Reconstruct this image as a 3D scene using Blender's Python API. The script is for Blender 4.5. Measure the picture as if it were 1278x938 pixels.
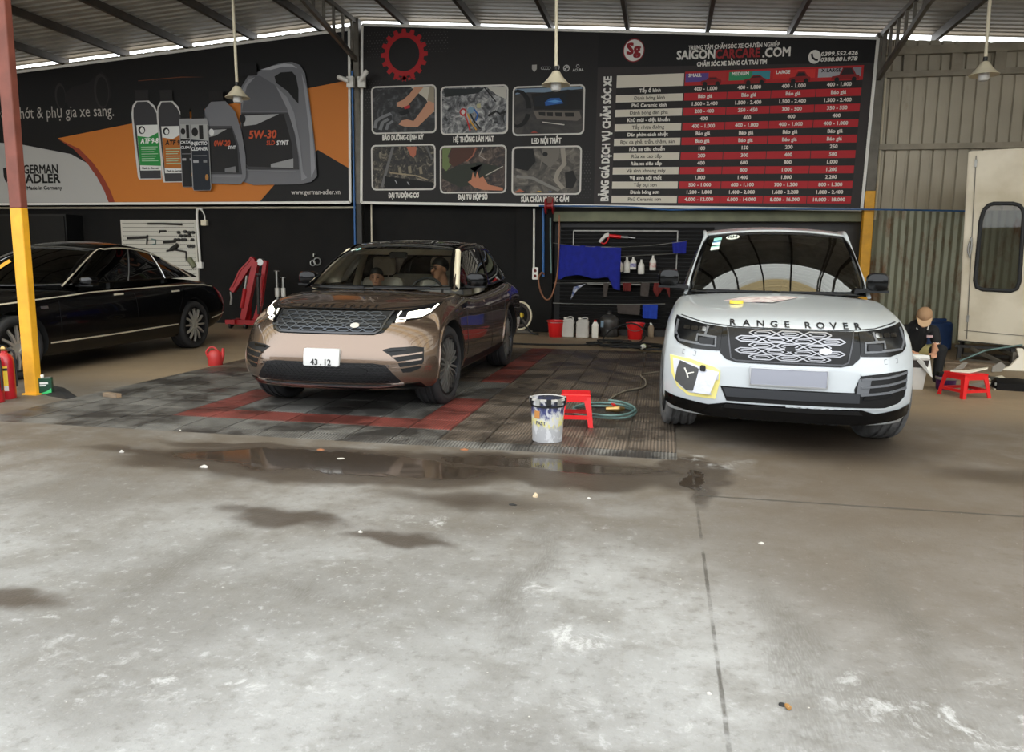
import bpy, bmesh, math, random, unicodedata
from mathutils import Vector, Matrix
from mathutils.bvhtree import BVHTree
for o in list(bpy.data.objects): bpy.data.objects.remove(o)
sc = bpy.context.scene
C = sc.collection
rnd = random.Random(7)
# ------------------------------------------------------------------ camera
PITCH, ROLL, YAW = math.atan(143/965), 0.010, math.radians(11)
fw = Vector((-math.sin(YAW)*math.cos(PITCH), math.cos(YAW)*math.cos(PITCH), -math.sin(PITCH)))
rt = Vector((math.cos(YAW), math.sin(YAW), 0))
up = rt.cross(fw)
r2 = rt*math.cos(ROLL) + up*math.sin(ROLL)
u2 = up*math.cos(ROLL) - rt*math.sin(ROLL)
cd = bpy.data.cameras.new('camera')
cam = bpy.data.objects.new('camera', cd); C.objects.link(cam)
cd.sensor_fit = 'HORIZONTAL'; cd.sensor_width = 36; cd.lens = 965/1278*36
cd.clip_start = 0.05; cd.clip_end = 300
m = Matrix((r2, u2, -fw)).transposed().to_4x4(); m.translation = (0, 0, 1.39)
cam.matrix_world = m
sc.camera = cam
# ------------------------------------------------------------------ sky (bright overcast) and exposure
wd = bpy.data.worlds.new('overcast_sky'); sc.world = wd; wd.use_nodes = True
bg = wd.node_tree.nodes['Background']
bg.inputs[0].default_value = (0.93, 0.97, 1.0, 1); bg.inputs[1].default_value = 3.2
sc.view_settings.view_transform = 'Standard'; sc.view_settings.look = 'None'
sc.view_settings.gamma = 1; sc.view_settings.use_curve_mapping = False
sc.view_settings.exposure = 0.25
# ------------------------------------------------------------------ helpers: colour and materials
def lin(c):
    out = []
    for v in c[:3]:
        v /= 255
        out.append(v/12.92 if v <= 0.04045 else ((v+0.055)/1.055)**2.4)
    return (*out, 1)
def mk(name):
    m = bpy.data.materials.new(name); m.use_nodes = True
    nt = m.node_tree
    return m, nt, nt.nodes['Principled BSDF']
def mat(name, col, rough=0.5, metal=0, coat=0, var=0, vscale=6, bump=0, bscale=60, col2=None, spec=0.5, emit=0, emitcol=None, flake=0, detail=6, stretch=None):
    m, nt, b = mk(name)
    b.inputs['Base Color'].default_value = lin(col)
    b.inputs['Roughness'].default_value = rough
    b.inputs['Metallic'].default_value = metal
    b.inputs['Specular IOR Level'].default_value = spec
    if coat:
        b.inputs['Coat Weight'].default_value = coat; b.inputs['Coat Roughness'].default_value = 0.03
    if emit:
        b.inputs['Emission Color'].default_value = lin(emitcol or col); b.inputs['Emission Strength'].default_value = emit
    N, L = nt.nodes, nt.links
    if var or bump or col2:
        tc = N.new('ShaderNodeTexCoord'); mp = N.new('ShaderNodeMapping')
        L.new(tc.outputs['Object'], mp.inputs[0])
        if stretch: mp.inputs['Scale'].default_value = stretch
    if var or col2:
        n = N.new('ShaderNodeTexNoise'); n.inputs['Scale'].default_value = vscale; n.inputs['Detail'].default_value = detail
        L.new(mp.outputs[0], n.inputs['Vector'])
        r = N.new('ShaderNodeValToRGB')
        c1 = lin(col); c2 = lin(col2) if col2 else tuple(v*(1-var) for v in c1[:3])+(1,)
        r.color_ramp.elements[0].color = c2; r.color_ramp.elements[1].color = c1
        r.color_ramp.elements[0].position = 0.35; r.color_ramp.elements[1].position = 0.65
        L.new(n.outputs['Fac'], r.inputs[0]); L.new(r.outputs[0], b.inputs['Base Color'])
    if bump:
        n2 = N.new('ShaderNodeTexNoise'); n2.inputs['Scale'].default_value = bscale; n2.inputs['Detail'].default_value = 4
        L.new(mp.outputs[0], n2.inputs['Vector'])
        bp = N.new('ShaderNodeBump'); bp.inputs['Strength'].default_value = bump; bp.inputs['Distance'].default_value = 0.01
        L.new(n2.outputs['Fac'], bp.inputs['Height']); L.new(bp.outputs[0], b.inputs['Normal'])
    return m
def glass(name, tint, refl=1.0):
    m = bpy.data.materials.new(name); m.use_nodes = True
    nt = m.node_tree; N, L = nt.nodes, nt.links
    N.remove(N['Principled BSDF'])
    tr = N.new('ShaderNodeBsdfTransparent'); tr.inputs[0].default_value = (*tint, 1)
    gl = N.new('ShaderNodeBsdfGlossy'); gl.inputs['Roughness'].default_value = 0.02
    fr = N.new('ShaderNodeFresnel'); fr.inputs[0].default_value = 1.5
    mu = N.new('ShaderNodeMath'); mu.operation = 'MULTIPLY'; mu.inputs[1].default_value = refl
    mu.use_clamp = True
    mx = N.new('ShaderNodeMixShader')
    L.new(fr.outputs[0], mu.inputs[0]); L.new(mu.outputs[0], mx.inputs[0])
    L.new(tr.outputs[0], mx.inputs[1]); L.new(gl.outputs[0], mx.inputs[2])
    L.new(mx.outputs[0], N['Material Output'].inputs[0])
    return m
# ------------------------------------------------------------------ helpers: objects
def tag(o, label=None, cat=None, group=None, kind=None):
    if label: o['label'] = label
    if cat: o['category'] = cat
    if group: o['group'] = group
    if kind: o['kind'] = kind
    return o
def link(name, me, parent=None):
    o = bpy.data.objects.new(name, me); C.objects.link(o)
    if parent: o.parent = parent
    return o
def thing(name, label, cat, loc=(0,0,0), rz=0, group=None, kind=None):
    o = bpy.data.objects.new(name, None); C.objects.link(o)
    o.empty_display_size = 0.1
    o.location = loc; o.rotation_euler = (0, 0, rz)
    return tag(o, label, cat, group, kind)
def copy_tree(o, parent=None):
    c = o.copy(); C.objects.link(c); c.parent = parent
    for ch in list(o.children): copy_tree(ch, c)
    return c
class MB:
    """collects polygons, then builds ONE mesh object"""
    def __init__(s): s.v = []; s.f = []; s.mi = []
    def add(s, vs, fs, mi=0, T=None):
        k = len(s.v)
        s.v += [tuple(T @ Vector(p)) if T else tuple(p) for p in vs]
        s.f += [tuple(i+k for i in f) for f in fs]; s.mi += [mi]*len(fs)
        return s
    def box(s, x0, x1, y0, y1, z0, z1, mi=0, T=None):
        v = [(x0,y0,z0),(x1,y0,z0),(x1,y1,z0),(x0,y1,z0),(x0,y0,z1),(x1,y0,z1),(x1,y1,z1),(x0,y1,z1)]
        return s.add(v, [(3,2,1,0),(4,5,6,7),(0,1,5,4),(1,2,6,5),(2,3,7,6),(3,0,4,7)], mi, T)
    def rbox(s, x0, x1, y0, y1, z0, z1, r, mi=0, T=None, n=2, axis='z'):
        """box with rounded edges round one axis plus small chamfers at its ends"""
        if axis == 'z': a0,a1,b0,b1,c0,c1 = x0,x1,y0,y1,z0,z1; g = lambda a,b,c: (a,b,c)
        elif axis == 'y': a0,a1,b0,b1,c0,c1 = z0,z1,x0,x1,y0,y1; g = lambda a,b,c: (b,c,a)
        else: a0,a1,b0,b1,c0,c1 = y0,y1,z0,z1,x0,x1; g = lambda a,b,c: (c,a,b)
        def ring(ins, c):
            pts = []
            for cx, cy, a in ((a1-r,b1-r,0),(a0+r,b1-r,90),(a0+r,b0+r,180),(a1-r,b0+r,270)):
                for i in range(n+1):
                    t = math.radians(a+90*i/n)
                    pts.append(g(cx+(r-ins)*math.cos(t), cy+(r-ins)*math.sin(t), c))
            return pts
        ch = min(r*0.5, (c1-c0)*0.3)
        return s.loft([ring(ch, c0), ring(0, c0+ch), ring(0, c1-ch), ring(ch, c1)], mi, T, cap=True)
    def loft(s, rings, mi=0, T=None, cap=True, closed=True):
        n = len(rings[0]); v = [p for r in rings for p in r]; f = []
        for i in range(len(rings)-1):
            for j in range(n if closed else n-1):
                k = (j+1) % n
                f.append((i*n+j, i*n+k, (i+1)*n+k, (i+1)*n+j))
        if cap:
            f.append(tuple(reversed(range(n)))); f.append(tuple(range((len(rings)-1)*n, len(rings)*n)))
        return s.add(v, f, mi, T)
    def lathe(s, prof, n=24, c=(0,0,0), axis='z', mi=0, T=None, cap=True):
        rings = []
        for r, h in prof:
            ring = []
            for i in range(n):
                a = 2*math.pi*i/n; p, q = r*math.cos(a), r*math.sin(a)
                ring.append({'z':(c[0]+p,c[1]+q,c[2]+h),'x':(c[0]+h,c[1]+p,c[2]+q),'y':(c[0]+q,c[1]+h,c[2]+p)}[axis])
            rings.append(ring)
        return s.loft(rings, mi, T, cap)
    def tube(s, path, r, n=8, mi=0, T=None, cap=True):
        P = [Vector(p) for p in path]; rings = []
        rr = r if isinstance(r, (list, tuple)) else [r]*len(P)
        ref = None
        for i, p in enumerate(P):
            d = (P[min(i+1, len(P)-1)] - P[max(i-1, 0)])
            if d.length < 1e-9: d = Vector((0,0,1))
            d.normalize()
            if ref is None:
                ref = d.orthogonal().normalized()
            a = (ref - d*ref.dot(d))
            a = a.normalized() if a.length > 1e-6 else d.orthogonal().normalized()
            ref = a; b = d.cross(a)
            rings.append([tuple(p + (a*math.cos(2*math.pi*k/n) + b*math.sin(2*math.pi*k/n))*rr[i]) for k in range(n)])
        return s.loft(rings, mi, T, cap)
    def bar(s, a, b, w, h, mi=0, T=None, upv=(0,0,1)):
        a, b = Vector(a), Vector(b); d = (b-a).normalized(); u = Vector(upv)
        if abs(d.dot(u)) > 0.98: u = Vector((0,1,0))
        x = d.cross(u).normalized()*w/2; z = x.normalized().cross(d).normalized()*h/2
        rings = [[tuple(p+x+z), tuple(p-x+z), tuple(p-x-z), tuple(p+x-z)] for p in (a, b)]
        return s.loft(rings, mi, T)
    def prism(s, pts, h0, h1, plane='xz', mi=0, T=None):
        """polygon extruded; plane 'xz' extrudes along y, 'xy' along z, 'yz' along x"""
        g = {'xz':lambda a,b,h:(a,h,b),'xy':lambda a,b,h:(a,b,h),'yz':lambda a,b,h:(h,a,b)}[plane]
        n = len(pts)
        v = [g(a,b,h0) for a,b in pts]+[g(a,b,h1) for a,b in pts]
        f = [tuple(range(n)), tuple(reversed(range(n,2*n)))]+[(i,n+i,n+(i+1)%n,(i+1)%n) for i in range(n)]
        return s.add(v, f, mi, T)
    def sph(s, c, r, n=12, k=8, mi=0, T=None):
        rx, ry, rz = r if isinstance(r, (list,tuple)) else (r,r,r)
        rings = []
        for i in range(k+1):
            a = math.pi*(i/k) ; a = min(max(a, 0.02), math.pi-0.02)
            rings.append([(c[0]+rx*math.sin(a)*math.cos(2*math.pi*j/n), c[1]+ry*math.sin(a)*math.sin(2*math.pi*j/n), c[2]-rz*math.cos(a)) for j in range(n)])
        return s.loft(rings, mi, T)
    def mesh(s, name, mats=(), smooth=None, fix=True):
        me = bpy.data.meshes.new(name); me.from_pydata(s.v, [], s.f)
        for mm in (mats if isinstance(mats, (list,tuple)) else [mats]): me.materials.append(mm)
        me.polygons.foreach_set('material_index', s.mi)
        if fix:
            bm = bmesh.new(); bm.from_mesh(me); bmesh.ops.recalc_face_normals(bm, faces=bm.faces[:]); bm.to_mesh(me); bm.free()
        if smooth is not None:
            me.polygons.foreach_set('use_smooth', [True]*len(me.polygons))
            me.set_sharp_from_angle(angle=math.radians(smooth))
        me.update(); return me
    def build(s, name, mats=(), parent=None, smooth=None, fix=True):
        return link(name, s.mesh(name, mats, smooth, fix), parent)
def arc(cx, cy, r, a0, a1, n=8, ry=None):
    ry = ry or r
    return [(cx+r*math.cos(math.radians(a0+(a1-a0)*i/n)), cy+ry*math.sin(math.radians(a0+(a1-a0)*i/n))) for i in range(n+1)]
def rrect(x0, x1, y0, y1, r, n=3):
    return arc(x1-r,y1-r,r,0,90,n)+arc(x0+r,y1-r,r,90,180,n)+arc(x0+r,y0+r,r,180,270,n)+arc(x1-r,y0+r,r,270,360,n)
def ellipse(cx, cy, rx, ry, n=20):
    return [(cx+rx*math.cos(2*math.pi*i/n), cy+ry*math.sin(2*math.pi*i/n)) for i in range(n)]
def smooth_path(pts, n=6):
    """Catmull-Rom through the points"""
    P = [Vector(p) for p in pts]; out = []
    for i in range(len(P)-1):
        p0, p1, p2, p3 = P[max(i-1,0)], P[i], P[i+1], P[min(i+2,len(P)-1)]
        for k in range(n):
            t = k/n
            out.append(0.5*((2*p1)+(p2-p0)*t+(2*p0-5*p1+4*p2-p3)*t*t+(3*p1-p0-3*p2+p3)*t**3))
    out.append(P[-1]); return out
def interp(xs, ys, x):
    if x <= xs[0]: return ys[0]
    for i in range(len(xs)-1):
        if x <= xs[i+1]:
            t = (x-xs[i])/(xs[i+1]-xs[i])
            return ys[i]+(ys[i+1]-ys[i])*t
    return ys[-1]
def sinterp(xs, ys, x):
    """smooth (monotone-ish cubic) interpolation"""
    n = len(xs)
    if x <= xs[0]: return ys[0]
    if x >= xs[-1]: return ys[-1]
    i = max(k for k in range(n-1) if xs[k] <= x)
    def sl(k):
        if k == 0: return (ys[1]-ys[0])/(xs[1]-xs[0])
        if k == n-1: return (ys[-1]-ys[-2])/(xs[-1]-xs[-2])
        a = (ys[k]-ys[k-1])/(xs[k]-xs[k-1]); b = (ys[k+1]-ys[k])/(xs[k+1]-xs[k])
        return 0 if a*b <= 0 else 2*a*b/(a+b)
    h = xs[i+1]-xs[i]; t = (x-xs[i])/h
    return (2*t**3-3*t*t+1)*ys[i]+(t**3-2*t*t+t)*h*sl(i)+(-2*t**3+3*t*t)*ys[i+1]+(t**3-t*t)*h*sl(i+1)
# text as flat mesh: list of verts (x, y) and faces, unit: cap height ~ size
_tc = {}
def text2d(txt, size=1.0, align='CENTER', bold=0.0, shear=0.0, wide=1.0, space=1.0):
    key = (txt, align, bold, shear, space)
    if key not in _tc:
        cu = bpy.data.curves.new('lettering', 'FONT'); cu.body = txt; cu.align_x = align; cu.align_y = 'CENTER'
        cu.resolution_u = 2; cu.offset = bold; cu.shear = shear; cu.space_character = space
        o = bpy.data.objects.new('lettering', cu); C.objects.link(o)
        dg = bpy.context.evaluated_depsgraph_get()
        me = bpy.data.meshes.new_from_object(o.evaluated_get(dg))
        _tc[key] = ([(v.co.x, v.co.y) for v in me.vertices], [tuple(p.vertices) for p in me.polygons])
        bpy.data.objects.remove(o); bpy.data.curves.remove(cu); bpy.data.meshes.remove(me)
    v, f = _tc[key]
    return [(x*size*wide, y*size) for x, y in v], f
def put_text(mb, txt, x, z, y, size, mi=0, rot=0, slope=0.0, bold=0.0, fit=None, align='CENTER', wide=1.0, **k):
    """lettering in the x-z plane, facing -y, at depth y; fit = wanted width; bold = stroke gain"""
    horn = [i for i, ch in enumerate(txt) if '\u031b' in unicodedata.normalize('NFD', ch)]
    txt = ''.join(unicodedata.normalize('NFC', unicodedata.normalize('NFD', ch).replace('\u031b', '')) for ch in txt)
    v, f = text2d(txt.replace('Đ', 'D').replace('đ', 'd'), size, align='LEFT', **k); c, s = math.cos(rot), math.sin(rot)
    x0_, x1_ = min(p[0] for p in v), max(p[0] for p in v)
    v, f = list(v), list(f)
    for i, ch in enumerate(txt):                      # stroke of the barred D
        if ch in 'Đđ':
            pre = txt[:i].replace('Đ', 'D').replace('đ', 'd').rstrip()
            w_ = (max(p[0] for p in text2d(pre, size, align='LEFT', **k)[0]) if pre else x0_)+(.25*size if i and txt[i-1] == ' ' else .06*size if i else -.03*size)
            if ch == 'đ': bx0, bx1, bz0, bz1 = w_+.26*size, w_+.62*size, .26*size, .33*size
            else: bx0, bx1, bz0, bz1 = w_-.03*size, w_+.30*size, -.045*size, .045*size
            n_ = len(v); v += [(bx0,bz0),(bx1,bz0),(bx1,bz1),(bx0,bz1)]; f.append((n_,n_+1,n_+2,n_+3))
    for i in horn:                                    # horn of the Vietnamese o and u
        w_ = max(p[0] for p in text2d(txt[:i+1].replace('Đ', 'D').replace('đ', 'd'), size, align='LEFT', **k)[0])
        t_ = max(p[1] for p in text2d('O' if txt[i].isupper() else 'o', size, align='LEFT', **k)[0])
        n_ = len(v); v += [(w_-.10*size,t_-.13*size),(w_+.01*size,t_-.08*size),(w_+.04*size,t_+.05*size),(w_-.03*size,t_+.05*size)]; f.append((n_,n_+1,n_+2,n_+3))
    sh = {'LEFT': -x0_, 'CENTER': -(x0_+x1_)/2, 'RIGHT': -x1_}[align]
    v = [(a+sh, e) for a, e in v]
    if fit:
        w0 = max(p[0] for p in v)-min(p[0] for p in v); wide = fit/w0
    b = bold*size
    for n_, (dx, dz) in enumerate(((-b,-b),(b,-b),(-b,b),(b,b)) if bold else ((0,0),)):
        q = [(a*wide+dx, e+dz) for a, e in v]
        mb.add([(x+a*c-e*s, y-.0006*n_, z+a*s+e*c+slope*a) for a, e in q], f, mi)
def at(px, py, Y):
    """surveyed picture point -> place on the vertical plane at depth Y"""
    a0, b0 = px-639, 469-py
    d = (r2*a0+u2*b0+fw*965); t = Y/d.y
    return Vector((d.x*t, Y, 1.39+d.z*t))
def gd(px, py, z=0):
    """surveyed picture point -> place on the level z"""
    d = (r2*(px-639)+u2*(469-py)+fw*965); t = (z-1.39)/d.z
    return Vector((d.x*t, d.y*t, z))
# ------------------------------------------------------------------ node helpers for the ground
def floor_material():
    m, nt, b = mk('wet_stained_concrete'); N, L = nt.nodes, nt.links
    tc = N.new('ShaderNodeTexCoord'); P = tc.outputs['Object']
    def noise(scale, detail=6, vec=P, rough=0.55):
        n = N.new('ShaderNodeTexNoise'); n.inputs['Scale'].default_value = scale; n.inputs['Detail'].default_value = detail
        n.inputs['Roughness'].default_value = rough; L.new(vec, n.inputs['Vector']); return n
    def math_(op, a, b_=None, clamp=False):
        n = N.new('ShaderNodeMath'); n.operation = op; n.use_clamp = clamp
        for i, v in enumerate((a, b_)):
            if v is None: continue
            if isinstance(v, (int, float)): n.inputs[i].default_value = v
            else: L.new(v, n.inputs[i])
        return n.outputs[0]
    def rng(v, a, b_, c=0, d=1):
        n = N.new('ShaderNodeMapRange'); n.interpolation_type = 'SMOOTHSTEP'
        L.new(v, n.inputs[0])
        for i, q in enumerate((a, b_, c, d)): n.inputs[i+1].default_value = q
        return n.outputs[0]
    def mix(f, c1, c2):
        n = N.new('ShaderNodeMix'); n.data_type = 'RGBA'
        if isinstance(f, (int, float)): n.inputs[0].default_value = f
        else: L.new(f, n.inputs[0])
        for i, c in ((6, c1), (7, c2)):
            if isinstance(c, tuple): n.inputs[i].default_value = c
            else: L.new(c, n.inputs[i])
        return n.outputs[2]
    # warped position for stain outlines
    nw = noise(1.3, 5); sub = N.new('ShaderNodeVectorMath'); sub.operation = 'SUBTRACT'; L.new(nw.outputs['Color'], sub.inputs[0]); sub.inputs[1].default_value = (.5,.5,.5)
    scl = N.new('ShaderNodeVectorMath'); scl.operation = 'SCALE'; L.new(sub.outputs[0], scl.inputs[0]); scl.inputs[3].default_value = .65
    add = N.new('ShaderNodeVectorMath'); add.operation = 'ADD'; L.new(P, add.inputs[0]); L.new(scl.outputs[0], add.inputs[1])
    PW = add.outputs[0]
    def blob(cx, cy, rx, ry, soft=0.25, rot=0):
        mp = N.new('ShaderNodeMapping'); mp.vector_type = 'TEXTURE'
        mp.inputs['Location'].default_value = (cx, cy, 0); mp.inputs['Scale'].default_value = (rx, ry, 1000)
        mp.inputs['Rotation'].default_value = (0, 0, math.radians(rot))
        L.new(PW, mp.inputs[0])
        ln = N.new('ShaderNodeVectorMath'); ln.operation = 'LENGTH'; L.new(mp.outputs[0], ln.inputs[0])
        return rng(ln.outputs['Value'], 1+soft*.2, 1-soft, 0, 1)
    def union(lst):
        o = lst[0]
        for q in lst[1:]: o = math_('MAXIMUM', o, q)
        return o
    n1 = noise(0.55, 8); n2 = noise(2.3, 8, rough=.65); n3 = noise(14, 6, rough=.7); n4 = noise(70, 3)
    base = mix(rng(n1.outputs['Fac'], .36, .64), lin((112,110,106)), lin((154,154,152)))
    base = mix(math_('MULTIPLY', rng(n2.outputs['Fac'], .46, .66), .60), base, lin((108,105,99)))
    base = mix(math_('MULTIPLY', rng(n3.outputs['Fac'], .50, .72), .55), base, lin((92,89,83)))
    base = mix(math_('MULTIPLY', rng(n3.outputs['Fac'], .44, .30), .55), base, lin((172,172,171)))
    n5 = noise(34, 5, rough=.7)
    base = mix(math_('MULTIPLY', rng(n5.outputs['Fac'], .55, .75), .40), base, lin((84,81,75)))
    base = mix(math_('MULTIPLY', rng(n5.outputs['Fac'], .42, .28), .40), base, lin((180,180,179)))
    # streaky scuffs across the slab
    mp = N.new('ShaderNodeMapping'); mp.inputs['Scale'].default_value = (2.2, .35, 1); mp.inputs['Rotation'].default_value = (0,0,math.radians(38)); L.new(P, mp.inputs[0])
    st = noise(3.0, 7, mp.outputs[0], .7)
    base = mix(math_('MULTIPLY', rng(st.outputs['Fac'], .55, .78), .45), base, lin((118,114,106)))
    # brown dirt further in and on the right bay
    sx = N.new('ShaderNodeSeparateXYZ'); L.new(P, sx.inputs[0])
    dirt = math_('MULTIPLY', rng(sx.outputs['Y'], 2.6, 5.2), rng(n2.outputs['Fac'], .25, .6, .55, 1))
    base = mix(math_('MULTIPLY', dirt, .88), base, lin((86,76,63)))
    rightb = math_('MULTIPLY', rng(sx.outputs['X'], -.3, 1.0), rng(sx.outputs['Y'], 1.6, 3.8))
    base = mix(math_('MULTIPLY', rightb, .6), base, lin((86,74,60)))
    sandy = math_('MULTIPLY', rng(sx.outputs['Y'], 7.0, 8.5), 1.0)
    base = mix(math_('MULTIPLY', sandy, .78), base, mix(n2.outputs['Fac'], lin((112,96,76)), lin((172,150,120))))
    # damp dark patches and standing water
    damp = union([blob(-2.30,4.80,1.65,.50), blob(-.75,5.02,1.25,.42), blob(.22,5.1,.30,.5), blob(-2.0,3.72,.50,.12,.6), blob(-1.3,3.60,.30,.13,.5),
                  blob(-3.5,4.85,.7,.14,.6), blob(-2.62,2.5,.32,.14,.6), blob(.28,4.8,.12,.55,.5), blob(1.35,6.2,.9,.8,.7),
                  blob(-1.1,4.25,.7,.16,1.0), blob(-8.0,8.5,.8,2.6,.6), blob(-3.1,5.2,.7,.12,.6), blob(2.4,5.6,.8,.3,.9)])
    base = mix(math_('MULTIPLY', damp, .84), base, lin((60,51,42)))
    # dull rubber tracks left by tyres, running in from the yard
    tk = noise(60, 3, mp.outputs[0], .5)
    trk = math_('MULTIPLY', union([blob(-2.15,3.1,.15,.9,.9), blob(.47,2.75,.13,.85,.9), blob(-.55,3.3,.12,1.0,1.0), blob(1.0,3.2,.12,1.0,1.0), blob(-3.7,3.6,.14,1.0,1.0), blob(.8,2.5,.5,.25,1.0), blob(-1.4,2.9,.5,.12,1.0)]), rng(tk.outputs['Fac'], .30, .62, .35, 1))
    base = mix(math_('MULTIPLY', trk, .55), base, lin((84,80,73)))
    wet = union([blob(-2.25,4.86,1.40,.32,.30), blob(-.70,5.14,1.0,.18,.4), blob(-1.95,4.60,.36,.10,.3), blob(.27,4.95,.08,.35,.4)])
    base = mix(math_('MULTIPLY', wet, .6), base, lin((44,36,29)))
    # pale spills and chalk splashes
    sp = noise(5.0, 9, PW, .75)
    spl = math_('MULTIPLY', rng(sp.outputs['Fac'], .52, .66), union([blob(-.25,2.72,.42,.10,.6), blob(1.0,2.5,.8,.3,.9), blob(-.45,3.1,.10,.22,.7), blob(.3,5.45,.4,.2,.7), blob(-.1,2.3,.5,.2,.9), blob(-2.4,2.38,.25,.05,.6), blob(-1.2,3.9,.4,.15,.9), blob(-1.5,2.2,1.0,.2,1.0)]))
    base = mix(math_('MULTIPLY', spl, .55), base, lin((200,200,198)))
    # expansion joints, dark with grit
    def joint(axis, pos, w, lo, hi):
        a = 'X' if axis == 'x' else 'Y'; o_ = 'Y' if axis == 'x' else 'X'
        d = math_('ABSOLUTE', math_('SUBTRACT', sx.outputs[a], pos))
        d = math_('ADD', d, math_('MULTIPLY', math_('SUBTRACT', n3.outputs['Fac'], .5), w*1.5))
        return math_('MULTIPLY', rng(d, w, w*.4), math_('MULTIPLY', math_('GREATER_THAN', sx.outputs[o_], lo), math_('LESS_THAN', sx.outputs[o_], hi)))
    jn = union([joint('y', 4.66, .020, .22, 30), math_('MULTIPLY', joint('x', .235, .010, 1.0, 5.4), rng(n2.outputs['Fac'], .42, .6)), joint('y', 1.15, .015, -9, 30)])
    base = mix(math_('MULTIPLY', jn, .75), base, lin((58,54,48)))
    # tiny pale grit
    vo = N.new('ShaderNodeTexVoronoi'); vo.inputs['Scale'].default_value = 16; L.new(P, vo.inputs['Vector'])
    gr = math_('MULTIPLY', rng(vo.outputs['Distance'], .07, .04), rng(n2.outputs['Fac'], .5, .6))
    base = mix(math_('MULTIPLY', gr, .6), base, lin((205,200,190)))
    L.new(base, b.inputs['Base Color'])
    rg = mix(wet, (.62,.62,.62,1), (.07,.07,.07,1))
    rg2 = mix(math_('MULTIPLY', damp, math_('SUBTRACT', 1.0, wet)), rg, (.42,.42,.42,1))
    L.new(rg2, b.inputs['Roughness'])
    hb = math_('ADD', math_('MULTIPLY', n3.outputs['Fac'], .6), math_('MULTIPLY', n4.outputs['Fac'], .4))
    hb = math_('MULTIPLY', hb, math_('SUBTRACT', 1.0, wet)); hb = math_('SUBTRACT', hb, math_('MULTIPLY', jn, .8))
    bp = N.new('ShaderNodeBump'); bp.inputs['Strength'].default_value = .35; bp.inputs['Distance'].default_value = .012
    L.new(hb, bp.inputs['Height']); L.new(bp.outputs[0], b.inputs['Normal'])
    return m
def rusty_sheet(name, col, rust, amt, vs=1.2):
    m, nt, b = mk(name); N, L = nt.nodes, nt.links
    tc = N.new('ShaderNodeTexCoord'); mp = N.new('ShaderNodeMapping'); mp.inputs['Scale'].default_value = (vs, 1, vs*.35); L.new(tc.outputs['Object'], mp.inputs[0])
    n = N.new('ShaderNodeTexNoise'); n.inputs['Scale'].default_value = 2.2; n.inputs['Detail'].default_value = 9; n.inputs['Roughness'].default_value = .7; L.new(mp.outputs[0], n.inputs['Vector'])
    r = N.new('ShaderNodeValToRGB'); e = r.color_ramp.elements
    e[0].position = 1-amt-.10; e[0].color = lin(col); e[1].position = 1-amt+.08; e[1].color = lin(rust)
    L.new(n.outputs['Fac'], r.inputs[0])
    n2 = N.new('ShaderNodeTexNoise'); n2.inputs['Scale'].default_value = 1.0; L.new(tc.outputs['Object'], n2.inputs['Vector'])
    mx = N.new('ShaderNodeMix'); mx.data_type = 'RGBA'; mx.blend_type = 'MULTIPLY'; mx.inputs[0].default_value = .5
    r2_ = N.new('ShaderNodeValToRGB'); r2_.color_ramp.elements[0].color = (.55,.55,.55,1); r2_.color_ramp.elements[0].position=.3; r2_.color_ramp.elements[1].position=.7
    L.new(n2.outputs['Fac'], r2_.inputs[0]); L.new(r.outputs[0], mx.inputs[6]); L.new(r2_.outputs[0], mx.inputs[7])
    L.new(mx.outputs[2], b.inputs['Base Color']); b.inputs['Roughness'].default_value = .5; b.inputs['Metallic'].default_value = .25
    return m
def skylight_mat(name, col, t):
    m = bpy.data.materials.new(name); m.use_nodes = True; nt = m.node_tree; N, L = nt.nodes, nt.links
    b = N['Principled BSDF']; b.inputs['Base Color'].default_value = lin(col); b.inputs['Roughness'].default_value = .5
    tr = N.new('ShaderNodeBsdfTranslucent'); tr.inputs[0].default_value = lin(col)
    mx = N.new('ShaderNodeMixShader'); mx.inputs[0].default_value = t
    L.new(b.outputs[0], mx.inputs[1]); L.new(tr.outputs[0], mx.inputs[2]); L.new(mx.outputs[0], N['Material Output'].inputs[0])
    return m
MT = {}
MT['floor'] = floor_material()
MT['blackwall'] = mat('black_painted_wall', (20,18,16), .8, var=.45, vscale=1.6, bump=.3, bscale=40, col2=(12,11,10), spec=.3)
MT['baywall'] = mat('dark_wet_bay_wall', (32,27,22), .45, vscale=2.5, bump=.3, bscale=30, col2=(13,11,10))
MT['sheet'] = rusty_sheet('grey_cladding_sheet', (178,168,148), (136,120,94), .28)
MT['oldsheet'] = rusty_sheet('weathered_green_sheet', (146,146,124), (120,86,54), .42, 2.0)
MT['roof'] = mat('galvanised_roof_sheet', (176,172,162), .5, metal=.15, var=.25, vscale=2)
MT['purlin'] = mat('dark_purlin_steel', (74,66,56), .55, metal=.2, var=.3, vscale=5)
MT['steel'] = mat('grey_painted_steel', (104,98,88), .5, metal=.3, var=.3, vscale=5)
MT['girt'] = mat('pale_girt_steel', (150,140,122), .5, metal=.2, var=.25, vscale=5)
MT['darksteel'] = mat('dark_steel', (52,50,47), .5, metal=.4, var=.3, vscale=8)
MT['galv'] = mat('galvanised_steel', (150,148,142), .4, metal=.6, var=.25, vscale=9)
MT['yellow'] = mat('yellow_safety_paint', (232,168,38), .5, var=.18, vscale=7, bump=.1)
MT['oxide'] = mat('red_oxide_primer', (124,66,52), .6, var=.3, vscale=5)
MT['white'] = mat('white_plastic', (225,222,214), .45)
MT['cream'] = mat('cream_enamel', (222,212,186), .4, var=.1)
MT['blackplastic'] = mat('black_plastic', (18,18,19), .4)
MT['rubber'] = mat('black_rubber', (26,26,27), .7)
MT['lintel'] = mat('green_painted_beam', (118,120,92), .6, var=.3, vscale=3)
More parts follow.
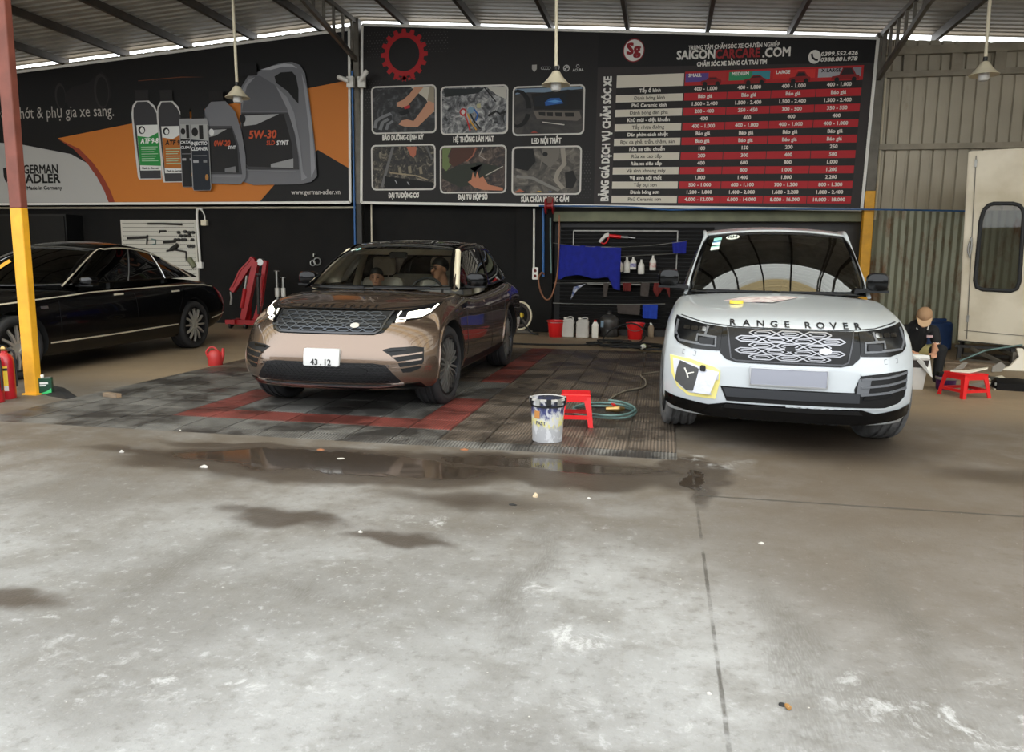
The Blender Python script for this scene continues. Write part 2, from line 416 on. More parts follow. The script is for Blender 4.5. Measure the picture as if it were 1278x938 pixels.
MT['blue_pipe'] = mat('blue_pipe', (38,92,150), .4)
MT['skyl'] = skylight_mat('translucent_roof_sheet', (240,240,232), .85)
MT['skyl2'] = skylight_mat('aged_translucent_roof_sheet', (222,200,152), .8)
# ------------------------------------------------------------------ shed shell
mb = MB(); mb.add([(-40,-40,0),(40,-40,0),(40,40,0),(-40,40,0)], [(0,1,2,3)])
o = mb.build('floor', MT['floor'], fix=False); tag(o, 'grey stained concrete floor with damp patches and puddles', 'floor', kind='structure')
WY = 15.3
RIDGE_X, RIDGE_Z, SL = -6.1, 6.16, 0.069
def roof_z(x): return RIDGE_Z - SL*abs(x-RIDGE_X)
def corrugated(x0, x1, y0, y1, zf, pitch, amp, along='x', prof='sine'):
    """roof sheet lying in x-y: corrugation crests run along x, so height varies with y"""
    mb = MB(); n = max(1, int(round((y1-y0)/pitch))); p = (y1-y0)/n; pr = []
    for i in range(n): pr += [(y0+i*p, 0), (y0+i*p+.55*p, 0), (y0+i*p+.65*p, amp), (y0+i*p+.90*p, amp)]
    pr.append((y1, 0)); xs = [x0, x1]; vs = []
    for y, h in pr:
        for x in xs: vs.append((x, y, zf(x)+h))
    mb.add(vs, [(2*i, 2*i+1, 2*i+3, 2*i+2) for i in range(len(pr)-1)])
    return mb
ceil = thing('ceiling', 'corrugated metal gable roof on dark purlins', 'roof', (0,0,0), kind='structure')
XL, XR = -17.0, 10.5
for side, (xa, xb) in enumerate(((XL, RIDGE_X), (RIDGE_X, XR))):
    y = 3.0; k = 0
    while y < 15.55:
        y2 = min(y+1.05, 15.62)
        mt = MT['roof']
        if y < 7.6: mt = (MT['skyl'], MT['skyl2'])[k % 2]
        ob = corrugated(xa, xb, y, y2, roof_z, 0.21, 0.05).build('roof_sheet', mt, ceil, fix=False)
        y = y2-0.02; k += 1
for x in [RIDGE_X+d for d in (-9.9,-8.4,-6.9,-5.4,-3.9,-2.4,-.9,.9,2.35,3.8,5.25,6.7,8.15,10.6,12.2,13.8,15.4)]:
    mb = MB(); z = roof_z(x)-.09
    mb.box(x-.035, x+.035, 3.0, 15.55, z-.07, z+.07)
    mb.build('purlin', MT['purlin'], ceil)
# skylight outside strip at the wall head: rough flashing
for xa, xb in ((-17.0, RIDGE_X), (RIDGE_X, 3.5), (3.5, 10.5)):
    mb = MB(); za, zb = roof_z(xa)-.34, roof_z(xb)-.34
    mb.add([(xa,WY+.05,za),(xb,WY+.05,zb),(xb,WY+.05,zb+.10),(xa,WY+.05,za+.10),(xa,WY+.16,za),(xb,WY+.16,zb),(xb,WY+.16,zb+.10),(xa,WY+.16,za+.10)],
           [(0,1,2,3),(7,6,5,4),(0,3,7,4),(1,5,6,2),(3,2,6,7),(0,4,5,1)])
    mb.build('eaves_beam', MT['steel'], ceil)
def cladding(name, x0, x1, z0f, z1f, y, pitch, depth, kind, m, parent):
    """vertical corrugated sheet in the x-z plane"""
    mb = MB(); pts = []
    n = int(round((x1-x0)/pitch))
    for i in range(n):
        a = x0+(x1-x0)*i/n; p = (x1-x0)/n
        if kind == 'rib': pts += [(a, 0), (a+p*.70, 0), (a+p*.76, depth), (a+p*.92, depth)]
        else: pts += [(a+p*k/6, depth*.5*(1-math.cos(2*math.pi*k/6))) for k in range(6)]
    pts.append((x1, 0))
    vs = []
    for x, d in pts: vs += [(x, y+d, z0f(x)), (x, y+d, z1f(x))]
    mb.add(vs, [(2*i, 2*i+2, 2*i+3, 2*i+1) for i in range(len(pts)-1)])
    return mb.build(name, m, parent, smooth=35, fix=False)
wb = thing('wall_back', 'back wall, black painted below and grey cladding sheets above', 'wall', (0,0,0), kind='structure')
mb = MB(); mb.box(XL, -2.17, WY, WY+.2, 0, 2.56); mb.build('black_lower_wall', MT['blackwall'], wb)
mb = MB(); mb.box(-2.9, -2.17, WY-.10, WY, 0, 2.42); mb.build('pilaster', MT['blackwall'], wb)
mb = MB(); mb.box(-2.3, 3.75, WY+.25, WY+.4, 0, 2.6); mb.build('wash_bay_backing', MT['baywall'], wb)
mb = MB(); mb.box(-2.17, 3.46, WY-.05, WY+.25, 2.17, 2.36); mb.build('lintel_beam', MT['lintel'], wb)
mb = MB(); mb.box(-2.17, 3.46, WY-.35, WY+.25, 0, .12); mb.build('wash_bay_kerb', MT['baywall'], wb)
x = XL
while x < 3.5:
    x1 = min(x+1.0, 3.5)
    cladding('cladding_sheet', x, x1, lambda q: 2.5, lambda q: roof_z(q)-(.13 if q < RIDGE_X else .19), WY+.1, .2, .03, 'rib', MT['sheet'], wb); x = x1
wr = thing('wall_right', 'tall grey ribbed cladding above weathered rusty corrugated sheets', 'wall', (0,0,0), kind='structure')
x = 3.6
while x < 10.4:
    cladding('cladding_sheet', x, x+1.0, lambda q: 2.33, lambda q: roof_z(q)-.17, WY, .2, .035, 'rib', MT['sheet'], wr)
    cladding('corrugated_sheet', x-.02, x+1.0, lambda q: 0.0, lambda q: 2.36, WY-.06, .125, .028, 'sine', MT['oldsheet'], wr)
    x += 1.0
for z in (3.47, 4.70):
    mb = MB(); mb.box(3.6, 10.4, WY-.09, WY-.005, z-.05, z+.05); mb.build('girt', MT['girt'], wr)
mb = MB(); mb.box(3.6, 10.4, WY-.12, WY-.005, 5.02, 5.16); mb.build('head_beam', MT['girt'], wr)
for x in (4.05, 4.82, 5.5, 6.2): 
    mb = MB(); mb.box(x-.09, x+.09, WY-.10, WY-.01, 4.72, 5.05); mb.build('stud', MT['girt'], wr)
mb = MB(); mb.tube([(3.69,WY-.06,2.2),(3.69,WY-.06,4.9)], .022, 8); mb.build('downpipe', MT['cream'], wr, smooth=40)
# side walls added out of frame to keep light from washing in sideways
ws = thing('added_wall_left', 'added unseen grey cladding at the far left, holding back side light', 'wall', (0,0,0), kind='structure')
mb = MB(); mb.box(XL-.1, XL, 3, WY+.3, 0, 5.3); mb.build('added_side_cladding', MT['sheet'], ws)
ws2 = thing('added_wall_far_right', 'added unseen grey cladding at the far right, holding back side light', 'wall', (0,0,0), kind='structure')
mb = MB(); mb.box(XR, XR+.1, 3, WY+.3, 0, 4.9); mb.build('added_side_cladding', MT['sheet'], ws2)
# unseen wall added behind the camera: darkens reflections, cuts light from the front
wf = thing('added_wall_front', 'added unseen grey wall across the yard, darkening reflections and front light', 'wall', (0,0,0), kind='structure')
mb = MB(); mb.box(-40,40,-14.3,-14,0,3.0); mb.build('added_yard_wall', mat('added_yard_wall_grey', (104,100,90), .85, var=.4, vscale=.8), wf)
mb = MB(); mb.box(-40,40,-14.4,-13.9,3.0,3.1); mb.build('added_wall_coping', MT['steel'], wf)
# trusses running from the columns towards the yard
def truss(x, label):
    t = thing('roof_truss', label, 'truss', (x, WY-.25, 0), kind='structure')
    zt = roof_z(x)-.18
    mb = MB(); mb.bar((0,0,zt),(0,-12,zt),.06,.08); mb.build('top_chord', MT['steel'], t)
    mb = MB(); mb.bar((0,0,zt-.72),(0,-2.6,zt-.24),.06,.09); mb.bar((0,-2.6,zt-.24),(0,-12,zt-.24),.06,.09); mb.build('bottom_chord', MT['steel'], t)
    for i in range(20):
        y = -.22-.42*i
        zb = zt-.72+.48*min(1, -y/2.6)
        if zt-zb < .1: continue
        mb = MB(); mb.bar((0,y,zb),(0,y,zt),.045,.045); mb.build('web_post', MT['steel'], t)
    return t
truss(RIDGE_X+.0, 'steel roof truss over the column between the two banners')
truss(3.52, 'steel roof truss rising from the yellow-footed right column')
# columns
def column(x, y, w, d, zy, ztop, m_low, m_up, name, label, zs=0):
    t = thing(name, label, 'column', (x, y, 0), kind='structure')
    mb = MB(); mb.rbox(-w/2, w/2, -d/2, d/2, 0, zy, .012); mb.build('painted_lower_shaft', m_low, t)
    mb = MB(); mb.rbox(-w/2, w/2, -d/2, d/2, zy, ztop, .012); mb.build('upper_shaft', m_up, t)
    return t
cl = column(-6.272, 6.70, .135, .09, 1.86, roof_z(-6.2)-.12, MT['yellow'], MT['oxide'], 'steel_column', 'yellow and red oxide steel column at the left foreground')
mb = MB(); mb.box(-.085,.085,-.065,.065,0,.015); mb.build('base_plate', MT['yellow'], cl)
mb = MB(); mb.bar((-.10,-.05,1.35),(-.55,-.45,.92),.03,.03); mb.build('yellow_brace', MT['yellow'], cl)
column(3.53, WY-.22, .17, .17, 2.69, roof_z(3.5)-.15, MT['yellow'], MT['steel'], 'steel_column', 'steel column with yellow foot at right end of the price board')
column(-6.10, WY-.22, .13, .15, 2.5, roof_z(-6.1)-.12, MT['darksteel'], MT['steel'], 'steel_column', 'slim grey steel column between the two banners')
# conduits and service pipes along the wall
def run(name, path, r, m, label, cat, grp=None, n=8):
    o = MB().tube(path, r, n).build(name, m, None, smooth=50)
    return tag(o, label, cat, grp)
run('conduit_pipe', [(-15,WY-.03,2.47),(-6.2,WY-.03,2.45)], .025, MT['cream'], 'long cream conduit along the wall under the oil banner', 'pipe')
run('blue_hose_pipe', [(-6.17,WY-.32,5.05),(-6.18,WY-.32,1.2)], .022, MT['blue_pipe'], 'blue pipe running down beside the slim middle column', 'pipe')
run('conduit_pipe', [(-5.88,WY-.12,4.95),(-5.9,WY-.12,1.5)], .016, MT['cream'], 'thin cream conduit just right of the slim middle column', 'pipe')
run('conduit_pipe', [(-2.54,WY-.14,2.40),(-2.53,WY-.14,1.24)], .022, MT['white'], 'white vertical conduit leading down to the wall socket', 'pipe')
run('blue_hose_pipe', [(-2.36,WY-.14,2.42),(-2.34,WY-.14,1.10)], .026, MT['blue_pipe'], 'blue vertical water pipe beside the white conduit', 'pipe')
run('blue_hose_pipe', smooth_path([(-2.4,WY-.42,2.44),(-.8,WY-.42,2.42),(.0,WY-.42,2.36),(.8,WY-.42,2.37),(3.3,WY-.42,2.36),(5.4,WY-.28,2.33)], 5), .014, MT['blue_pipe'], 'blue hose sagging along the lower edge of the price board', 'hose')
# ------------------------------------------------------------------ car building kit
# car space: x across, y towards the tail (front axle at 0), z up
def eval_mesh(o):
    dg = bpy.context.evaluated_depsgraph_get(); dg.update()
    me = bpy.data.meshes.new_from_object(o.evaluated_get(dg)); return me
def body_shell(us, ys, ts, fn, wheels, Ra, m_paint, m_well, tracks, levels=2):
    us = sorted(set([-u for u in us]+list(us)))
    nu, ny, nt_ = len(us), len(ys), len(ts); idx = {}; vs = []; fs = []
    def V(i, j, k):
        if (i,j,k) not in idx:
            idx[(i,j,k)] = len(vs); vs.append(fn(us[i], ys[j], ts[k]))
        return idx[(i,j,k)]
    for i in range(nu-1):
        for j in range(ny-1):
            fs.append((V(i,j,nt_-1),V(i+1,j,nt_-1),V(i+1,j+1,nt_-1),V(i,j+1,nt_-1)))
            fs.append((V(i,j+1,0),V(i+1,j+1,0),V(i+1,j,0),V(i,j,0)))
    for i in range(nu-1):
        for k in range(nt_-1):
            fs.append((V(i,0,k),V(i+1,0,k),V(i+1,0,k+1),V(i,0,k+1)))
            fs.append((V(i,ny-1,k+1),V(i+1,ny-1,k+1),V(i+1,ny-1,k),V(i,ny-1,k)))
    for j in range(ny-1):
        for k in range(nt_-1):
            fs.append((V(0,j,k+1),V(0,j+1,k+1),V(0,j+1,k),V(0,j,k)))
            fs.append((V(nu-1,j,k),V(nu-1,j+1,k),V(nu-1,j+1,k+1),V(nu-1,j,k+1)))
    me = bpy.data.meshes.new('shell'); me.from_pydata(vs, [], fs)
    o = link('shell', me); md = o.modifiers.new('s', 'SUBSURF'); md.levels = levels; md.render_levels = levels
    cut = MB()
    for yw, zw in wheels:
        for s in (-1, 1): cut.lathe([(Ra, s*.56), (Ra, s*1.3)], 40, (0, yw, zw), 'x')
    co = cut.build('cut', m_well)
    bo = o.modifiers.new('b', 'BOOLEAN'); bo.object = co; bo.operation = 'DIFFERENCE'; bo.solver = 'EXACT'
    me2 = eval_mesh(o)
    bpy.data.objects.remove(o); bpy.data.objects.remove(co)
    me2.materials.clear(); me2.materials.append(m_paint); me2.materials.append(m_well)
    for p in me2.polygons:
        c = p.center; p.use_smooth = True
        w = c.z < .20 or (abs(p.normal.z) > .8 and p.normal.z < 0)
        for yw, zw in wheels:
            if math.hypot(c.y-yw, c.z-zw) < Ra*1.004 and abs(c.x) > .5: w = True
        p.material_index = 1 if w else 0
    me2.set_sharp_from_angle(angle=math.radians(38))
    bm = bmesh.new(); bm.from_mesh(me2); bvh = BVHTree.FromBMesh(bm); bm.free()
    return me2, bvh
AX = {'F': (Vector((0,1,0)), lambda a,b: Vector((a,-9,b))), 'T': (Vector((0,0,-1)), lambda a,b: Vector((a,b,9))),
      'R': (Vector((-1,0,0)), lambda a,b: Vector((9,a,b))), 'L': (Vector((1,0,0)), lambda a,b: Vector((-9,a,b))), 'B': (Vector((0,-1,0)), lambda a,b: Vector((a,19,b)))}
def cast(bvh, ax, a, b):
    d, g = AX[ax]
    h, n, i, dist = bvh.ray_cast(g(a, b), d)
    if h is None: return None
    if n.dot(d) > 0: n = -n
    return h, n
def drape(bvh, ax, pts):
    """pts: (a, b, height) -> 3D points lying on the body"""
    out = []; miss = []; d = AX[ax][0]
    for k, (a, b, h) in enumerate(pts):
        r = cast(bvh, ax, a, b)
        if r is None: out.append(None); miss.append(k)
        else: out.append(r[0]+(r[1]*.5-d*.5).normalized()*h)
    if miss:
        ok = [k for k in range(len(pts)) if out[k] is not None]
        for k in miss:
            if not ok: out[k] = Vector((0,0,0)); continue
            j = min(ok, key=lambda q: (pts[q][0]-pts[k][0])**2+(pts[q][1]-pts[k][1])**2)
            e = out[j]; a, b, h = pts[k]
            out[k] = Vector((a, e.y, b)) if ax in 'FB' else (Vector((a, b, e.z)) if ax == 'T' else Vector((e.x, a, b)))
    return out
def panel(bvh, name, poly, ax, m, parent, off=.006, step=.05, skirt=.012, rim=None):
    """a thin raised panel whose outline (a, b) is laid on the body along one axis"""
    bm = bmesh.new()
    f = bm.faces.new([bm.verts.new((a, b, 0)) for a, b in poly])
    bmesh.ops.triangulate(bm, faces=[f])
    a0, a1 = min(p[0] for p in poly), max(p[0] for p in poly); b0, b1 = min(p[1] for p in poly), max(p[1] for p in poly)
    for lo, hi, ax_ in ((a0, a1, 0), (b0, b1, 1)):
        n = int((hi-lo)/step)
        for i in range(1, n+1):
            c = [0,0,0]; c[ax_] = lo+(hi-lo)*i/(n+1); no = [0,0,0]; no[ax_] = 1
            bmesh.ops.bisect_plane(bm, geom=bm.verts[:]+bm.edges[:]+bm.faces[:], plane_co=c, plane_no=no)
    bm.verts.ensure_lookup_table(); bm.verts.index_update()
    flat = [(v.co.x, v.co.y, off) for v in bm.verts]
    top = drape(bvh, ax, flat)
    faces = [tuple(v.index for v in f.verts) for f in bm.faces]
    bnd = [(e.verts[0].index, e.verts[1].index) for e in bm.edges if e.is_boundary]
    bm.free()
    d = AX[ax][0]; mb = MB(); n = len(top)
    low = [p+d*(skirt+off) for p in top]
    mb.add(top+low, faces+[(a, b, b+n, a+n) for a, b in bnd])
    o = mb.build(name, m, parent, smooth=40)
    return o
def ribbon(pts, w):
    """closed outline of a strip of width w along 2D points"""
    L_, R_ = [], []
    for i, p in enumerate(pts):
        a = pts[max(i-1,0)]; b = pts[min(i+1,len(pts)-1)]
        dx, dy = b[0]-a[0], b[1]-a[1]; l = math.hypot(dx, dy) or 1
        L_.append((p[0]-dy/l*w/2, p[1]+dx/l*w/2)); R_.append((p[0]+dy/l*w/2, p[1]-dx/l*w/2))
    return L_+R_[::-1]
def strip(bvh, name, pts, w, ax, m, parent, off=.004, step=.06):
    """a narrow band draped on the body, quad strip with a raised profile"""
    P = []
    for i in range(len(pts)-1):
        a, b = pts[i], pts[i+1]; n = max(1, int(math.hypot(b[0]-a[0], b[1]-a[1])/step))
        P += [(a[0]+(b[0]-a[0])*k/n, a[1]+(b[1]-a[1])*k/n) for k in range(n)]
    P.append(pts[-1])
    r = ribbon(P, w); n = len(P); L_, R_ = r[:n], r[n:][::-1]
    v = drape(bvh, ax, [(*p, off) for p in L_]+[(*p, off) for p in R_]+[(*p, -.004) for p in L_]+[(*p, -.004) for p in R_])
    f = []
    for i in range(n-1):
        f += [(i,i+1,n+i+1,n+i), (2*n+i,2*n+i+1,i+1,i), (n+i,n+i+1,3*n+i+1,3*n+i)]
    f += [(0,n,3*n,2*n), (n-1,2*n-1,4*n-1,3*n-1)]
    mb = MB(); mb.add(v, f); return mb.build(name, m, parent, smooth=40)
def letters_on(bvh, txt, ax, a, b, size, m, parent, name='lettering', off=.006, **k):
    v, f = text2d(txt, size, **k)
    pts = drape(bvh, ax, [(a+x, b+y, off) for x, y in v])
    mb = MB(); mb.add(pts, f); return mb.build(name, m, parent)
def patch(S, ss, ts):
    """grid of S(s,t)"""
    return [[Vector(S(s, t)) for s in ss] for t in ts]
def patch_faces(G, pick):
    mb = MB(); nt_, ns = len(G), len(G[0]); used = {}
    for j in range(nt_-1):
        for i in range(ns-1):
            if not pick(i, j): continue
            q = []
            for (a, b) in ((i,j),(i+1,j),(i+1,j+1),(i,j+1)):
                if (a,b) not in used: used[(a,b)] = len(mb.v); mb.v.append(tuple(G[b][a]))
                q.append(used[(a,b)])
            mb.f.append(tuple(q)); mb.mi.append(0)
    return mb
def lines(*parts):
    """lines((a,b,n),...) -> sorted unique sample positions"""
    out = set()
    for a, b, n in parts:
        for i in range(n+1): out.add(round(a+(b-a)*i/n, 5))
    return sorted(out)
def poly3(pts, q):
    n = len(pts); ks = [i/(n-1) for i in range(n)]
    return Vector([sinterp(ks, [p[c] for p in pts], q) for c in range(3)])
def solid(o, th):
    md = o.modifiers.new('thickness', 'SOLIDIFY'); md.thickness = th; md.offset = 0; return o
def greenhouse(car, W, belt, rail, wins, m, crown=.05, bulge=.02, glass_m=None, ws_m=None, roof_m=None, pillar_m=None, inner_m=None, frit=(.90,.05,.94), rear=None):
    """W: windscreen dict; belt/rail: 3D points for x>0; wins: list of (q0,q1,t0,t1) glass openings along the side"""
    cw, hd = W['cowl'], W['head']
    def SW(s, t):
        b = Vector((s*cw[1][0], cw[0][0]+(cw[1][1]-cw[0][0])*s*s, cw[0][1]+(cw[1][2]-cw[0][1])*s*s))
        h = Vector((s*hd[1][0], hd[0][0]+(hd[1][1]-hd[0][0])*s*s, hd[0][1]+(hd[1][2]-hd[0][1])*s*s))
        p = b.lerp(h, t); k = 4*t*(1-t)*W.get('bulge', .03)
        return p+Vector((0, -k*.5, k))
    fs, f0, f1 = frit
    ss = lines((-1,-fs,1),(-fs,fs,10),(fs,1,1)); ts = lines((0,f0,1),(f0,f1,6),(f1,1,1))
    G = patch(SW, ss, ts); ns, nt_ = len(ss), len(ts)
    inside = lambda i, j: 0 < i < ns-2 and 0 < j < nt_-2
    wso = patch_faces(G, inside).build('windscreen', ws_m or glass_m, car, smooth=60)
    solid(patch_faces(G, lambda i, j: not inside(i, j)).build('windscreen_surround', pillar_m, car, smooth=60), .012)
    for s in (-1, 1):
        def SS(q, t):
            b, r = poly3(belt, q), poly3(rail, q)
            p = b.lerp(r, t); return (s*(p.x+bulge*4*t*(1-t)), p.y, p.z)
        qb = sorted(set([0.0, 1.0]+[w[0] for w in wins]+[w[1] for w in wins]+[i/24 for i in range(25)]))
        qs = []
        for q in qb:
            if not qs or q-qs[-1] > .012 or q in (1.0,) or any(q in w[:2] for w in wins):
                if qs and q-qs[-1] <= .012 and not any(qs[-1] in w[:2] for w in wins): qs.pop()
                qs.append(q)
        t0, t1 = wins[0][2], wins[0][3]
        ts2 = lines((0,t0,1),(t0,t1,6),(t1,1,1))
        G2 = patch(SS, qs, ts2)
        def win(i, j):
            qm, tm = (qs[i]+qs[i+1])/2, (ts2[j]+ts2[j+1])/2
            for k, w in enumerate(wins):
                if w[0] < qm < w[1] and t0 < tm < t1: return k
            return -1
        for k in range(len(wins)):
            patch_faces(G2, lambda i, j: win(i, j) == k).build('side_window', glass_m, car, smooth=60)
        solid(patch_faces(G2, lambda i, j: win(i, j) < 0).build('window_pillars', pillar_m, car, smooth=60), .014)
    n = 16
    def SR(s, t):
        r = poly3(rail, t); hz = hd[0][1]-hd[1][2]
        c = crown if t > .0 else 0
        yb = (hd[0][0]-hd[1][1])*(1-t)**6
        return (s*r.x, r.y+yb*(1-s*s), r.z+(hz*(1-t)**3+crown*(1-(1-t)**3))*(1-abs(s)**2.2))
    Gr = patch(SR, lines((-1,1,14)), lines((0,1,n)))
    ro = patch_faces(Gr, lambda i, j: True).build('roof', roof_m, car, smooth=60); solid(ro, .02)
    # tail of the cabin
    rb, bb = rail[-1], belt[-1]
    def ST(s, t):
        a = Vector((s*bb[0], bb[1]+(rear or .12)*(1-s*s), bb[2])); b = Vector((s*rb[0], rb[1]+.04*(1-s*s), rb[2]+crown*(1-abs(s)**2.2)))
        return a.lerp(b, t)
    Gt = patch(ST, lines((-1,-.86,1),(-.86,.86,8),(.86,1,1)), lines((0,.06,1),(.06,.85,4),(.85,1,1)))
    ins = lambda i, j: 0 < i < len(Gt[0])-2 and 0 < j < len(Gt)-2
    patch_faces(Gt, ins).build('rear_window', glass_m, car, smooth=60)
    solid(patch_faces(Gt, lambda i, j: not ins(i, j)).build('rear_window_surround', pillar_m, car, smooth=60), .014)
    return wso
_tread = {}
def wheel(car, x, y, R, w, rim, nsp, m_tyre, m_rim, m_dark, steer=0, style='split'):
    """wheel part: tyre mesh with rim, spoke and hub sub-parts; outside faces sign(x)"""
    s = 1 if x > 0 else -1; h = w/2
    prof = [(rim, -h*.86), (rim+.02, -h*.98), (R-.045, -h), (R-.015, -h*.90), (R-.003, -h*.76)]
    for g in (-.48, 0, .48):
        c = g*h
        prof += [(R, c-.016), (R-.010, c-.010), (R-.010, c+.010), (R, c+.016)]
    prof += [(R-.003, h*.76), (R-.015, h*.90), (R-.045, h), (rim+.02, h*.98), (rim, h*.86)]
    mb = MB(); mb.lathe(prof, 56, (0,0,0), 'x', cap=False)
    t = mb.build('wheel', m_tyre, car, smooth=35)
    t.location = (x, y, R); t.rotation_euler = (0, 0, steer)
    mb = MB(); mb.lathe([(rim+.004, -h*.8), (rim+.002, s*h*.55*s), (rim-.012, h*.5)][:1]+[(rim+.004, h*.80), (rim+.004, h*.92), (rim-.014, h*.92), (rim-.02, h*.55), (rim-.035, -h*.7)], 48, (0,0,0), 'x', cap=False)
    if s < 0: mb.v = [(-a, b, c) for a, b, c in mb.v]
    mb.build('rim', MT['rim_barrel'], t, smooth=40)
    mb = MB(); mb.lathe([(rim-.04, s*-h*.25), (rim-.03, s*-h*.15), (.10, s*-h*.15)], 32, (0,0,0), 'x'); mb.build('brake_disc', m_dark, t, smooth=40)
    for i in range(nsp):
        a = 2*math.pi*i/nsp; mb = MB()
        hw = .020 if style == 'split' else .013
        T = Matrix.Rotation(a, 4, 'X')
        r0, r1 = .05, rim-.012; xo, xi = s*h*.80, s*h*.58
        def leg(o0, o1, w0, w1):
            rings = []
            for r, o, ww, xx in ((r0, o0, w0, xi+s*.03), (r0+.5*(r1-r0), (o0+o1)/2, (w0+w1)/2, xi+s*.045), (r1, o1, w1, xo)):
                rings.append([(xx, o-ww, r), (xx, o+ww, r), (xx-s*.03, o+ww*1.1, r), (xx-s*.03, o-ww*1.1, r)])
            mb.loft(rings, 0, T)
        if style == 'split': leg(-.012, -.034, .010, .008); leg(.012, .034, .010, .008)
        else: leg(0, 0, .016, .011)
        mb.build('spoke', m_rim, t, smooth=35)
    mb = MB(); mb.lathe([(.075, s*h*.45), (.07, s*h*.72), (.035, s*h*.78), (.03, s*h*.80)], 20, (0,0,0), 'x'); mb.build('hub_cap', m_rim, t, smooth=40)
    return t
def mirror_part(car, s, x, y, z, wd, ht, dp, m_cap, m_dark, m_arm=None):
    """door mirror: rounded housing, glass and arm"""
    rings = []
    for k, (q, sc_) in enumerate(((-.5,.45),(-.40,.85),(-.1,1),(.25,.98),(.5,.90))):
        ring = []
        for i in range(16):
            a = 2*math.pi*i/16; ca, sa_ = math.cos(a), math.sin(a)
            px = abs(ca)**.6*(1 if ca > 0 else -1); pz = abs(sa_)**.6*(1 if sa_ > 0 else -1)
            ring.append((x+s*wd*.5*px*sc_+s*.02*(q), y+dp*q, z+ht*.5*pz*sc_))
        rings.append(ring)
    mb = MB(); mb.loft(rings); o = mb.build('door_mirror', m_cap, car, smooth=40)
    mb = MB(); mb.loft([[(x-s*wd*.35, y-dp*.3, z-ht*.5), (x-s*wd*.35, y+dp*.3, z-ht*.5), (x-s*wd*.35, y+dp*.3, z-ht*.30), (x-s*wd*.35, y-dp*.3, z-ht*.30)],
                        [(x-s*wd*.95, y-dp*.2, z-ht*.62), (x-s*wd*.95, y+dp*.4, z-ht*.62), (x-s*wd*.95, y+dp*.4, z-ht*.40), (x-s*wd*.95, y-dp*.2, z-ht*.40)]])
    mb.build('mirror_arm', m_dark, o)
    mb = MB(); mb.prism(rrect(x-wd*.42, x+wd*.42, z-ht*.38, z+ht*.38, ht*.15), y+dp*.51, y+dp*.52); mb.build('mirror_glass', MT['mirror'], o)
    # sill trim along the lower lip
    mb = MB(); mb.box(x-wd*.46, x+wd*.46, y-dp*.36, y+dp*.45, z-ht*.53, z-ht*.40); mb.build('mirror_lower_shell', m_dark, o)
    return o
MT['mirror'] = mat('mirror_glass', (200,205,210), .02, metal=1)
MT['tyre'] = mat('tyre_rubber', (40,40,42), .72, bump=.15, bscale=90, col2=(30,30,31), vscale=12)
MT['tyre_dusty'] = mat('dusty_tyre_rubber', (92,92,92), .8, bump=.2, bscale=90, col2=(70,70,70), vscale=14)
MT['well'] = mat('wheel_well_liner', (12,12,12), .85)
MT['gloss_black'] = mat('gloss_black_trim', (6,6,7), .12, spec=.28)
MT['satin_black'] = mat('satin_black_trim', (15,15,16), .45, spec=.3)
MT['chrome'] = mat('chrome', (225,225,225), .12, metal=1)
MT['satin_chrome'] = mat('satin_chrome', (190,190,192), .28, metal=1)
MT['gunmetal'] = mat('gunmetal_alloy', (72,72,74), .3, metal=.9)
MT['rim_barrel'] = mat('rim_barrel', (60,60,62), .35, metal=.8)
MT['alloy'] = mat('silver_alloy', (206,202,194), .3, metal=.7)
MT['disc'] = mat('brake_disc_steel', (46,45,44), .5, metal=.6)
MT['clear_lens'] = glass('headlamp_lens', (.85,.87,.9), 1.0)
MT['drl'] = mat('lit_headlamp', (255,250,235), .3, emit=6, emitcol=(255,246,225))
MT['drl_dim'] = mat('lit_daytime_strip', (255,250,235), .3, emit=1.6, emitcol=(255,248,232))
MT['lampdark'] = mat('smoked_lamp_housing', (14,15,17), .25, spec=.3)
MT['lampgrey'] = mat('grey_lamp_guide', (92,94,98), .3)
MT['lampref'] = mat('lamp_reflector', (190,190,192), .15, metal=1)
def hexgrille(bvh, name, x0, x1, z0, z1, cw, ch, m, parent, taper=0, wire=.008, off=.010, squash=.30, inner=None):
    """rows of stretched hexagon outlines laid on the nose"""
    v, f = [], []
    rows = int(round((z1-z0)/ch))
    def seg(a, b, w):
        dx, dz = b[0]-a[0], b[1]-a[1]; l = math.hypot(dx, dz)
        if l < 1e-6: return
        nx, nz = -dz/l*w/2, dx/l*w/2; k = len(v)
        for p in (a, b): v.extend([(p[0]+nx, p[1]+nz, off), (p[0]-nx, p[1]-nz, off), (p[0]+nx, p[1]+nz, off-.012), (p[0]-nx, p[1]-nz, off-.012)])
        f.extend([(k,k+1,k+5,k+4), (k,k+4,k+6,k+2), (k+1,k+3,k+7,k+5)])
    for r in range(rows):
        zc = z0+(r+.5)*(z1-z0)/rows; hh = (z1-z0)/rows*.5
        fr = (zc-z0)/(z1-z0); xa, xb = x0+taper*(1-fr), x1-taper*(1-fr)
        n = int(math.ceil((x1-x0)/cw))+1
        for c in range(-1, n+1):
            xc = (x0+x1)/2+(c-n/2)*cw+(cw/2 if r % 2 else 0)
            if xc < xa+cw*.18 or xc > xb-cw*.18: continue
            l, q = cw*.5, cw*squash
            P = [(max(xa,xc-l), zc), (max(xa,xc-q), zc+hh*.86), (min(xb,xc+q), zc+hh*.86), (min(xb,xc+l), zc), (min(xb,xc+q), zc-hh*.86), (max(xa,xc-q), zc-hh*.86)]
            for i in range(6): seg(P[i], P[(i+1) % 6], wire)
            if inner:
                P2 = [(xc+(p[0]-xc)*.62, zc+(p[1]-zc)*.45) for p in P]
                for i in range(6): seg(P2[i], P2[(i+1) % 6], wire*inner)
    pts = drape(bvh, 'F', v)
    mb = MB(); mb.add(pts, f); return mb.build(name, m, parent)
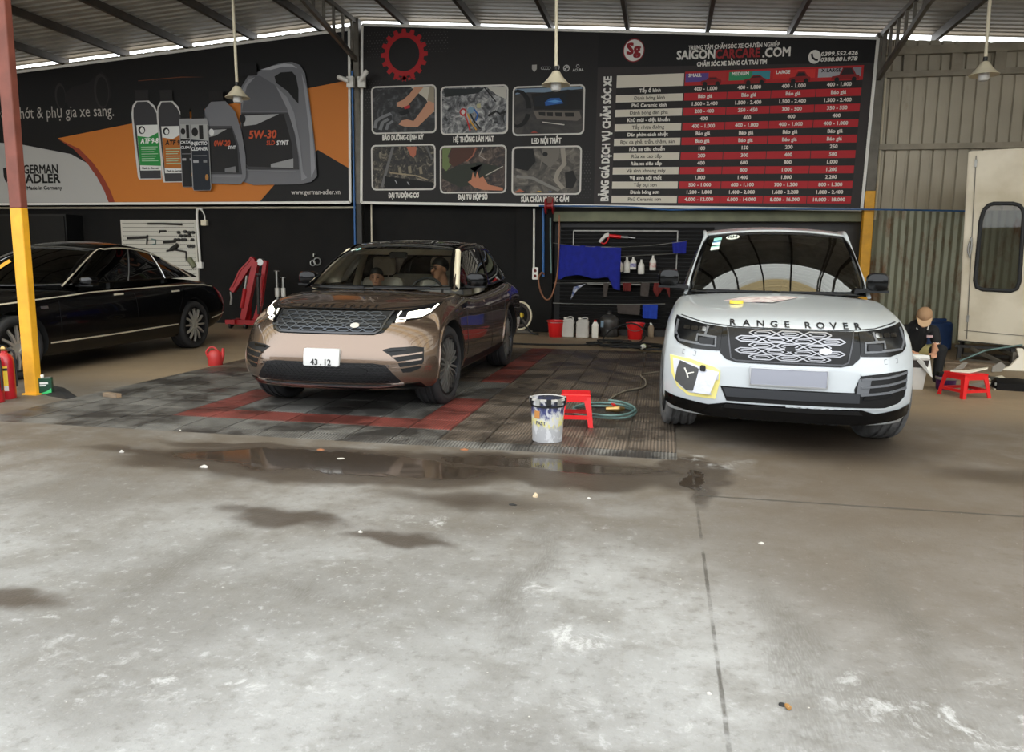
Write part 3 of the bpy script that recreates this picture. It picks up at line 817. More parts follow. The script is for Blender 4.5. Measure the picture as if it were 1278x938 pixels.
# ------------------------------------------------------------------ white full-size SUV on the right
MT['white_paint'] = mat('white_car_paint', (180,185,188), .3, coat=.8)
MT['ws_tint'] = glass('tinted_windscreen', (.16,.19,.17), 3.6)
MT['dark_glass'] = glass('dark_privacy_glass', (.04,.045,.045), 1.6)
MT['seat_dark'] = mat('dark_seat_leather', (36,34,32), .5)
MT['dash'] = mat('dashboard_plastic', (20,20,20), .6)
MT['grille_bar'] = mat('grey_grille_bar', (150,150,154), .35, metal=.6)
wsuv = thing('white_suv', 'white full-size SUV facing the camera with dusty front tyres and papers on the bonnet', 'car', (.955, 6.70, .0065), math.radians(-3.5))
wsuv.rotation_euler.y = .0084
def fn_w(u, y, t):
    yf, yr = -.85, 4.15
    top = sinterp([-.85,-.7,-.3,.3,.7,1.0,3.4,4.15], [.925,.985,1.045,1.10,1.13,1.12,1.16,1.10], y) - .055*u*u
    bot = sinterp([-.85,-.5,0,3.4,4.15], [.225,.215,.23,.25,.34], y)
    z = bot+(top-bot)*t
    wt = sinterp([0,.15,.4,.62,.8,.93,1], [.895,.94,.95,.95,.935,.90,.855], t)
    plan = sinterp([-.85,-.5,0,.8,3.2,4.15], [.955,.985,1.0,1.0,1.0,.95], y)
    x = u*wt*plan
    # nose
    prof = sinterp([0,.12,.3,.5,.75,.9,1], [.05,.015,0,.005,.03,.055,.11], t)
    bow = .07*u*u+.25*abs(u)**5
    k = max(0, min(1, (1.0-y)/(1.0-yf)))**2.2
    yy = y+(prof+bow)*k
    kr = max(0, min(1, (y-2.6)/(yr-2.6)))**2
    yy -= (.06*u*u+.18*abs(u)**6+.08*abs(t-.45))*kr
    if t > .999 and abs(u) < .88 and .98 < y < 3.5: z = .62
    return (x, yy, z)
me, bv_w = body_shell([0,.2,.4,.6,.75,.86,.93,1], [-.85,-.80,-.72,-.6,-.4,-.2,0,.25,.5,.7,.9,1.0,1.06,1.4,1.8,2.2,2.6,3.0,3.4,3.55,3.8,4.0,4.1,4.15],
    [0,.015,.05,.14,.25,.4,.5,.62,.75,.85,.93,1], fn_w, [(0,.385),(2.92,.385)], .445, MT['white_paint'], MT['well'], 1)
bo = link('body', me, wsuv)
W_ = dict(cowl=[(.62,1.115),(.80,.93,1.105)], head=[(1.36,1.695),(.655,1.52,1.655)], bulge=.05)
belt = [(.80,.93,1.105),(.855,1.15,1.12),(.865,1.6,1.13),(.865,2.2,1.14),(.86,2.8,1.15),(.83,3.3,1.16),(.76,3.85,1.16)]
rail = [(.655,1.52,1.655),(.665,1.75,1.69),(.67,2.1,1.71),(.67,2.5,1.715),(.665,2.9,1.705),(.65,3.3,1.68),(.62,3.65,1.63)]
greenhouse(wsuv, W_, belt, rail, [(.06,.40,.06,.90),(.44,.70,.06,.90),(.75,.93,.06,.90)], None, crown=.055, glass_m=MT['dark_glass'], ws_m=MT['ws_tint'],
           roof_m=MT['white_paint'], pillar_m=MT['gloss_black'], frit=(.945,.03,.95))
# A-pillar finishers in body colour
for s in (-1,1):
    mb = MB(); mb.tube([(s*.815,.90,1.095),(s*.775,1.08,1.25),(s*.715,1.32,1.47),(s*.665,1.50,1.655),(s*.68,1.75,1.705),(s*.685,2.4,1.725)], [.018,.022,.022,.022,.018,.014], 8); mb.build('pillar_trim', MT['white_paint'], wsuv, smooth=50)
# interior
mb = MB(); mb.rbox(-.72,.72,.78,1.12,.72,1.07,.06,axis='x'); mb.build('dashboard', MT['dash'], wsuv, smooth=40)
for s in (-1,1):
    st = MB(); st.rbox(s*.36-.25,s*.36+.25,1.55,1.72,.65,1.25,.07,axis='y'); st.rbox(s*.36-.13,s*.36+.13,1.6,1.72,1.28,1.46,.05,axis='y'); st.build('front_seat', MT['seat_dark'], wsuv, smooth=40)
st = MB(); st.rbox(-.62,.62,2.55,2.72,.65,1.28,.07,axis='y'); st.build('rear_bench', MT['seat_dark'], wsuv, smooth=40)
mb = MB()
for i in range(24):
    a0, a1 = 2*math.pi*i/24, 2*math.pi*(i+1)/24
    mb.tube([(.36+.18*math.cos(a0),1.16+.06*math.sin(a0),1.0+.17*math.sin(a0)),(.36+.18*math.cos(a1),1.16+.06*math.sin(a1),1.0+.17*math.sin(a1))],.014,6)
mb.build('steering_wheel', MT['dash'], wsuv, smooth=50)
# wipers
for a, b in (((-.62,.66,1.135),(-.05,.585,1.135)),((.02,.575,1.135),(.62,.66,1.14))):
    mb = MB(); mb.bar(a, b, .018, .02); mb.build('wiper', MT['satin_black'], wsuv)
# nose: black grille surround, hexagon bars, lamps
SURR = [(-.50,.905),(.50,.905),(.485,.72),(.44,.675),(.36,.655),(-.36,.655),(-.44,.675),(-.485,.72)]
gs = panel(bv_w, 'grille_surround', SURR, 'F', MT['gloss_black'], wsuv, .004)
gp = panel(bv_w, 'grille_frame', [(-.435,.905),(.435,.905),(.40,.69),(.37,.675),(-.37,.675),(-.40,.69)], 'F', MT['satin_black'], wsuv, .008)
hexgrille(bv_w, 'grille_mesh', -.415, .415, .685, .895, .19, .042, MT['grille_bar'], gp, taper=.03, wire=.0075, off=.018, squash=.30, inner=.7)
strip(bv_w, 'grille_edge_trim', [(-.44,.905),(-.405,.69),(-.37,.672),(.37,.672),(.405,.69),(.44,.905)], .010, 'F', MT['gunmetal'], wsuv, .014)
panel(bv_w, 'grille_badge', ellipse(.245,.765,.042,.022), 'F', MT['satin_chrome'], wsuv, .026)
panel(bv_w, 'grille_camera', rrect(-.03,.04,.755,.785,.01), 'F', MT['gloss_black'], wsuv, .024)
for ch_, lx in zip('RANGEROVER', (-.375,-.275,-.175,-.08,.01,.155,.245,.335,.42,.505)):
    letters_on(bv_w, ch_, 'F', lx-.03, .938, .055, MT['gunmetal'], wsuv, name='letter', bold=.02, wide=1.4, off=.006)
for s in (-1,1):
    fx = lambda L: [(s*a, b) for a, b in L]
    hl = panel(bv_w, 'headlamp', fx([(.475,.905),(.62,.915),(.76,.938),(.835,.955),(.845,.90),(.835,.80),(.80,.765),(.70,.735),(.49,.735)]), 'F', MT['lampdark'], wsuv, .008)
    for k in range(3): panel(bv_w, 'lamp_reflector', fx(rrect(.595+.06*k,.645+.06*k,.865,.893,.008)), 'F', MT['lampref'], hl, .013)
    strip(bv_w, 'lamp_light_guide', fx([(.815,.925),(.825,.84),(.79,.785),(.52,.765),(.52,.83),(.655,.838),(.66,.79)]), .016, 'F', MT['lampgrey'], hl, .014)
    strip(bv_w, 'lamp_light_guide', fx([(.60,.84),(.58,.90)]), .016, 'F', MT['lampgrey'], hl, .014)
    panel(bv_w, 'lamp_lower_lens', fx(rrect(.535,.64,.775,.822,.01)), 'F', MT['gloss_black'], hl, .015)
    # washer cover outline
    strip(bv_w, 'washer_cover_seam', fx([(.66,.715),(.76,.722),(.765,.69),(.665,.682),(.66,.715)]), .003, 'F', MT['lampgrey'], wsuv, .002)
# bonnet shut line
strip(bv_w, 'bonnet_seam', [(-.80,.962),(-.6,.925),(-.4,.913),(0,.912),(.4,.913),(.6,.925),(.80,.962)], .006, 'F', MT['satin_black'], wsuv, .003)
# bumper: right-hand blade vent, left opening masked with film and tape, lower intake
V = [(.50,.60),(.72,.625),(.845,.635),(.835,.44),(.79,.395),(.69,.365),(.47,.365),(.47,.455),(.46,.50)]
vn = panel(bv_w, 'side_vent', V, 'F', MT['satin_black'], wsuv, .004)
for z in (.60,.545,.49):
    strip(bv_w, 'vent_blade', [(.505,z-.03),(.70,z-.012),(.84,z+.018)], .016, 'F', MT['lampgrey'], vn, .016)
panel(bv_w, 'vent_inner_plate', [(.485,.575),(.575,.59),(.56,.47),(.475,.46)], 'F', MT['lampgrey'], vn, .010)
strip(bv_w, 'vent_edge', [(.50,.605),(.72,.632),(.85,.642),(.842,.44),(.795,.39),(.69,.358),(.0,.352)], .012, 'F', MT['white_paint'], wsuv, .012)
panel(bv_w, 'fog_lamp', [(.52,.42),(.70,.435),(.73,.455),(.73,.475),(.54,.46)], 'F', MT['lampdark'], vn, .012)
panel(bv_w, 'lower_intake', [(-.47,.475),(.47,.475),(.47,.365),(-.42,.365)], 'F', MT['satin_black'], wsuv, .004)
panel(bv_w, 'intake_bar', [(-.45,.465),(.50,.468),(.50,.40),(-.42,.40)], 'F', mat('charcoal_intake_bar', (42,44,48), .35), wsuv, .014)
MT['mask_film'] = mat('masking_film', (206,208,218), .35, bump=.8, bscale=18)
MT['mask_tape'] = mat('yellow_masking_tape', (226,214,130), .6)
MT['maskbag'] = mat('dark_grey_paper', (66,66,66), .6, bump=.3, bscale=20)
mk_ = panel(bv_w, 'masking_tape_border', [(-.86,.665),(-.70,.655),(-.52,.61),(-.475,.585),(-.475,.50),(-.50,.37),(-.70,.375),(-.79,.43),(-.84,.53)], 'F', MT['mask_tape'], wsuv, .006)
panel(bv_w, 'masking_film', [(-.83,.645),(-.70,.628),(-.57,.59),(-.485,.575),(-.485,.52),(-.55,.50),(-.53,.40),(-.69,.40),(-.77,.44),(-.815,.54)], 'F', MT['mask_film'], mk_, .016, step=.03)
panel(bv_w, 'film_fold', [(-.62,.60),(-.49,.56),(-.52,.46),(-.54,.405),(-.66,.41),(-.64,.50)], 'F', MT['mask_film'], mk_, .040, step=.025, skirt=.03)
panel(bv_w, 'dark_wrapping_sheet', [(-.77,.635),(-.64,.595),(-.585,.55),(-.645,.42),(-.71,.415),(-.80,.48),(-.79,.57)], 'F', MT['maskbag'], mk_, .028, step=.03)
strip(bv_w, 'white_mark', [(-.73,.585),(-.71,.545),(-.66,.56)], .008, 'F', MT['white'], mk_, .038)
strip(bv_w, 'white_mark', [(-.71,.545),(-.70,.515)], .008, 'F', MT['white'], mk_, .038)
panel(bv_w, 'black_clip', rrect(-.615,-.575,.575,.615,.01), 'F', MT['satin_black'], mk_, .05)
# number plate in a light frame and lower apron
np_ = panel(bv_w, 'number_plate', rrect(-.26,.27,.505,.625,.012), 'F', mat('silver_blue_plate', (136,138,148), .35), wsuv, .022)
strip(bv_w, 'plate_frame', [(-.262,.627),(.272,.627),(.272,.503),(-.262,.503),(-.262,.627)], .010, 'F', MT['satin_chrome'], np_, .026)
panel(bv_w, 'front_apron', [(-.885,.372),(-.80,.352),(-.55,.325),(-.42,.352),(.52,.352),(.62,.322),(.80,.35),(.885,.38),(.885,.29),(.80,.262),(.55,.235),(-.55,.235),(-.80,.262),(-.885,.29)], 'F', MT['gloss_black'], wsuv, .012)
panel(bv_w, 'apron_upper_strip', [(-.42,.342),(.50,.342),(.53,.315),(-.45,.315)], 'F', MT['satin_black'], wsuv, .022)
ut = MB()
for k in range(9):
    x = -.36+.085*k*1.05
    ut.prism([(x-.045,.245),(x+.045,.245),(x+.028,.205),(x-.028,.205)], -.70, -.60)
ut.build('undertray_lip', MT['satin_black'], wsuv)
# wheels
wheel(wsuv, -.80, 0, .385, .27, .275, 10, MT['tyre_dusty'], MT['gunmetal'], MT['disc'], math.radians(9))
wheel(wsuv, .765, 0, .385, .27, .275, 10, MT['tyre_dusty'], MT['gunmetal'], MT['disc'], math.radians(11))
wheel(wsuv, -.80, 2.92, .385, .27, .275, 10, MT['tyre'], MT['gunmetal'], MT['disc'])
wheel(wsuv, .80, 2.92, .385, .27, .275, 10, MT['tyre'], MT['gunmetal'], MT['disc'])
for s in (-1,1):
    mirror_part(wsuv, s, s*.925-.055, .88, 1.235, .20, .175, .14, MT['gloss_black'], MT['satin_black'])
    # side seams and handles
    ax = 'R' if s > 0 else 'L'
    strip(bv_w, 'door_seam', [(.72,.95),(.68,.75),(.70,.40)], .006, ax, MT['satin_black'], wsuv, .003)
    strip(bv_w, 'door_seam', [(1.78,1.05),(1.78,.38)], .006, ax, MT['satin_black'], wsuv, .003)
    strip(bv_w, 'sill_trim', [(.50,.32),(2.42,.32)], .06, ax, MT['satin_black'], wsuv, .006)
    for yy in (1.62, 2.6): strip(bv_w, 'door_handle', [(yy,.985),(yy+.18,.985)], .03, ax, MT['gloss_black'], wsuv, .02)
# stickers at the corner of the windscreen, drawn on the glass plane
Wc, Wh = Vector((-.80,.93,1.105)), Vector((-.655,1.52,1.655))
def ws_pt(s, t, lift=.006):
    cw, hd = W_['cowl'], W_['head']
    b = Vector((s*cw[1][0], cw[0][0]+(cw[1][1]-cw[0][0])*s*s, cw[0][1]+(cw[1][2]-cw[0][1])*s*s))
    h = Vector((s*hd[1][0], hd[0][0]+(hd[1][1]-hd[0][0])*s*s, hd[0][1]+(hd[1][2]-hd[0][1])*s*s))
    k = 4*t*(1-t)*.05
    return b.lerp(h, t)+Vector((0,-k*.5-lift*.6,k+lift*.8))
def ws_decal(name, poly, m, lift=.006, faces=None):
    mb = MB(); mb.add([ws_pt(a,b,lift) for a,b in poly], faces or [tuple(range(len(poly)))]); return mb.build(name, m, wsuv, fix=False)
MT['sticker_white'] = mat('sticker_white', (226,232,222), .5); MT['sticker_teal'] = mat('sticker_teal', (150,208,200), .5); MT['ink'] = mat('black_ink', (14,14,14), .6)
sk = ws_decal('oval_sticker', ellipse(-.60,.885,.095,.055,20), MT['sticker_white'])
v, f = text2d('KH', 1, bold=.02)
ws_decal('sticker_lettering', [(-.60+a*.10, .885+b*.085) for a, b in v], MT['ink'], .010, f)
for k, (t, mm) in enumerate(((.86,'sticker_teal'),(.76,'sticker_white'),(.66,'sticker_white'))):
    ws_decal('permit_sticker', [(-.86,t-.04),(-.75,t-.025),(-.755,t+.05),(-.865,t+.035)], MT[mm])
for k, t in enumerate((.76,.66)):
    ws_decal('permit_sticker_band', [(-.858,t+.012),(-.754,t+.026),(-.757,t+.046),(-.862,t+.032)], MT['sticker_teal'] if k else mat('sticker_blue', (90,150,190), .5), .009)
# things lying on the bonnet
def on_bonnet(name, poly, m, lift, label, cat, th=.002):
    pts = [cast(bv_w, 'T', a, b)[0]+Vector((0,0,lift)) for a, b in poly]
    mb = MB(); n = len(pts); mb.add(pts+[p-Vector((0,0,th)) for p in pts], [tuple(range(n)), tuple(reversed(range(n,2*n)))]+[(i,(i+1)%n,n+(i+1)%n,n+i) for i in range(n)])
    o = mb.build(name, m); o.matrix_world = wsuv_M; return tag(o, label, cat)
wsuv_M = Matrix.Translation(wsuv.location) @ Matrix.Rotation(math.radians(-3.5), 4, 'Z')
# ------------------------------------------------------------------ bronze SUV in the middle
def flake_paint(name, col, rough=.26):
    m, nt, b = mk(name); N, L = nt.nodes, nt.links
    b.inputs['Base Color'].default_value = lin(col); b.inputs['Metallic'].default_value = .8; b.inputs['Roughness'].default_value = rough
    b.inputs['Coat Weight'].default_value = 1; b.inputs['Coat Roughness'].default_value = .03
    tc = N.new('ShaderNodeTexCoord'); v = N.new('ShaderNodeTexVoronoi'); v.inputs['Scale'].default_value = 900; L.new(tc.outputs['Object'], v.inputs['Vector'])
    bp = N.new('ShaderNodeBump'); bp.inputs['Strength'].default_value = .06; bp.inputs['Distance'].default_value = .001
    L.new(v.outputs['Distance'], bp.inputs['Height']); L.new(bp.outputs[0], b.inputs['Normal'])
    return m
MT['bronze'] = flake_paint('bronze_metallic_paint', (114,96,82))
MT['dark_alloy'] = mat('machined_dark_alloy', (160,158,154), .3, metal=.8)
MT['ws_clear'] = glass('clear_windscreen', (.90,.93,.90), 1.3)
MT['cream_leather'] = mat('cream_leather', (226,218,202), .55)
MT['cream_trim'] = mat('cream_headlining', (226,216,190), .7)
MT['pano_glass'] = glass('black_panoramic_glass', (.30,.30,.30), 1.5)
bsuv = thing('bronze_suv', 'bronze metallic SUV with black roof and lit headlamps standing on the grated tiles', 'car', (-2.93, 7.16, .013), math.radians(0))
def fn_b(u, y, t):
    yf, yr = -.87, 3.93
    top = sinterp([-.87,-.75,-.5,0,.5,.8,1.1,2.2,3.3,3.93], [.885,.945,1.0,1.06,1.09,1.08,1.06,1.10,1.15,1.10], y) - .05*u*u
    bot = sinterp([-.87,-.5,0,2.9,3.93], [.235,.22,.24,.25,.36], y)
    z = bot+(top-bot)*t
    wt = sinterp([0,.12,.35,.6,.8,.93,1], [.87,.935,.955,.945,.935,.895,.84], t)
    hip = 1+.012*math.exp(-((y-2.9)/.5)**2)+.012*math.exp(-(y/.5)**2)
    x = u*wt*hip
    prof = sinterp([0,.12,.3,.5,.62,.8,.92,1], [.06,.02,0,.01,.04,.09,.14,.22], t)
    bow = .09*u*u+.30*abs(u)**4.5
    k = max(0, min(1, (.9-y)/(.9-yf)))**2
    yy = y+(prof+bow)*k
    kr = max(0, min(1, (y-2.5)/(yr-2.5)))**2
    yy -= (.10*u*u+.22*abs(u)**5+.10*abs(t-.55))*kr
    if t > .999 and abs(u) < .88 and .68 < y < 3.1: z = .58
    return (x, yy, z)
me, bv_b = body_shell([0,.2,.4,.6,.75,.86,.93,1], [-.87,-.83,-.76,-.62,-.4,-.2,0,.25,.5,.64,.70,.76,1.0,1.4,1.8,2.2,2.6,2.9,3.08,3.2,3.45,3.7,3.86,3.93],
    [0,.015,.05,.12,.22,.35,.5,.62,.75,.85,.93,1], fn_b, [(0,.38),(2.87,.38)], .44, MT['bronze'], MT['well'], 1)
link('body', me, bsuv)
Wb = dict(cowl=[(.30,1.085),(.80,.58,1.085)], head=[(1.16,1.545),(.62,1.36,1.505)], bulge=.045)
belt_b = [(.80,.58,1.085),(.86,.9,1.075),(.875,1.4,1.085),(.875,2.1,1.10),(.87,2.6,1.12),(.82,3.1,1.15),(.70,3.62,1.17)]
rail_b = [(.62,1.36,1.505),(.645,1.6,1.548),(.655,1.95,1.570),(.65,2.4,1.57),(.64,2.75,1.545),(.61,3.1,1.49),(.57,3.42,1.42)]
greenhouse(bsuv, Wb, belt_b, rail_b, [(.05,.42,.05,.88),(.45,.72,.05,.88),(.76,.92,.05,.88)], None, crown=.05, glass_m=MT['dark_glass'], ws_m=MT['ws_clear'],
           roof_m=MT['pano_glass'], pillar_m=MT['gloss_black'], frit=(.95,.05,.955), rear=.14)
for s in (-1,1):
    mb = MB(); mb.tube([(s*.79,.68,1.10),(s*.715,1.0,1.29),(s*.64,1.34,1.475)], [.05,.045,.04], 8); mb.build('inner_pillar_trim', MT['cream_trim'], bsuv, smooth=50)
    mb = MB(); mb.tube([(s*.765,1.75,.95),(s*.72,1.82,1.25),(s*.66,1.9,1.50)], [.05,.045,.04], 8); mb.build('inner_pillar_trim', MT['cream_trim'], bsuv, smooth=50)
    mb = MB(); mb.tube([(s*.815,.55,1.085),(s*.725,.97,1.30),(s*.632,1.36,1.512),(s*.655,1.6,1.558),(s*.665,2.1,1.58)], [.010,.013,.013,.012,.010], 8); mb.build('pillar_trim', MT['gloss_black'] if s<0 else MT['bronze'], bsuv, smooth=50)
mb = MB(); mb.rbox(-.70,.70,.66,.95,.75,1.03,.06,axis='x'); mb.build('dashboard', MT['dash'], bsuv, smooth=40)
mb = MB(); mb.rbox(-.60,.60,1.34,1.65,1.44,1.50,.02); mb.build('headlining', MT['cream_trim'], bsuv, smooth=40)
for x in (-.36,.36):
    st = MB(); st.rbox(x-.25,x+.25,1.60,1.77,.60,1.18,.07,axis='y'); st.rbox(x-.25,x+.25,1.2,1.65,.50,.66,.06); st.build('front_seat', MT['cream_leather'], bsuv, smooth=40)
    st = MB(); st.rbox(x-.135,x+.135,1.65,1.76,1.20,1.42,.05,axis='y'); st.tube([(x-.05,1.70,1.15),(x-.05,1.70,1.24)],.008); st.tube([(x+.05,1.70,1.15),(x+.05,1.70,1.24)],.008); st.build('headrest', MT['cream_leather'], bsuv, smooth=40)
st = MB(); st.rbox(-.62,.62,2.65,2.8,.6,1.2,.07,axis='y'); st.build('rear_bench', MT['cream_leather'], bsuv, smooth=40)
mb = MB(); mb.rbox(-.10,.10,1.16,1.22,1.40,1.47,.02,axis='y'); mb.build('inside_mirror', MT['dash'], bsuv, smooth=40)
mb = MB()
sw = [(.36+.185*math.cos(a), 1.06+.07*math.sin(a), 1.02+.165*math.sin(a)) for a in [2*math.pi*i/28 for i in range(29)]]
mb.tube(sw, .015, 6); mb.bar((.20,1.06,1.02),(.52,1.06,1.02),.03,.03); mb.build('steering_wheel', MT['dash'], bsuv, smooth=50)
for a, b in (((-.60,.44,1.10),(-.06,.30,1.105)),((.04,.30,1.105),(.60,.44,1.10))):
    mb = MB(); mb.bar(a, b, .016, .02); mb.build('wiper', MT['satin_black'], bsuv)
# nose
SUR = [(-.60,.925),(-.3,.935),(.3,.935),(.60,.925),(.56,.80),(.52,.745),(.44,.725),(-.44,.725),(-.52,.745),(-.56,.80)]
panel(bv_b, 'grille_surround', SUR, 'F', MT['gloss_black'], bsuv, .004)
gf = panel(bv_b, 'grille_frame', [(-.535,.918),(.535,.918),(.49,.765),(.45,.742),(-.45,.742),(-.49,.765)], 'F', MT['well'], bsuv, .008)
MT['velar_bar'] = mat('dark_grille_bar', (74,78,84), .35, metal=.6)
hexgrille(bv_b, 'grille_mesh', -.52, .52, .752, .912, .115, .032, MT['velar_bar'], gf, taper=.045, wire=.0065, off=.016, squash=.27)
strip(bv_b, 'grille_edge_trim', [(-.54,.92),(-.495,.765),(-.45,.740),(.45,.740),(.495,.765),(.54,.92)], .014, 'F', MT['gunmetal'], bsuv, .015)
panel(bv_b, 'grille_badge', ellipse(.27,.80,.04,.02), 'F', MT['satin_chrome'], bsuv, .024)
strip(bv_b, 'bonnet_seam', [(-.84,.985),(-.7,.955),(-.4,.94),(0,.94),(.4,.94),(.7,.955),(.84,.985)], .006, 'F', MT['satin_black'], bsuv, .003)
for k_, (ch_, lx) in enumerate(zip('RANGEROVER', (-.36,-.28,-.20,-.12,-.045,.075,.15,.225,.295,.365))):
    letters_on(bv_b, ch_, 'F', lx, .956, .036, MT['gunmetal'], bsuv, name='letter', bold=.02, wide=1.4, off=.004)
for s in (-1,1):
    fx = lambda L: [(s*a, b) for a, b in L]
    hl = panel(bv_b, 'headlamp', fx([(.575,.922),(.66,.935),(.76,.957),(.845,.985),(.85,.955),(.82,.895),(.76,.855),(.57,.825)]), 'F', MT['lampdark'], bsuv, .008)
    panel(bv_b, 'lit_projector', fx([(.655,.905),(.76,.925),(.795,.93),(.785,.895),(.73,.875),(.655,.868)]), 'F', MT['drl'], hl, .014)
    strip(bv_b, 'daytime_light_strip', fx([(.835,.965),(.805,.905),(.75,.868),(.66,.858)]), .016, 'F', MT['drl_dim'], hl, .016)
    strip(bv_b, 'daytime_light_strip', fx([(.595,.852),(.66,.86),(.66,.838),(.595,.832),(.595,.852)]), .010, 'F', MT['drl_dim'], hl, .016)
    strip(bv_b, 'daytime_light_strip', fx([(.60,.915),(.585,.872)]), .010, 'F', MT['drl_dim'], hl, .016)
    # bumper corner vents with bronze blades
    vn = panel(bv_b, 'side_vent', fx([(.53,.60),(.60,.618),(.78,.625),(.845,.61),(.855,.50),(.83,.43),(.76,.40),(.70,.40),(.66,.50),(.60,.555)]), 'F', MT['satin_black'], bsuv, .004)
    strip(bv_b, 'fog_strip', fx([(.58,.597),(.72,.605)]), .018, 'F', MT['gloss_black'], vn, .016)
    for z in (.555,.50,.45):
        strip(bv_b, 'vent_blade', fx([(.62,z-.012),(.74,z),(.84,z+.012)]), .014, 'F', MT['bronze'], vn, .018)
    ax = 'R' if s > 0 else 'L'
    strip(bv_b, 'door_seam', [(.66,.99),(.60,.80),(.60,.42)], .006, ax, MT['satin_black'], bsuv, .003)
    strip(bv_b, 'door_seam', [(1.78,1.03),(1.78,.36)], .006, ax, MT['satin_black'], bsuv, .003)
    strip(bv_b, 'door_seam', [(2.62,1.03),(2.50,.80),(2.44,.5)], .006, ax, MT['satin_black'], bsuv, .003)
    strip(bv_b, 'sill_trim', [(.46,.32),(2.40,.33)], .09, ax, MT['satin_black'], bsuv, .006)
    strip(bv_b, 'wing_vent', [(.45,.915),(.78,.945)], .035, ax, MT['gloss_black'], bsuv, .010)
    for yy in (1.50, 2.35): strip(bv_b, 'door_handle', [(yy,.93),(yy+.2,.94)], .022, ax, MT['bronze'], bsuv, .008)
    mirror_part(bsuv, s, s*.965, .93, 1.175, .22, .15, .13, MT['gloss_black'], MT['satin_black'])
    # wheel arch lips
    for yw in (0, 2.87):
        pts = [(yw+.455*math.cos(a), .38+.455*math.sin(a)) for a in [math.radians(-8+196*i/18) for i in range(19)]]
        strip(bv_b, 'wheel_arch_trim', pts, .03, ax, MT['bronze'], bsuv, .010)
panel(bv_b, 'lower_intake', [(-.60,.425),(-.56,.47),(-.45,.485),(.45,.485),(.56,.47),(.68,.325),(.66,.305),(-.66,.305),(-.68,.325)], 'F', MT['satin_black'], bsuv, .005)
hexgrille(bv_b, 'intake_mesh', -.60, .60, .315, .47, .05, .022, MT['gunmetal'], bsuv, taper=0, wire=.003, off=.010, squash=.25)
panel(bv_b, 'radar_cover', ellipse(.33,.415,.085,.032), 'F', MT['satin_black'], bsuv, .018)
pl = panel(bv_b, 'number_plate', rrect(-.16,.17,.455,.60,.012), 'F', mat('white_plate', (196,196,194), .4), bsuv, .030, skirt=.03)
for k_, ch_ in enumerate(('43','.','12')):
    letters_on(bv_b, ch_, 'F', (-.055,.005,.065)[k_], .485, .072, MT['ink'], pl, name='plate_digit', bold=.02, off=.034)
panel(bv_b, 'front_apron', [(-.82,.30),(-.66,.292),(.66,.292),(.82,.30),(.84,.245),(.6,.225),(-.6,.225),(-.84,.245)], 'F', MT['gloss_black'], bsuv, .010)
strip(bv_b, 'apron_bright_strip', [(-.70,.295),(-.5,.275),(.5,.275),(.70,.295)], .010, 'F', MT['satin_chrome'], bsuv, .020)
for x, st_ in ((-.80, -4), (.80, -4)):
    wheel(bsuv, x, 0, .38, .255, .285, 10, MT['tyre'], MT['dark_alloy'], MT['disc'], math.radians(st_))
    wheel(bsuv, x, 2.87, .38, .255, .285, 10, MT['tyre'], MT['dark_alloy'], MT['disc'])
def bws(s, t, lift=.004):
    cw, hd = Wb['cowl'], Wb['head']
    b = Vector((s*cw[1][0], cw[0][0]+(cw[1][1]-cw[0][0])*s*s, cw[0][1]+(cw[1][2]-cw[0][1])*s*s))
    h = Vector((s*hd[1][0], hd[0][0]+(hd[1][1]-hd[0][0])*s*s, hd[0][1]+(hd[1][2]-hd[0][1])*s*s))
    k = 4*t*(1-t)*.045
    return b.lerp(h, t)+Vector((0,-k*.5-lift*.6,k+lift*.8))
for sx_, mm in ((-.84,'sticker_white'),(-.73,'sticker_teal')):
    mb = MB(); mb.add([bws(a,b) for a,b in ellipse(sx_,.895,.05,.05,14)], [tuple(range(14))]); mb.build('round_sticker', MT[mm], bsuv, fix=False)
# ------------------------------------------------------------------ black limousine on the left
MT['black_paint'] = mat('black_car_paint', (5,5,6), .2, coat=.35, spec=.25)
sed = thing('black_sedan', 'long black sedan with thin chrome side lines parked behind the yellow column', 'car', (-8.09, 7.48, 0), 0)
MT['sedan_glass'] = glass('dark_sedan_glass', (.035,.035,.035), 1.2)
def fn_s(u, y, t):
    yf, yr = -.95, 4.78
    top = sinterp([-.95,-.8,-.4,.3,.8,1.1,2.2,3.4,4.1,4.6,4.78], [.76,.82,.90,.985,1.03,1.02,1.05,1.085,1.05,.98,.92], y) - .045*u*u
    bot = sinterp([-.95,-.5,0,3.3,4.78], [.28,.22,.22,.22,.36], y)
    z = bot+(top-bot)*t
    wt = sinterp([0,.12,.3,.5,.75,.92,1], [.90,.955,.98,.985,.965,.92,.865], t)
    plan = sinterp([-.95,0,1.5,3.2,4.78], [.94,.985,1,.985,.90], y)
    x = u*wt*plan
    bow = .12*u*u+.30*abs(u)**5
    k = max(0, min(1, (.9-y)/(.9-yf)))**2
    yy = y+(bow+.10*t*t)*k
    kr = max(0, min(1, (y-3.2)/(yr-3.2)))**2
    yy -= (.15*u*u+.35*abs(u)**5+.12*abs(t-.5))*kr
    if t > .999 and abs(u) < .88 and 1.1 < y < 3.5: z = .6
    return (x, yy, z)
me, bv_s = body_shell([0,.2,.4,.6,.75,.86,.93,1], [-.95,-.9,-.8,-.6,-.4,-.2,0,.3,.6,.85,1.02,1.12,1.18,1.6,2.0,2.4,2.8,3.2,3.42,3.55,3.8,4.1,4.4,4.62,4.72,4.78],
    [0,.02,.06,.12,.22,.35,.5,.62,.75,.85,.93,1], fn_s, [(0,.365),(3.39,.365)], .415, MT['black_paint'], MT['well'], 1)
link('body', me, sed)
Ws = dict(cowl=[(.55,1.03),(.80,.98,1.04)], head=[(1.52,1.52),(.60,1.72,1.48)], bulge=.05)
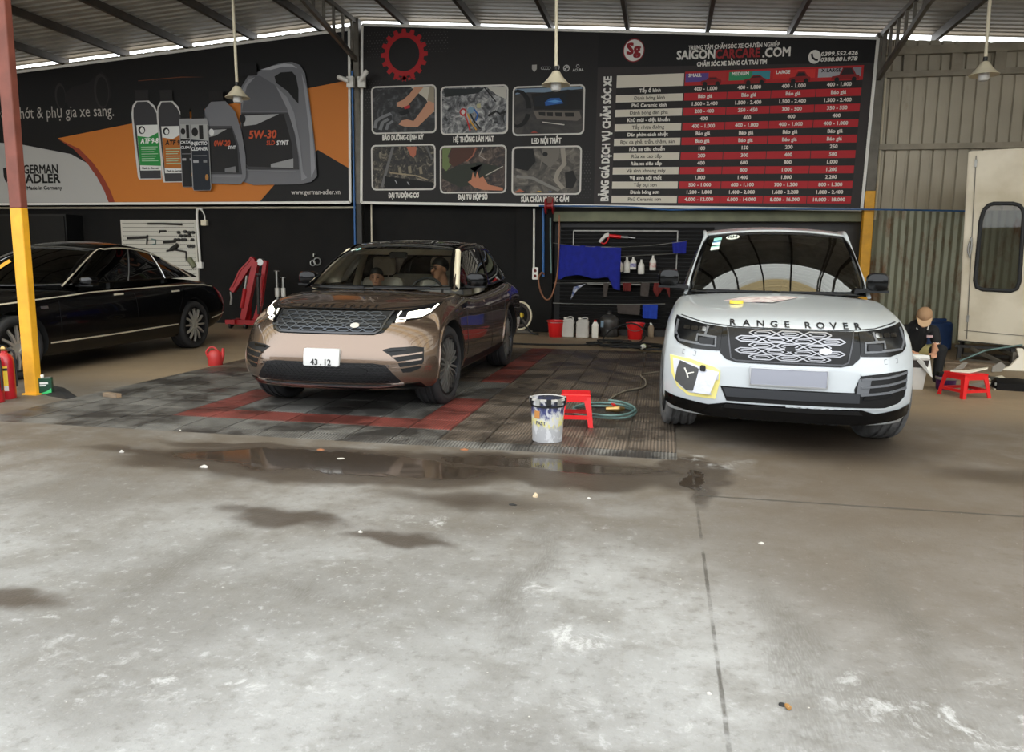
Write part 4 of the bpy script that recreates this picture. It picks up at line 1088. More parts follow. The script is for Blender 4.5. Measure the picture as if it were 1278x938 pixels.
belt_s = [(.80,.98,1.04),(.865,1.25,1.05),(.875,1.7,1.06),(.875,2.2,1.07),(.87,2.7,1.08),(.84,3.2,1.095),(.76,3.75,1.10)]
rail_s = [(.60,1.72,1.48),(.645,1.9,1.525),(.66,2.15,1.545),(.66,2.4,1.53),(.65,2.7,1.485),(.645,3.0,1.40),(.66,3.35,1.26)]
greenhouse(sed, Ws, belt_s, rail_s, [(.035,.415,.05,.93),(.435,.69,.05,.93),(.71,.90,.05,.93)], None, crown=.06, glass_m=MT['sedan_glass'], ws_m=MT['sedan_glass'],
           roof_m=MT['black_paint'], pillar_m=MT['black_paint'], frit=(.95,.04,.95), rear=.30)
for x in (-.38,.38):
    st = MB(); st.rbox(x-.25,x+.25,1.9,2.05,.62,1.2,.07,axis='y'); st.build('front_seat', MT['seat_dark'], sed, smooth=40)
st = MB(); st.rbox(-.62,.62,3.1,3.25,.62,1.2,.07,axis='y'); st.build('rear_bench', MT['seat_dark'], sed, smooth=40)
mb = MB(); mb.rbox(-.72,.72,.98,1.2,.75,.98,.06,axis='x'); mb.build('dashboard', MT['dash'], sed, smooth=40)
MT['warm_chrome'] = mat('warm_chrome_strip', (214,204,184), .3, metal=.35)
for s in (-1,1):
    ax = 'R' if s > 0 else 'L'
    strip(bv_s, 'chrome_waist_line', [(-.75,.78),(-.3,.84),(.25,.885),(1.25,.945),(2.54,.975),(3.26,.985),(3.75,.975),(4.05,.94)], .014, ax, MT['warm_chrome'], sed, .008)
    strip(bv_s, 'chrome_sill_line', [(.45,.378),(1.5,.388),(2.92,.412)], .018, ax, MT['warm_chrome'], sed, .008)
    strip(bv_s, 'bumper_chrome_line', [(3.88,.44),(4.12,.47),(4.35,.50)], .016, ax, MT['warm_chrome'], sed, .008)
    strip(bv_s, 'door_seam', [(.66,.93),(.62,.70),(.62,.40)], .006, ax, MT['satin_black'], sed, .002)
    strip(bv_s, 'door_seam', [(2.02,1.01),(2.02,.40)], .006, ax, MT['satin_black'], sed, .002)
    strip(bv_s, 'door_seam', [(3.18,1.01),(3.08,.80),(2.95,.6)], .006, ax, MT['satin_black'], sed, .002)
    for yy in (1.62, 2.85): strip(bv_s, 'door_handle', [(yy,.90),(yy+.17,.905)], .022, ax, MT['warm_chrome'], sed, .018)
    strip(bv_s, 'wing_badge', [(.36,.80),(.46,.80)], .03, ax, MT['satin_chrome'], sed, .006)
    panel(bv_s, 'tail_lamp', [(4.12,.93),(4.30,.90),(4.42,.75),(4.30,.62),(4.18,.74)], ax, mat('red_tail_lamp', (96,14,14), .2, coat=.5), sed, .008)
    # chrome arch round the side glass
    P = [poly3(belt_s, 0).lerp(poly3(rail_s, 0), .0)]
    pts = [Vector((s*.815,.86,1.035))]
    for q in [i/14 for i in range(15)]:
        p = poly3(belt_s, q).lerp(poly3(rail_s, q), .95); pts.append(Vector((s*(p.x+.012), p.y, p.z)))
    e = poly3(belt_s, .93).lerp(poly3(rail_s, .93), .5); e2 = poly3(belt_s, .92)
    pts = pts[:14]+[Vector((s*(e.x+.03), e.y, e.z)), Vector((s*(e2.x+.015), e2.y, e2.z+.02))]
    mb = MB(); mb.tube(smooth_path([pts[0]]+pts[1::2]+[pts[-1]], 4), .010, 6); mb.build('chrome_window_arch', MT['warm_chrome'], sed, smooth=50)
    for q in (.425,.70):
        a, b = poly3(belt_s, q), poly3(rail_s, q)
        mb = MB(); mb.tube([(s*(a.lerp(b,t).x+.02*4*t*(1-t)+.008), a.lerp(b,t).y, a.lerp(b,t).z) for t in (.03,.25,.5,.75,.93)], .008, 6); mb.build('chrome_window_divider', MT['satin_chrome'], sed, smooth=50)
    mirror_part(sed, s, s*.975, 1.12, 1.09, .20, .12, .12, MT['black_paint'], MT['satin_black'])
    hl = panel(bv_s, 'headlamp', [(s*a, b) for a, b in [(.42,.72),(.62,.76),(.80,.77),(.84,.70),(.80,.62),(.55,.58)]], 'F', MT['lampref'], sed, .008)
gsd = panel(bv_s, 'radiator_grille', [(-.30,.76),(.30,.76),(.27,.46),(-.27,.46)], 'F', MT['chrome'], sed, .02)
for k in range(11):
    strip(bv_s, 'grille_slat', [(-.27+.054*k,.74),(-.245+.049*k,.48)], .03, 'F', MT['satin_black'], gsd, .026)
for x in (-.83, .83):
    wheel(sed, x, 0, .365, .255, .272, 12, MT['tyre'], MT['alloy'], MT['disc'], style='single')
    wheel(sed, x, 3.39, .365, .255, .272, 12, MT['tyre'], MT['alloy'], MT['disc'], style='single')
# ------------------------------------------------------------------ printed banners on the back wall
BY = 15.0
_pm = {}
def ink(c, rough=.55):
    if c not in _pm: _pm[c] = mat('print_%02x%02x%02x' % c, c, rough, spec=.3)
    return _pm[c]
def flat(parent, name, poly, c, lay, kind=None, grain=None):
    """one printed shape: outline in wall x-z, lay = printing layer"""
    mb = MB(); mb.add([(x, BY-.003*lay, z) for x, z in poly], [tuple(range(len(poly)))])
    o = mb.build(name, grain or ink(c), parent, fix=False)
    o.data.flip_normals() if o.data.polygons[0].normal.y > 0 else None
    if kind: o['kind'] = kind
    return o
def word(parent, name, txt, x, z, size, c, lay, kind='stuff', **k):
    mb = MB(); put_text(mb, txt, x, z, BY-.003*lay, size, **k)
    o = mb.build(name, ink(c), parent, fix=False); o['kind'] = kind; return o
def board(name, label, poly, c, framew=.035):
    x0 = sum(p[0] for p in poly)/len(poly)
    t = thing(name, label, 'banner', (0,0,0))
    mb = MB(); mb.prism(poly, BY, BY+.09); mb.build('board', ink(c), t)
    n = len(poly)
    for i in range(n):
        a, b = poly[i], poly[(i+1) % n]
        mb = MB(); mb.bar((a[0],BY,a[1]),(b[0],BY,b[1]),.05,framew,upv=(0,1,0)); mb.build('frame_strip', MT['white'], t)
    return t
# ---- motor oil banner
OB = board('oil_banner', 'wide black and orange motor oil banner with giant printed bottles', [(-16.9,2.53),(-6.27,2.53),(-6.22,5.83),(-16.9,5.08)], (14,12,12))
arc_pts = [(-12.92,3.90),(-12.55,3.68),(-12.24,3.38),(-12.02,3.08),(-11.87,2.80),(-11.78,2.56)]
flat(OB, 'orange_field', [(-12.92,3.91),(-11.0,4.19),(-6.26,4.885),(-6.28,3.20),(-6.94,3.57),(-7.75,3.05),(-8.25,2.56)]+[(x+.10,z) for x,z in arc_pts[::-1][:-1]], (196,116,44), 1)
flat(OB, 'grey_field', [(-16.8,4.05),(-13.85,3.80),(-12.62,3.575)]+arc_pts[2:]+[(-16.8,2.56)], (176,174,170), 1)
flat(OB, 'red_curve_band', arc_pts+[(x+.15,z) for x,z in arc_pts[::-1]][:-1], (140,58,38), 2)
word(OB, 'slogan_lettering', 'Dầu nhớt & phụ gia xe sang.', -11.52, 4.44, .34, (178,172,164), 2, align='RIGHT', fit=2.95)
word(OB, 'brand_lettering', 'GERMAN', -12.97, 3.26, .265, (16,14,14), 3, align='RIGHT', bold=.02, fit=.86)
word(OB, 'brand_lettering', 'ADLER', -12.93, 3.06, .265, (16,14,14), 3, align='RIGHT', bold=.03, fit=.87)
word(OB, 'brand_lettering', 'Made in Germany', -12.90, 2.87, .115, (30,28,28), 3, align='RIGHT', bold=.02, fit=.88)
flat(OB, 'brand_bird', [(-14.35,3.30),(-14.05,3.38),(-13.95,3.22),(-14.0,3.05),(-14.2,3.1),(-14.3,2.98),(-14.35,3.12)], (20,18,18), 3)
word(OB, 'web_address_lettering', 'www.german-adler.vn', -6.48, 2.735, .135, (206,200,194), 3, align='RIGHT', bold=.01, fit=1.06)
# faint car behind the slogan
flat(OB, 'printed_car_body', [(-12.75,4.75),(-12.5,4.95),(-12.1,5.02),(-11.75,5.25),(-11.6,5.1),(-11.55,4.75),(-11.75,4.5),(-12.2,4.45),(-12.6,4.55)], (26,23,23), 1)
for cx, cz, rx, rz in ((-12.78,4.78,.13,.26),(-11.78,4.85,.18,.35)):
    flat(OB, 'printed_car_wheel', ellipse(cx,cz,rx,rz,20), (44,40,40), 2); flat(OB, 'printed_car_wheel', ellipse(cx+.02,cz-.02,rx*.8,rz*.86,20), (18,16,16), 3)
flat(OB, 'thin_orange_line', [(-10.9,5.02),(-9.9,5.06),(-9.35,5.05),(-9.9,5.075),(-10.9,5.03)], (110,60,30), 2)
def bottle(x0, x1, z0, z1, lab, lettering, lay):
    w = x1-x0; zs = z0+(z1-z0)*.86; q = lambda a, b: (x0+w*a, z0+(z1-z0)*b)
    flat(OB, 'bottle_silhouette', [q(.14,0),q(.98,0),q(1.0,.10),q(1.0,.72),q(.88,.82),q(.66,.885),q(.20,.885),q(.06,.83),q(0,.74),q(.04,.40),q(.10,.03)], (206,204,200), lay)
    flat(OB, 'bottle_body', [q(.20,.01),q(.97,.01),q(.99,.70),q(.84,.80),q(.62,.87),q(.24,.87),q(.09,.80),q(.07,.70),q(.14,.30)], (58,57,60), lay+1)
    flat(OB, 'bottle_cap', [q(.18,.88),q(.68,.88),q(.68,1.0),q(.18,1.0)], (34,32,32), lay+1)
    flat(OB, 'bottle_label', [q(.22,.10),q(1.0,.10),q(1.0,.61),q(.17,.61)], (226,226,222), lay+2)
    flat(OB, 'label_field', [q(.22,.16),q(1.0,.15),q(1.0,.53),q(.60,.47),q(.19,.49)], lab, lay+3)
    flat(OB, 'label_emblem', ellipse(*q(.36,.555),w*.13,w*.13,14), (24,22,22), lay+3)
    flat(OB, 'label_emblem', ellipse(*q(.38,.55),w*.08,w*.09,12), (226,226,222), lay+4)
    word(OB, 'label_lettering', lettering, *q(.30,.43), w*.22, (240,240,236) if lab[1] > 130 else (24,18,14), lay+4, align='LEFT', bold=.03, shear=.2, fit=w*.66)
    for k in range(7): flat(OB, 'label_text_line', [q(.30,.36-.026*k),q(.92-.07*(k%3),.36-.026*k),q(.92-.07*(k%3),.368-.026*k),q(.30,.368-.026*k)], (170,200,170) if lab[1] > 100 else (110,70,30), lay+4)
    word(OB, 'label_lettering', 'Made in German', *q(.30,.125), w*.095, (40,40,40), lay+4, align='LEFT', bold=.02, fit=w*.62)
bottle(-11.10,-10.47,3.03,4.84,(42,140,66),'ATF 9-8',3)
bottle(-10.50,-9.92,2.96,4.82,(176,104,40),'ATF 9-',9)
def can(x0, x1, z0, z1, lines_, lay, c=(26,26,28)):
    w = x1-x0; q = lambda a, b: (x0+w*a, z0+(z1-z0)*b)
    flat(OB, 'can_silhouette', [q(.06,0),q(.94,0),q(1,.03),q(1.0,.80),q(.93,.87),q(.05,.87),q(0,.80),q(0,.03)], (150,150,150), lay)
    flat(OB, 'can_body', [q(.08,.005),q(.93,.005),q(.96,.03),q(.96,.79),q(.06,.79),q(.05,.03)], c, lay+1)
    flat(OB, 'can_cap', [q(.14,.87),q(.80,.87),q(.80,1.0),q(.14,1.0)], (14,13,13), lay+1)
    flat(OB, 'can_label_top', [q(.08,.62),q(.94,.60),q(.94,.80),q(.08,.80)], (170,170,168), lay+2)
    flat(OB, 'label_emblem', ellipse(*q(.28,.71),w*.17,w*.2,14), (24,22,22), lay+3)
    flat(OB, 'label_dark_block', [q(.5,.62),q(.72,.62),q(.72,.79),q(.5,.79)], (30,28,28), lay+3)
    for k, l in enumerate(lines_): word(OB, 'label_lettering', l, *q(.06,.57-.065*k), w*.22, (226,226,226), lay+4, align='LEFT', bold=.03, shear=.15, fit=w*.84)
    flat(OB, 'label_text_line', [q(.12,.42),q(.85,.42),q(.85,.43),q(.12,.43)], (120,120,124), lay+3)
    flat(OB, 'label_text_line', [q(.12,.34),q(.40,.34),q(.40,.37),q(.12,.37)], (170,170,172), lay+3); flat(OB, 'label_text_line', [q(.65,.34),q(.85,.34),q(.85,.37),q(.65,.37)], (130,130,132), lay+3)
    flat(OB, 'label_seal', ellipse(*q(.80,.16),w*.09,w*.15,12), (170,120,60), lay+3)
can(-9.98,-9.66,2.86,4.44,['CATAL','CLEAN'],15)
# mid jug and large jug
def jug(P, lab, lay):
    for k, (nm, poly, c) in enumerate(P): flat(OB, nm, poly, c, lay+k)
J = lambda pts: [W2(x, y) for x, y in pts]
def W2(px, py):
    p = at(px, py, BY); return (p.x, p.z)
jug(0 or [
 ('jug_silhouette', J([(302,110),(312,94),(322,91),(340,83),(352,79),(366,78),(376,82),(382,92),(388,130),(394,180),(396,205),(397,220),(390,227),(376,230),(318,231),(302,226)]), (112,112,116)),
 ('jug_handle_hole', J([(344,96),(352,91),(366,90),(371,96),(374,112),(374,130),(370,126),(360,114),(346,104)]), (12,11,11)),
 ('jug_shoulder', J([(303,112),(318,96),(326,95),(344,106),(358,124),(364,140),(303,140)]), (92,92,96)),
 ('jug_front', J([(303,141),(364,141),(370,170),(374,196),(375,212),(312,212),(303,205)]), (62,61,64)),
 ('jug_label', J([(304,143),(356,143),(366,180),(368,210),(312,208),(304,200)]), (30,28,29)),
 ('jug_label_top', J([(306,145),(350,143),(322,156),(306,158)]), (166,166,166)),
 ('jug_label_foot', J([(340,205),(368,198),(368,210),(340,209)]), (150,150,150)),
 ('jug_cap', J([(301,80),(322,79),(323,95),(302,96)]), (20,19,20)),
 ('jug_emblem', ellipse(*W2(305,149),.07,.09,14), (26,24,24)),
 ('jug_base_line', J([(305,212),(372,214),(372,215),(305,213)]), (128,128,130)),
 ], None, 16)
flat(OB, 'jug_highlight', J([(326,88),(342,83),(356,80),(366,81),(373,86),(366,84),(354,84),(340,88)]), (172,172,176), 18)
flat(OB, 'jug_highlight', J([(304,112),(312,100),(320,97),(310,108),(306,124),(304,138)]), (140,140,144), 19)
flat(OB, 'jug_highlight', J([(346,108),(360,122),(369,142),(376,178),(380,215),(385,222),(378,226),(376,200),(370,168),(360,136)]), (138,138,142), 20)
flat(OB, 'jug_edge_light', J([(378,92),(384,110),(391,160),(395,210),(390,222),(388,170),(382,120)]), (146,146,150), 18)
word(OB, 'label_lettering', '5W-30', *W2(330,169), .22, (196,84,48), 24, bold=.03, shear=.15, fit=.60)
word(OB, 'label_lettering', 'SLD', *W2(340,179), .12, (186,76,44), 24, bold=.03, shear=.15, fit=.18)
word(OB, 'label_lettering', 'SYNT', *W2(355,179), .12, (226,226,226), 24, bold=.03, shear=.15, fit=.26)
jug([
 ('jug_silhouette', J([(256,150),(258,138),(266,128),(284,127),(296,140),(304,165),(309,195),(310,222),(303,230),(262,229),(257,222)]), (118,118,122)),
 ('jug_body', J([(258,158),(292,158),(300,180),(305,218),(260,218)]), (66,65,68)),
 ('jug_label', J([(262,162),(292,161),(299,185),(301,216),(262,215)]), (30,29,30)),
 ('jug_label_top', J([(266,163),(286,162),(272,170),(264,172)]), (160,160,160)),
 ('jug_emblem', ellipse(*W2(267,166),.06,.07,14), (220,220,218)),
 ('jug_cap', J([(264,115),(281,114),(282,126),(264,127)]), (24,20,19)),
 ('jug_base_line', J([(260,220),(304,221),(304,222),(260,221)]), (130,130,132)),
 ('jug_label_foot', J([(284,211),(297,208),(298,216),(284,215)]), (120,120,122))], None, 27)
word(OB, 'label_lettering', '0W-20', *W2(281,180), .15, (190,80,46), 36, bold=.03, shear=.15, fit=.36)
word(OB, 'label_lettering', 'SYNT', *W2(293,185), .09, (220,220,220), 36, bold=.03, shear=.15, fit=.17)
can(-9.70,-9.27,2.78,4.43,['INJECTIO','CLEANER'],37,(28,34,44))
# ---- workshop services and price board
SB = board('service_board', 'long dark sign board with six framed repair pictures and a red price table', [(-6.03,2.525),(3.40,2.36),(3.46,5.255),(-5.95,5.905)], (30,27,26))
flat(SB, 'price_panel_field', [(-1.37,2.46),(3.38,2.385),(3.44,5.235),(-1.355,5.56)], (50,44,43), 1)
flat(SB, 'price_panel_head', [(-1.36,4.95),(3.43,4.86),(3.44,5.235),(-1.355,5.56)], (22,19,19), 2)
def dots(x0, x1, z0, z1, n, m_, lay):
    mb = MB()
    for i in range(n):
        for j in range(m_):
            x = x0+(x1-x0)*i/n+(.5*(x1-x0)/n if j % 2 else 0); z = z0+(z1-z0)*j/m_; r = .014*(1-abs(j/m_-.5))
            mb.add([(x-r,BY-.003*lay,z),(x,BY-.003*lay,z-r),(x+r,BY-.003*lay,z),(x,BY-.003*lay,z+r)], [(0,1,2,3)])
    o = mb.build('dot_pattern', ink((74,70,70)), SB, fix=False); o['kind'] = 'stuff'
dots(-5.9,-5.55,4.2,4.9,6,14,1); dots(-5.85,-5.3,5.3,5.8,9,10,1); dots(-4.75,-4.2,5.35,5.75,8,8,1); dots(-1.75,-1.42,2.6,3.5,6,18,1)
# red gear emblem and stars
gx, gz = W2(504.5, 68)
g = []
for i in range(16):
    for da, rr in ((-.34,.40),(-.22,.475),(.22,.475),(.34,.40)):
        a = 2*math.pi*(i+da*.9)/16; g.append((gx+rr*math.cos(a), gz+rr*math.sin(a)))
flat(SB, 'gear_emblem', g, (168,30,34), 2); flat(SB, 'gear_emblem_centre', ellipse(gx,gz,.31,.31,28), (26,23,22), 3)
for k, (px, s_) in enumerate(((492,.035),(498,.045),(504.5,.075),(511,.045),(517,.035))):
    x, z = W2(px, 98); flat(SB, 'red_star', [(x+s_*(1 if i % 2 == 0 else .42)*math.sin(math.pi*i/5), z+s_*(1 if i % 2 == 0 else .42)*math.cos(math.pi*i/5)) for i in range(10)], (168,30,34), 2)
# small maker marks
def ring(px, py, r, rr=.72, c=(196,194,190)):
    x, z = W2(px, py); flat(SB, 'maker_mark', ellipse(x,z,r,r,18), c, 2); flat(SB, 'maker_mark', ellipse(x,z,r*rr,r*rr,18), (30,27,26), 3)
x, z = W2(667,85); flat(SB, 'maker_mark', [(x-.045,z+.06),(x+.045,z+.06),(x+.045,z-.02),(x,z-.07),(x-.045,z-.02)], (170,166,160), 2)
for px in (677,679.8,682.6,685.4): ring(px, 85, .028)
ring(695, 84, .055); ring(707, 85, .06); 
for a in (0, 90, 180, 270):
    x, z = W2(707,85)
    if a in (0, 180): flat(SB, 'maker_mark', [(x,z)]+arc(x,z,.038,a,a+90,4), (196,194,190), 4)
ring(721, 82.5, .03); word(SB, 'maker_mark_lettering', 'ACURA', *W2(721.5,87.5), .065, (196,194,190), 2, bold=.02, fit=.20)
# six framed pictures
def engine_mat(name, c0, c1, c2, scale, contrast=(.35,.5,.66)):
    m, nt, b = mk(name); N, L = nt.nodes, nt.links
    tc = N.new('ShaderNodeTexCoord'); n = N.new('ShaderNodeTexNoise'); n.inputs['Scale'].default_value = scale; n.inputs['Detail'].default_value = 5; n.inputs['Roughness'].default_value = .65; n.inputs['Distortion'].default_value = 1.4
    L.new(tc.outputs['Object'], n.inputs['Vector'])
    r = N.new('ShaderNodeValToRGB'); e = r.color_ramp.elements
    e[0].position, e[0].color = contrast[0], lin(c0); e[1].position, e[1].color = contrast[1], lin(c1); x = e.new(contrast[2]); x.color = lin(c2)
    L.new(n.outputs['Fac'], r.inputs[0]); L.new(r.outputs[0], b.inputs['Base Color']); b.inputs['Roughness'].default_value = .55
    return m
def picture(pa, pb, m, shapes, cap, cpx, cw):
    (x0, z1), (x1, z0) = W2(*pa), W2(*pb)
    fr = flat(SB, 'picture_border', rrect(x0,x1,z0,z1,.09), (206,202,194), 2)
    flat(fr, 'picture_print', rrect(x0+.03,x1-.03,z0+.03,z1-.03,.07), None, 3, grain=m)
    X, Z = x0+.03, z0+.03; w, h = x1-x0-.06, z1-z0-.06
    for k, (c, pts) in enumerate(shapes):
        flat(fr, 'picture_shape', [(X+w*min(max(a,0.01),.99), Z+h*min(max(b,.01),.99)) for a, b in pts], c, 4+k*.4)
    cx, cz = W2(*cpx); word(SB, 'caption_lettering', cap, cx, cz, .135, (226,222,214), 2, bold=.035, fit=cw)
SKIN = (190,140,112)
thick = lambda pts, w: ribbon(pts, w)
picture((463,108),(545,166), engine_mat('print_engine_bay', (12,12,13), (40,40,42), (96,96,98), 5, (.42,.55,.74)), [
    ((196,188,172), [(.62,1),(1,1),(1,.42),(.93,.50),(.86,.72)]),
    ((150,140,122), [(.92,1),(1,1),(1,.60),(.88,.68)]),
    (SKIN, [(.68,1),(.83,1),(.66,.72),(.58,.60),(.48,.54),(.39,.58),(.40,.66),(.50,.72),(.60,.84)]),
    (SKIN, [(.90,.68),(.99,.62),(.99,.45),(.86,.28),(.72,.10),(.52,.12),(.42,.17),(.47,.26),(.56,.28),(.66,.24),(.78,.45)]),
    ((176,40,44), [(.50,.56),(.60,.60),(.61,.54),(.53,.50)]),
    ((120,120,122), thick([(.03,.10),(.06,.26),(.16,.35),(.30,.42)], .06)), ((120,120,122), thick([(.12,.06),(.16,.22),(.26,.30)], .06)), ((120,120,122), thick([(.22,.06),(.25,.18),(.33,.25)], .05)),
    ((24,24,26), [(.42,.44),(.56,.52),(.60,.42),(.47,.36)])], 'BẢO DƯỠNG ĐỊNH KỲ', (503,172), 0.84)
picture((550,108),(634,167), engine_mat('print_cooling_system', (20,20,22), (104,104,106), (184,182,178), 6), [
    ((36,40,40), [(.02,.98),(.66,.97),(.56,.86),(.05,.80)]), ((190,186,176), [(.70,.98),(.99,.98),(.99,.72),(.86,.80)]),
    ((176,34,38), ellipse(.33,.46,.055,.085,14)), ((206,200,196), ellipse(.33,.46,.03,.05,12)), ((120,150,170), ellipse(.45,.50,.05,.075,14)),
    ((40,90,160), thick([(.50,.52),(.56,.40),(.53,.26)], .025)), ((180,40,40), thick([(.36,.40),(.40,.25),(.44,.05)], .022)), ((200,150,50), thick([(.40,.42),(.46,.22),(.54,.06)], .022)), ((22,22,24), thick([(.44,.42),(.50,.26),(.60,.08)], .025)),
    ((26,26,28), thick([(.66,.98),(.76,.80),(.84,.66)], .02)), ((176,170,130), [(.54,.62),(.60,.64),(.61,.54),(.55,.53)]), ((28,26,26), thick([(.72,.36),(.84,.46),(.90,.40),(.99,.44)], .05))], 'HỆ THỐNG LÀM MÁT', (591,174), 0.80)
picture((640,108),(729,168), engine_mat('print_dashboard', (16,14,13), (46,41,37), (74,68,62), 2, (.3,.5,.8)), [
    ((120,140,160), [(.02,.98),(.98,.98),(.98,.94),(.5,.88),(.2,.90),(.02,.86)]), ((24,21,20), [(.25,.86),(.78,.93),(.98,.90),(.98,.50),(.3,.52)]),
    ((20,24,30), [(.30,.80),(.76,.86),(.77,.58),(.30,.60)]), ((40,90,160), [(.45,.68),(.52,.76),(.66,.76),(.72,.64),(.46,.60)]), ((90,150,210), [(.48,.69),(.60,.72),(.70,.68),(.60,.66)]),
    ((104,96,88), [(.28,.50),(.95,.46),(.98,.32),(.92,.26),(.34,.32)]), ((28,26,24), [(.36,.47),(.46,.465),(.46,.38),(.37,.40)]), ((28,26,24), [(.48,.46),(.57,.455),(.57,.37),(.49,.38)]), ((28,26,24), [(.60,.45),(.70,.445),(.70,.36),(.61,.37)]), ((28,26,24), [(.74,.44),(.87,.435),(.88,.35),(.75,.355)]),
    ((206,200,190), thick([(.42,.25),(.74,.18)], .02)), ((14,12,12), thick(ellipse(.05,.55,.17,.38,20), .07)), ((150,60,50), [(.25,.02),(.30,.07),(.36,.02)])], 'LED NỘI THẤT', (682,176), 0.56)
picture((463,181),(544,237), engine_mat('print_engine_block', (12,11,10), (52,46,38), (150,140,120), 7, (.40,.52,.70)), [
    ((104,102,100), thick([(.34,.98),(.24,.50),(.15,.04)], .045)), ((90,88,86), thick([(.88,.98),(.98,.66)], .04)), ((176,104,80), [(.56,.98),(.72,.98),(.71,.80),(.67,.72),(.62,.78)]),
    ((150,136,110), thick([(.28,.38),(.50,.34),(.72,.30),(.90,.20)], .03)), ((130,120,100), [(.42,.50),(.47,.52),(.48,.36),(.43,.36)]), ((130,120,100), [(.58,.52),(.63,.54),(.64,.36),(.59,.36)]), ((130,120,100), [(.76,.50),(.80,.52),(.82,.34),(.77,.34)]),
    ((10,10,10), [(.20,.30),(.99,.14),(.99,.02),(.2,.02)]), ((160,160,160), thick([(.37,.20),(.40,.12)], .015)), ((160,160,160), thick([(.57,.16),(.60,.08)], .015))], 'ĐẠI TU ĐỘNG CƠ', (504,244), 0.63)
picture((549,182),(632,241), engine_mat('print_gearbox', (16,12,11), (60,44,36), (120,104,90), 6, (.38,.52,.72)), [
    ((104,118,72), [(.02,.98),(.16,.98),(.10,.80),(.16,.62),(.08,.46),(.02,.55)]), ((76,46,34), [(.16,.98),(.60,.98),(.40,.70),(.20,.56),(.12,.66)]), ((44,48,38), [(.02,.44),(.30,.60),(.60,.66),(.94,.54),(.60,.20),(.30,.10),(.02,.30)]),
    ((20,18,17), thick([(.5,.55),(.56,.40),(.60,.62)], .10)), ((186,122,92), [(.42,.22),(.48,.28),(.50,.44),(.54,.30),(.57,.46),(.60,.30),(.66,.34),(.74,.16),(.97,.08),(.97,.02),(.66,.04),(.52,.10)]), ((170,164,150), thick([(.70,.36),(.97,.56)], .02)), ((150,90,70), thick([(.55,.98),(.50,.80),(.40,.68)], .025)), ((150,140,130), thick([(.66,.98),(.60,.80),(.72,.70)], .02))], 'ĐẠI TU HỘP SỐ', (590,246), 0.59)
picture((639,183),(725,243), engine_mat('print_chassis', (26,24,22), (84,78,70), (140,132,120), 4, (.32,.52,.74)), [
    ((16,15,14), [(.02,.98),(.30,.98),(.34,.70),(.22,.50),(.02,.56)]), ((112,106,98), [(.44,.98),(.70,.98),(.68,.76),(.56,.56),(.44,.70),(.40,.50)]), ((20,19,18), ellipse(.48,.86,.04,.05,12)), ((150,142,130), thick([(.74,.98),(.77,.64),(.68,.48),(.64,.30),(.76,.10)], .07)), ((30,28,26), [(.78,.45),(.90,.50),(.96,.30),(.90,.10),(.80,.12)]), ((128,124,118), thick([(.05,.38),(.30,.34),(.55,.16),(.70,.06)], .06)), ((190,150,60), [(.34,.03),(.40,.06),(.46,.03)]), ((60,90,140), [(.52,.03),(.57,.05),(.60,.03)]), ((170,96,70), [(.02,.02),(.10,.10),(.18,.04)])], 'SỬA CHỮA KHUNG GẦM', (680,249), 0.92)
# price list head
x, z = W2(791, 63); flat(SB, 'round_logo', ellipse(x,z,.195,.205,28), (140,26,34), 3); flat(SB, 'round_logo_disc', ellipse(x,z,.178,.187,28), (226,222,216), 4)
word(SB, 'logo_lettering', 'Sg', x, z+.02, .27, (140,26,34), 5, bold=.04, fit=.24)
word(SB, 'title_lettering', 'TRUNG TÂM CHĂM SÓC XE CHUYÊN NGHIỆP', *W2(915.5,58), .105, (220,216,208), 3, bold=.02, slope=.0, fit=1.57)
for t_, pa, pb, c_ in (('SAIGON',845,892,(222,218,210)),('CARCARE',893,948,(150,40,42)),('.COM',952,986,(222,218,210))):
    xa, za = W2((pa+pb)/2, 69.5-(pa+pb-1690)/2*.03); word(SB, 'title_lettering', t_, xa, za, .215, c_, 3, bold=.025, fit=W2(pb,68)[0]-W2(pa,68)[0])
word(SB, 'title_lettering', 'CHĂM SÓC XE BẰNG CẢ TRÁI TIM', *W2(913,79), .105, (222,218,210), 3, bold=.035, fit=1.20)
x, z = W2(1016.5,71); flat(SB, 'phone_icon', ellipse(x,z,.105,.115,22), (222,218,210), 3); flat(SB, 'phone_icon_handset', thick([(x-.05,z+.055),(x-.035,z-.01),(x+.015,z-.05),(x+.06,z-.055)], .035), (30,26,26), 4)
word(SB, 'phone_lettering', '0399.552.426', *W2(1047.5,67), .092, (222,218,210), 3, bold=.03, shear=.15, fit=.60)
word(SB, 'phone_lettering', '0388.881.978', *W2(1047,74), .092, (222,218,210), 3, bold=.03, shear=.15, fit=.60)
xa, za = W2(757, 174); word(SB, 'vertical_lettering', 'BẢNG GIÁ DỊCH VỤ CHĂM SÓC XE', xa, za, .20, (222,218,210), 3, rot=math.pi/2, bold=.035, fit=2.24)
